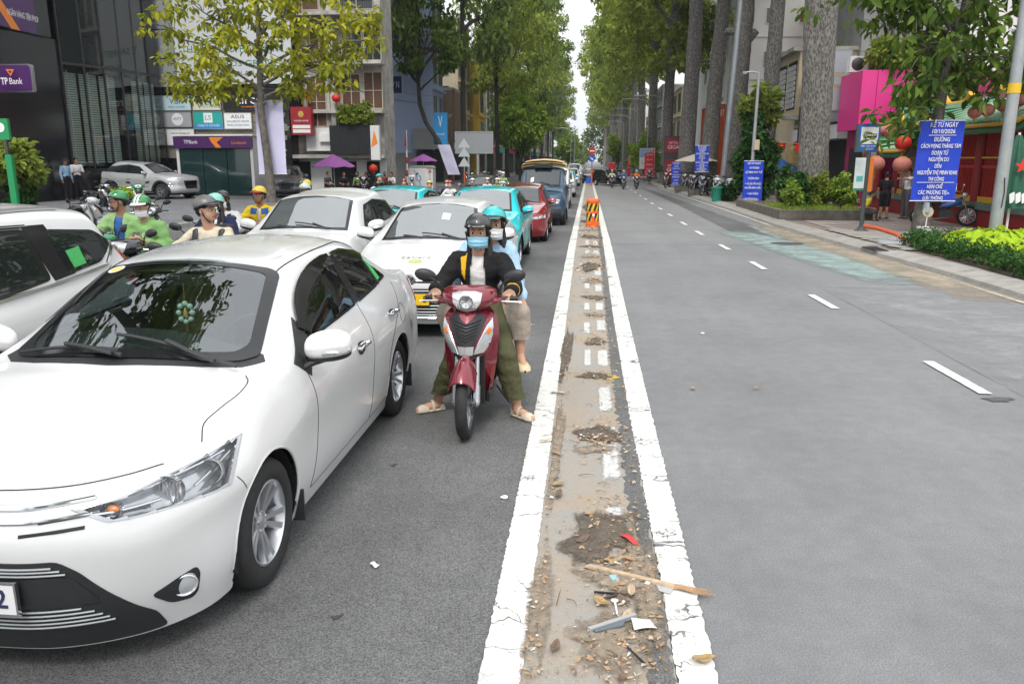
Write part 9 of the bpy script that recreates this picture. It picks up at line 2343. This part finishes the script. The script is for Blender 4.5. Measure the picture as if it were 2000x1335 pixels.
purp=mat('purple_canvas',(.34,.10,.36),.75,var=.08)
parasol('purple parasol spread over the cafe stools',-12.9,40.2,1.50,1.12,.62,purp,'parasols on the street')
parasol('purple parasol half hidden behind the straight dark trunk',-11.6,56.5,1.75,1.0,.5,purp,'parasols on the street')
parasol('blue parasol left of the market sign',8.95,38.5,1.35,.85,.55,mat('blue_canvas',(.015,.08,.34),.7),'parasols on the street')
parasol('pale cream parasol behind the second blue banner',7.2,55,1.75,1.4,.5,mat('cream_canvas',(.55,.50,.42),.8),'parasols on the street')
parasol('blue parasol behind the creeper pillar',7.9,41,1.55,.7,.4,_M['blue_canvas'],'parasols on the street')
s=thing('folded_parasol','folded dark green parasol with a red star at the right edge','parasol',(8.95,17.9,.1));MB().cyl((0,0,0),(0,0,2.4),.025,n=8).build('pole',MAT['white'],s)
MB().grid(lambda u,v:V(math.cos(2*PI*u)*(.05+.22*v**.6)*(1+.18*math.cos(14*PI*u)),math.sin(2*PI*u)*(.05+.20*v**.6)*(1+.18*math.cos(14*PI*u)),2.35-1.5*v),56,8,flip=True).build('canopy',mat('green_canvas',(.02,.10,.06),.75,var=.15),s,smooth=60)
MB().prism(star(.16,.065),(0,-.30,1.72),(1,0,0),(0,0,1),-.01).build('star',flag_red,s)
for k in range(3):MB().prism(smooth_poly([(0,0),(.09,.05),(.07,.25),(-.03,.2)],.02),(-.14+.12*k,-.27,.95),(1,0,0),(0,0,1),-.008).build('white_print',MAT['white'],s)
# raised planter round the giant trunk
mossy=mat('mossy_concrete',(.15,.135,.11),.95,var=.4,vs=4,bump=.6)
s=thing('raised_planter','low mossy concrete planter around the thickest trunk','planter',(0,0,.1))
MB().bx(6.0,8.95,25.55,25.8,0,.32).bx(6.01,6.22,25.803,33,0,.31).bx(8.72,8.94,25.803,33,0,.31).build('planter_wall',mossy,s);MB().bx(6.2,8.75,25.8,33,0,.24).build('soil',soil_solid,s)
gr=leaf_cloud('grass',[((6.35+2.3*rnd.random(),25.95+3.5*rnd.random(),.36),(.25,.25,.02))for _ in range(90)],36,.13,.014,LEAF['bright'],5,droop=-1.4,outward=.2,two=False);tag(link('grass',gr),kind='stuff')
for k,(x,y,r,z0,z1,m,l)in enumerate(((6.85,27.4,.33,.0,.95,'bright','variegated pale shrub at the left corner of the planter'),(7.35,28.4,.42,.0,1.2,'hedge','dark shrub in front of the giant trunk at left'),(7.9,28.6,.55,.0,1.2,'avenue','twiggy shrub directly before the giant trunk'),(8.6,28.0,.5,.0,1.15,'bright','loose shrub right of the giant trunk'),(7.35,30.6,.45,0,1.4,'hedge','dark shrub at the far left of the planter'))):
 bushy(x,y,r,z0,z1,l,LEAF[m],80+k,46,34,.13,'shrubs in the raised planter',3,'shrub','shrub',.34)
bushy(7.25,36.0,.95,.1,3.9,'tall column of dark green creeper beside the arrow banner',LEAF['hedge'],90,90,80,.22,None,1,'creeper_column','plant')
bushy(7.35,36.3,.75,3.2,4.9,'feathery palm like top above the creeper column',LEAF['avenue'],91,40,26,.4,None,1,'palm_plant','plant')
for k,(x,y,r,h,l)in enumerate(((6.3,37.5,.5,.8,'low green plant in the pot by the arrow banner'),(7.6,50,.6,.9,'low green hedge behind the parked scooters'),(8.1,40.5,.5,1.1,'green plant beside the blue parasol'))):bushy(x,y,r,.1,h,l,LEAF['hedge'],95+k,50,26,.16,None,1,'pavement_plant','plant')
s=thing('green_bin','small green litter bin beside the arrow banner','bin',(5.85,37.0,.1));MB().lathe([(.0001,0),(.20,0),(.25,.6),(.27,.62),(.23,.64),(.0001,.5)],18).build('bin_body',mat('bin_green',(.01,.22,.15),.5),s)
for k,(x,y)in enumerate(((6.45,38.6),(5.75,43.5),(5.55,48.5))):
 q=thing('tree_box','low brown planter box %s'%('below the white parked scooter','between the parked scooters','under the far parked scooters')[k],'planter',(x,y,.1),0,'low planter boxes by the parked scooters');MB().bx(-.35,.35,-.35,.35,0,.3).build('box',mossy,q);MB().bx(-.3,.3,-.3,.3,.28,.31).build('soil',soil_solid,q)
q=thing('concrete_footing','grey concrete base under the arrow banner','footing',(6.83,34.0,.1));MB().box((0,0,.14),(.5,.4,.28),taper=.7).build('block',kerb_m,q)
# planting bed at the right edge
bed=thing('planting_bed',None,None);tag(bed,kind='structure');MB().bx(6.86,10.6,8,18.4,.09,.14).build('soil',soil_solid,bed)
def low_hedge(label,pts,w,h,seed,grp):
 t=thing('hedge',label,'hedge',(0,0,.12),0,grp);r=random.Random(seed);cl=[]
 for i in range(len(pts)-1):
  a,b=V(*pts[i],0),V(*pts[i+1],0);n=int(np.linalg.norm(b-a)/.14)
  for k in range(n):
   p=a+(b-a)*k/n
   for q in range(4):cl.append((tuple(p+V(r.uniform(-w,w),r.uniform(-.1,.1),r.uniform(.06,h))),.11))
 link('foliage',leaf_cloud('foliage',cl,34,.062,.036,LEAF['hedge'],seed,droop=-.1,outward=.8,two=False),t)
 st=MB()
 for c_,_ in cl[::9]:st.tube([(c_[0],c_[1],0),c_],.006,4)
 st.build('stems',bark_dark,t)
low_hedge('trimmed dark green low hedge edging the planting bed',[(7.05,9.5),(7.05,12),(7.02,14),(7.0,16.6),(7.05,18.0)],.17,.34,3,None)
low_hedge('second strip of low hedge running back from the lamp post',[(7.0,18.0),(7.6,18.2),(8.2,18.25)],.15,.32,4,None)
# sweet potato vine with big lime leaves, each leaf a part
def lime_leaf(k):
 L=.20
 o=[(0,0),(.05,.09),(.16,.085),(.30,.03),(.16,-.085),(.05,-.09)]
 mb=MB();vs=[(0,0,0)]
 P=[(0,0),(-.035,.05),(-.02,.095),(.05,.105),(.12,.075),(.20,.025),(.25,0),(.20,-.025),(.12,-.075),(.05,-.105),(-.02,-.095),(-.035,-.05)]
 vs=[(x,y,.25*abs(y)-.9*x*x+(.004*k))for x,y in P]+[(.08,0,-.012)]
 return MB().add(vs,[(i,(i+1)%12,12)for i in range(12)]).mesh('leaf',[LEAF['lime']],180)
LLM=[lime_leaf(k)for k in range(3)]
def vine(label,x,y,sx,sy,h,n,seed,grp):
 t=thing('vine_plant',label,'plant',(x,y,.14),0,grp);r=random.Random(seed);st=MB()
 for k in range(n):
  a=r.uniform(0,6.28);q=math.sqrt(r.random());px_,py_=math.cos(a)*sx*q,math.sin(a)*sy*q
  z=h*(1-.55*q*q)*r.uniform(.75,1.05)
  o=link('leaf',LLM[k%3],t,(px_,py_,z));s_=r.uniform(.75,1.25);o.scale=(s_,s_,s_)
  d=math.atan2(py_/sy,px_/sx)+r.uniform(-.9,.9);o.rotation_euler=(r.uniform(-.35,.35),r.uniform(.05,.75),d)
  st.tube([(px_*.5,py_*.5,0),(px_*.9,py_*.9,z*.7),(px_,py_,z)],.006,4)
 st.build('stems',LEAF['bright'],t)
GV='lime green vines in the planting bed'
vine('lime green vine mound left of the lamp post',8.0,16.4,.62,1.5,.52,150,1,GV)
vine('lime green vine mound right of the lamp post',8.9,15.8,.75,1.3,.62,150,2,GV)
vine('lime green vine spilling over the hedge below the lamp post',7.75,13.3,.42,1.1,.50,110,3,GV)
vine('lime green vine at the right edge of the bed',8.5,12.9,.6,1.2,.55,110,4,GV)
bushy(8.35,15.0,.4,.02,.40,'brown withered plant at the foot of the lamp post',mat('withered',(.30,.19,.09),.8,var=.3),99,50,20,.12,None,1,'withered_plant','plant')
# hose, pipe stubs, bucket
tag(MB().tube([(6.55,19.5,.42),(6.75,19.2,.40),(7.05,18.9,.30),(7.22,18.6,.16),(7.25,18.45,.10)],.05,10).build('red_hose',mat('orange_red_hose',(.45,.08,.03),.5),None),'thick orange red hose bending into the pavement hole','hose')
for k in range(6):q=thing('pipe_stub','thin grey pipe stub by the hose, %s from the hose'%('nearest','second','third','fourth','fifth','farthest')[k],'pipe',(7.05+.13*k,18.75+.05*(k%2),.12),0,'pipe stubs in the cement');MB().cyl((0,0,0),(0,0,.14+.02*(k%3)),.018,n=8).build('pipe',MAT['steel'],q)
q=thing('bucket','white metal bucket with a sign stick beside the leafy tree trunk','bucket',(8.05,19.8,.12));MB().lathe([(.0001,.02),(.15,.02),(.18,.26),(.19,.27),(.17,.27),(.14,.05)],18).build('pail',MAT['white'],q);MB().cyl((0,0,.05),(.03,0,.62),.012,n=6).build('stick',MAT['white'],q);MB().lathe([(.0001,.01),(.12,.01),(.12,0)],18,o=(.03,-.01,.62),axis=(0,-1,0)).build('round_card',beige_p if 'beige_p' in globals()else MAT['cream'],q)
MB().tube([(.0,.05,.62),(.0,.05,.84)],[.17,.12],10,ry=[.06,.04]).build('hung_bag',cloth('grey_blue_bag',(.35,.42,.46)),q)
# motorcycle by the temple and scooters on the right pavement
mc=make_motorcycle('dark motorcycle with blue tank parked by the temple wall');mc.location=(10.05,23.6,.12);mc.rotation_euler=(0,0,R(-8))
GS='scooters parked on the right pavement'
for k,(x,y,rz,col,l)in enumerate(((6.35,39.3,-125,'white','white scooter with black seat parked nearest by the leaning post'),(6.75,38.2,-120,'silver','silver scooter parked half behind the leaning post'),(6.15,42.8,-115,'black','black scooter parked second from the leaning post'),(6.35,44.6,-118,'blue','blue scooter parked in the tight row'),(6.15,46.4,-115,'black','black scooter parked in the middle of the tight row'),(6.25,48.2,-118,'red','red scooter parked in the tight row'),(6.1,50,-118,'grey','grey scooter parked behind the red one'),(5.75,52.5,-100,'cream','cream scooter parked before the forked trunk'),(5.45,55.5,-110,'red','red scooter parked beside the narrow banner'),(7.3,46.5,-90,'red','red scooter with red rain cover behind the tight row'),(5.0,66,-95,'black','dark scooter parked below the red banner'))):
 b=scooter_at(x,y,R(rz),col,l,GS,.11);b.scale=(.94,.94,.94)
GN='scooters standing left of the white SUV'
for k,(x,y,rz,col,l)in enumerate(((-10.9,15.6,10,'black','black scooter standing behind the white SUV roof, nearest the left edge'),(-9.8,16.6,-25,'red','red scooter standing behind the white SUV roof'),(-8.7,15.2,-60,'grey','grey scooter between the SUV roof and the yawning rider'),(-12.3,18.2,20,'white','white scooter by the kerb at the left edge'))):
 scooter_at(x,y,R(rz),col,l,GN,.0)
GL_='scooters parked before the bank and cafe'
for k,(x,y,rz,col,l)in enumerate(((-11.5,40.5,-70,'black','black scooter parked by the purple parasol'),(-10.6,41.2,-110,'grey','grey scooter parked right of the purple parasol'),(-9.8,44.5,-80,'white','white scooter parked by the dark trunk'),(-17.6,27.5,-20,'black','black scooter parked before the hedge column'),(-15.9,27.2,-60,'green','green scooter with a rear carrier before the forecourt'),(-8.4,57,-95,'black','black scooter under the triangle signs'),(-7.8,61,-85,'grey','grey scooter below the blank board'),(-6.9,64,-95,'black','black scooter beside the pale trunk'),(-7.3,66,-90,'red','red scooter behind the pale trunk'),(-6.4,60,-100,'white','white scooter right of the blank board'))):
 b=scooter_at(x,y,R(rz),col,l,GL_,.10);b.scale=(.95,.95,.95)
bushy(-18.25,24.3,.5,.1,1.15,'clipped green column below the leafy plant at far left',LEAF['hedge'],101,110,60,.10,None,1,'hedge_column','hedge')
bushy(-18.15,24.2,.85,1.2,2.35,'spreading leafy green plant on top of the clipped column',LEAF['avenue'],102,60,50,.22,None,2,'leafy_plant','plant')
bushy(-20.6,33.6,.8,.1,.6,'low yellow green flower bed behind the silver crossover',LEAF['lime'],103,60,30,.12,None,1,'flower_bed','plant')
# left kerb
lk=[(-12.0,-10),(-12,45),(-10.5,62),(-9.5,80),(-9,300)]
mb=MB();vs=[]
for x,y in lk:vs+=[(x+.16,y,-.01),(x+.14,y,.115),(x-.1,y,.115)]
mb.add(vs,[(3*i+j,3*i+j+1,3*i+j+4,3*i+j+3)for i in range(len(lk)-1)for j in range(2)])
tag(mb.build('left_kerb',kerb_m,None,smooth=0),kind='structure')
# overhead wires on the left
for k,(z0,z1,sag)in enumerate(((6.3,6.9,.5),(6.0,6.4,.6),(5.7,6.2,.4))):
 P=[V(-12.4+.08*k,30+35*t,z0+(z1-z0)*t-sag*math.sin(PI*t))for t in np.linspace(0,1,14)]
 tag(MB().tube(P,.012,4).build('overhead_wire',MAT['print_black'],None,smooth=180),'black overhead wire, %s of the bundle along the left houses'%('topmost','middle','lowest')[k],'wire','overhead wires along the left houses')
hm=bpy.data.materials.new('haze');hm.use_nodes=True
n=hm.node_tree;n.nodes.remove(n.nodes['Principled BSDF'])
pv_=n.nodes.new('ShaderNodeVolumePrincipled');pv_.inputs['Color'].default_value=(.86,.92,1.0,1);pv_.inputs['Density'].default_value=.0003;pv_.inputs['Anisotropy'].default_value=.2
n.links.new(pv_.outputs[0],n.nodes['Material Output'].inputs['Volume'])
tag(MB().bx(-430,430,-90,930,-1.6,44).build('haze',hm,None,smooth=0),kind='stuff')
bpy.data.scenes.remove(TMP)
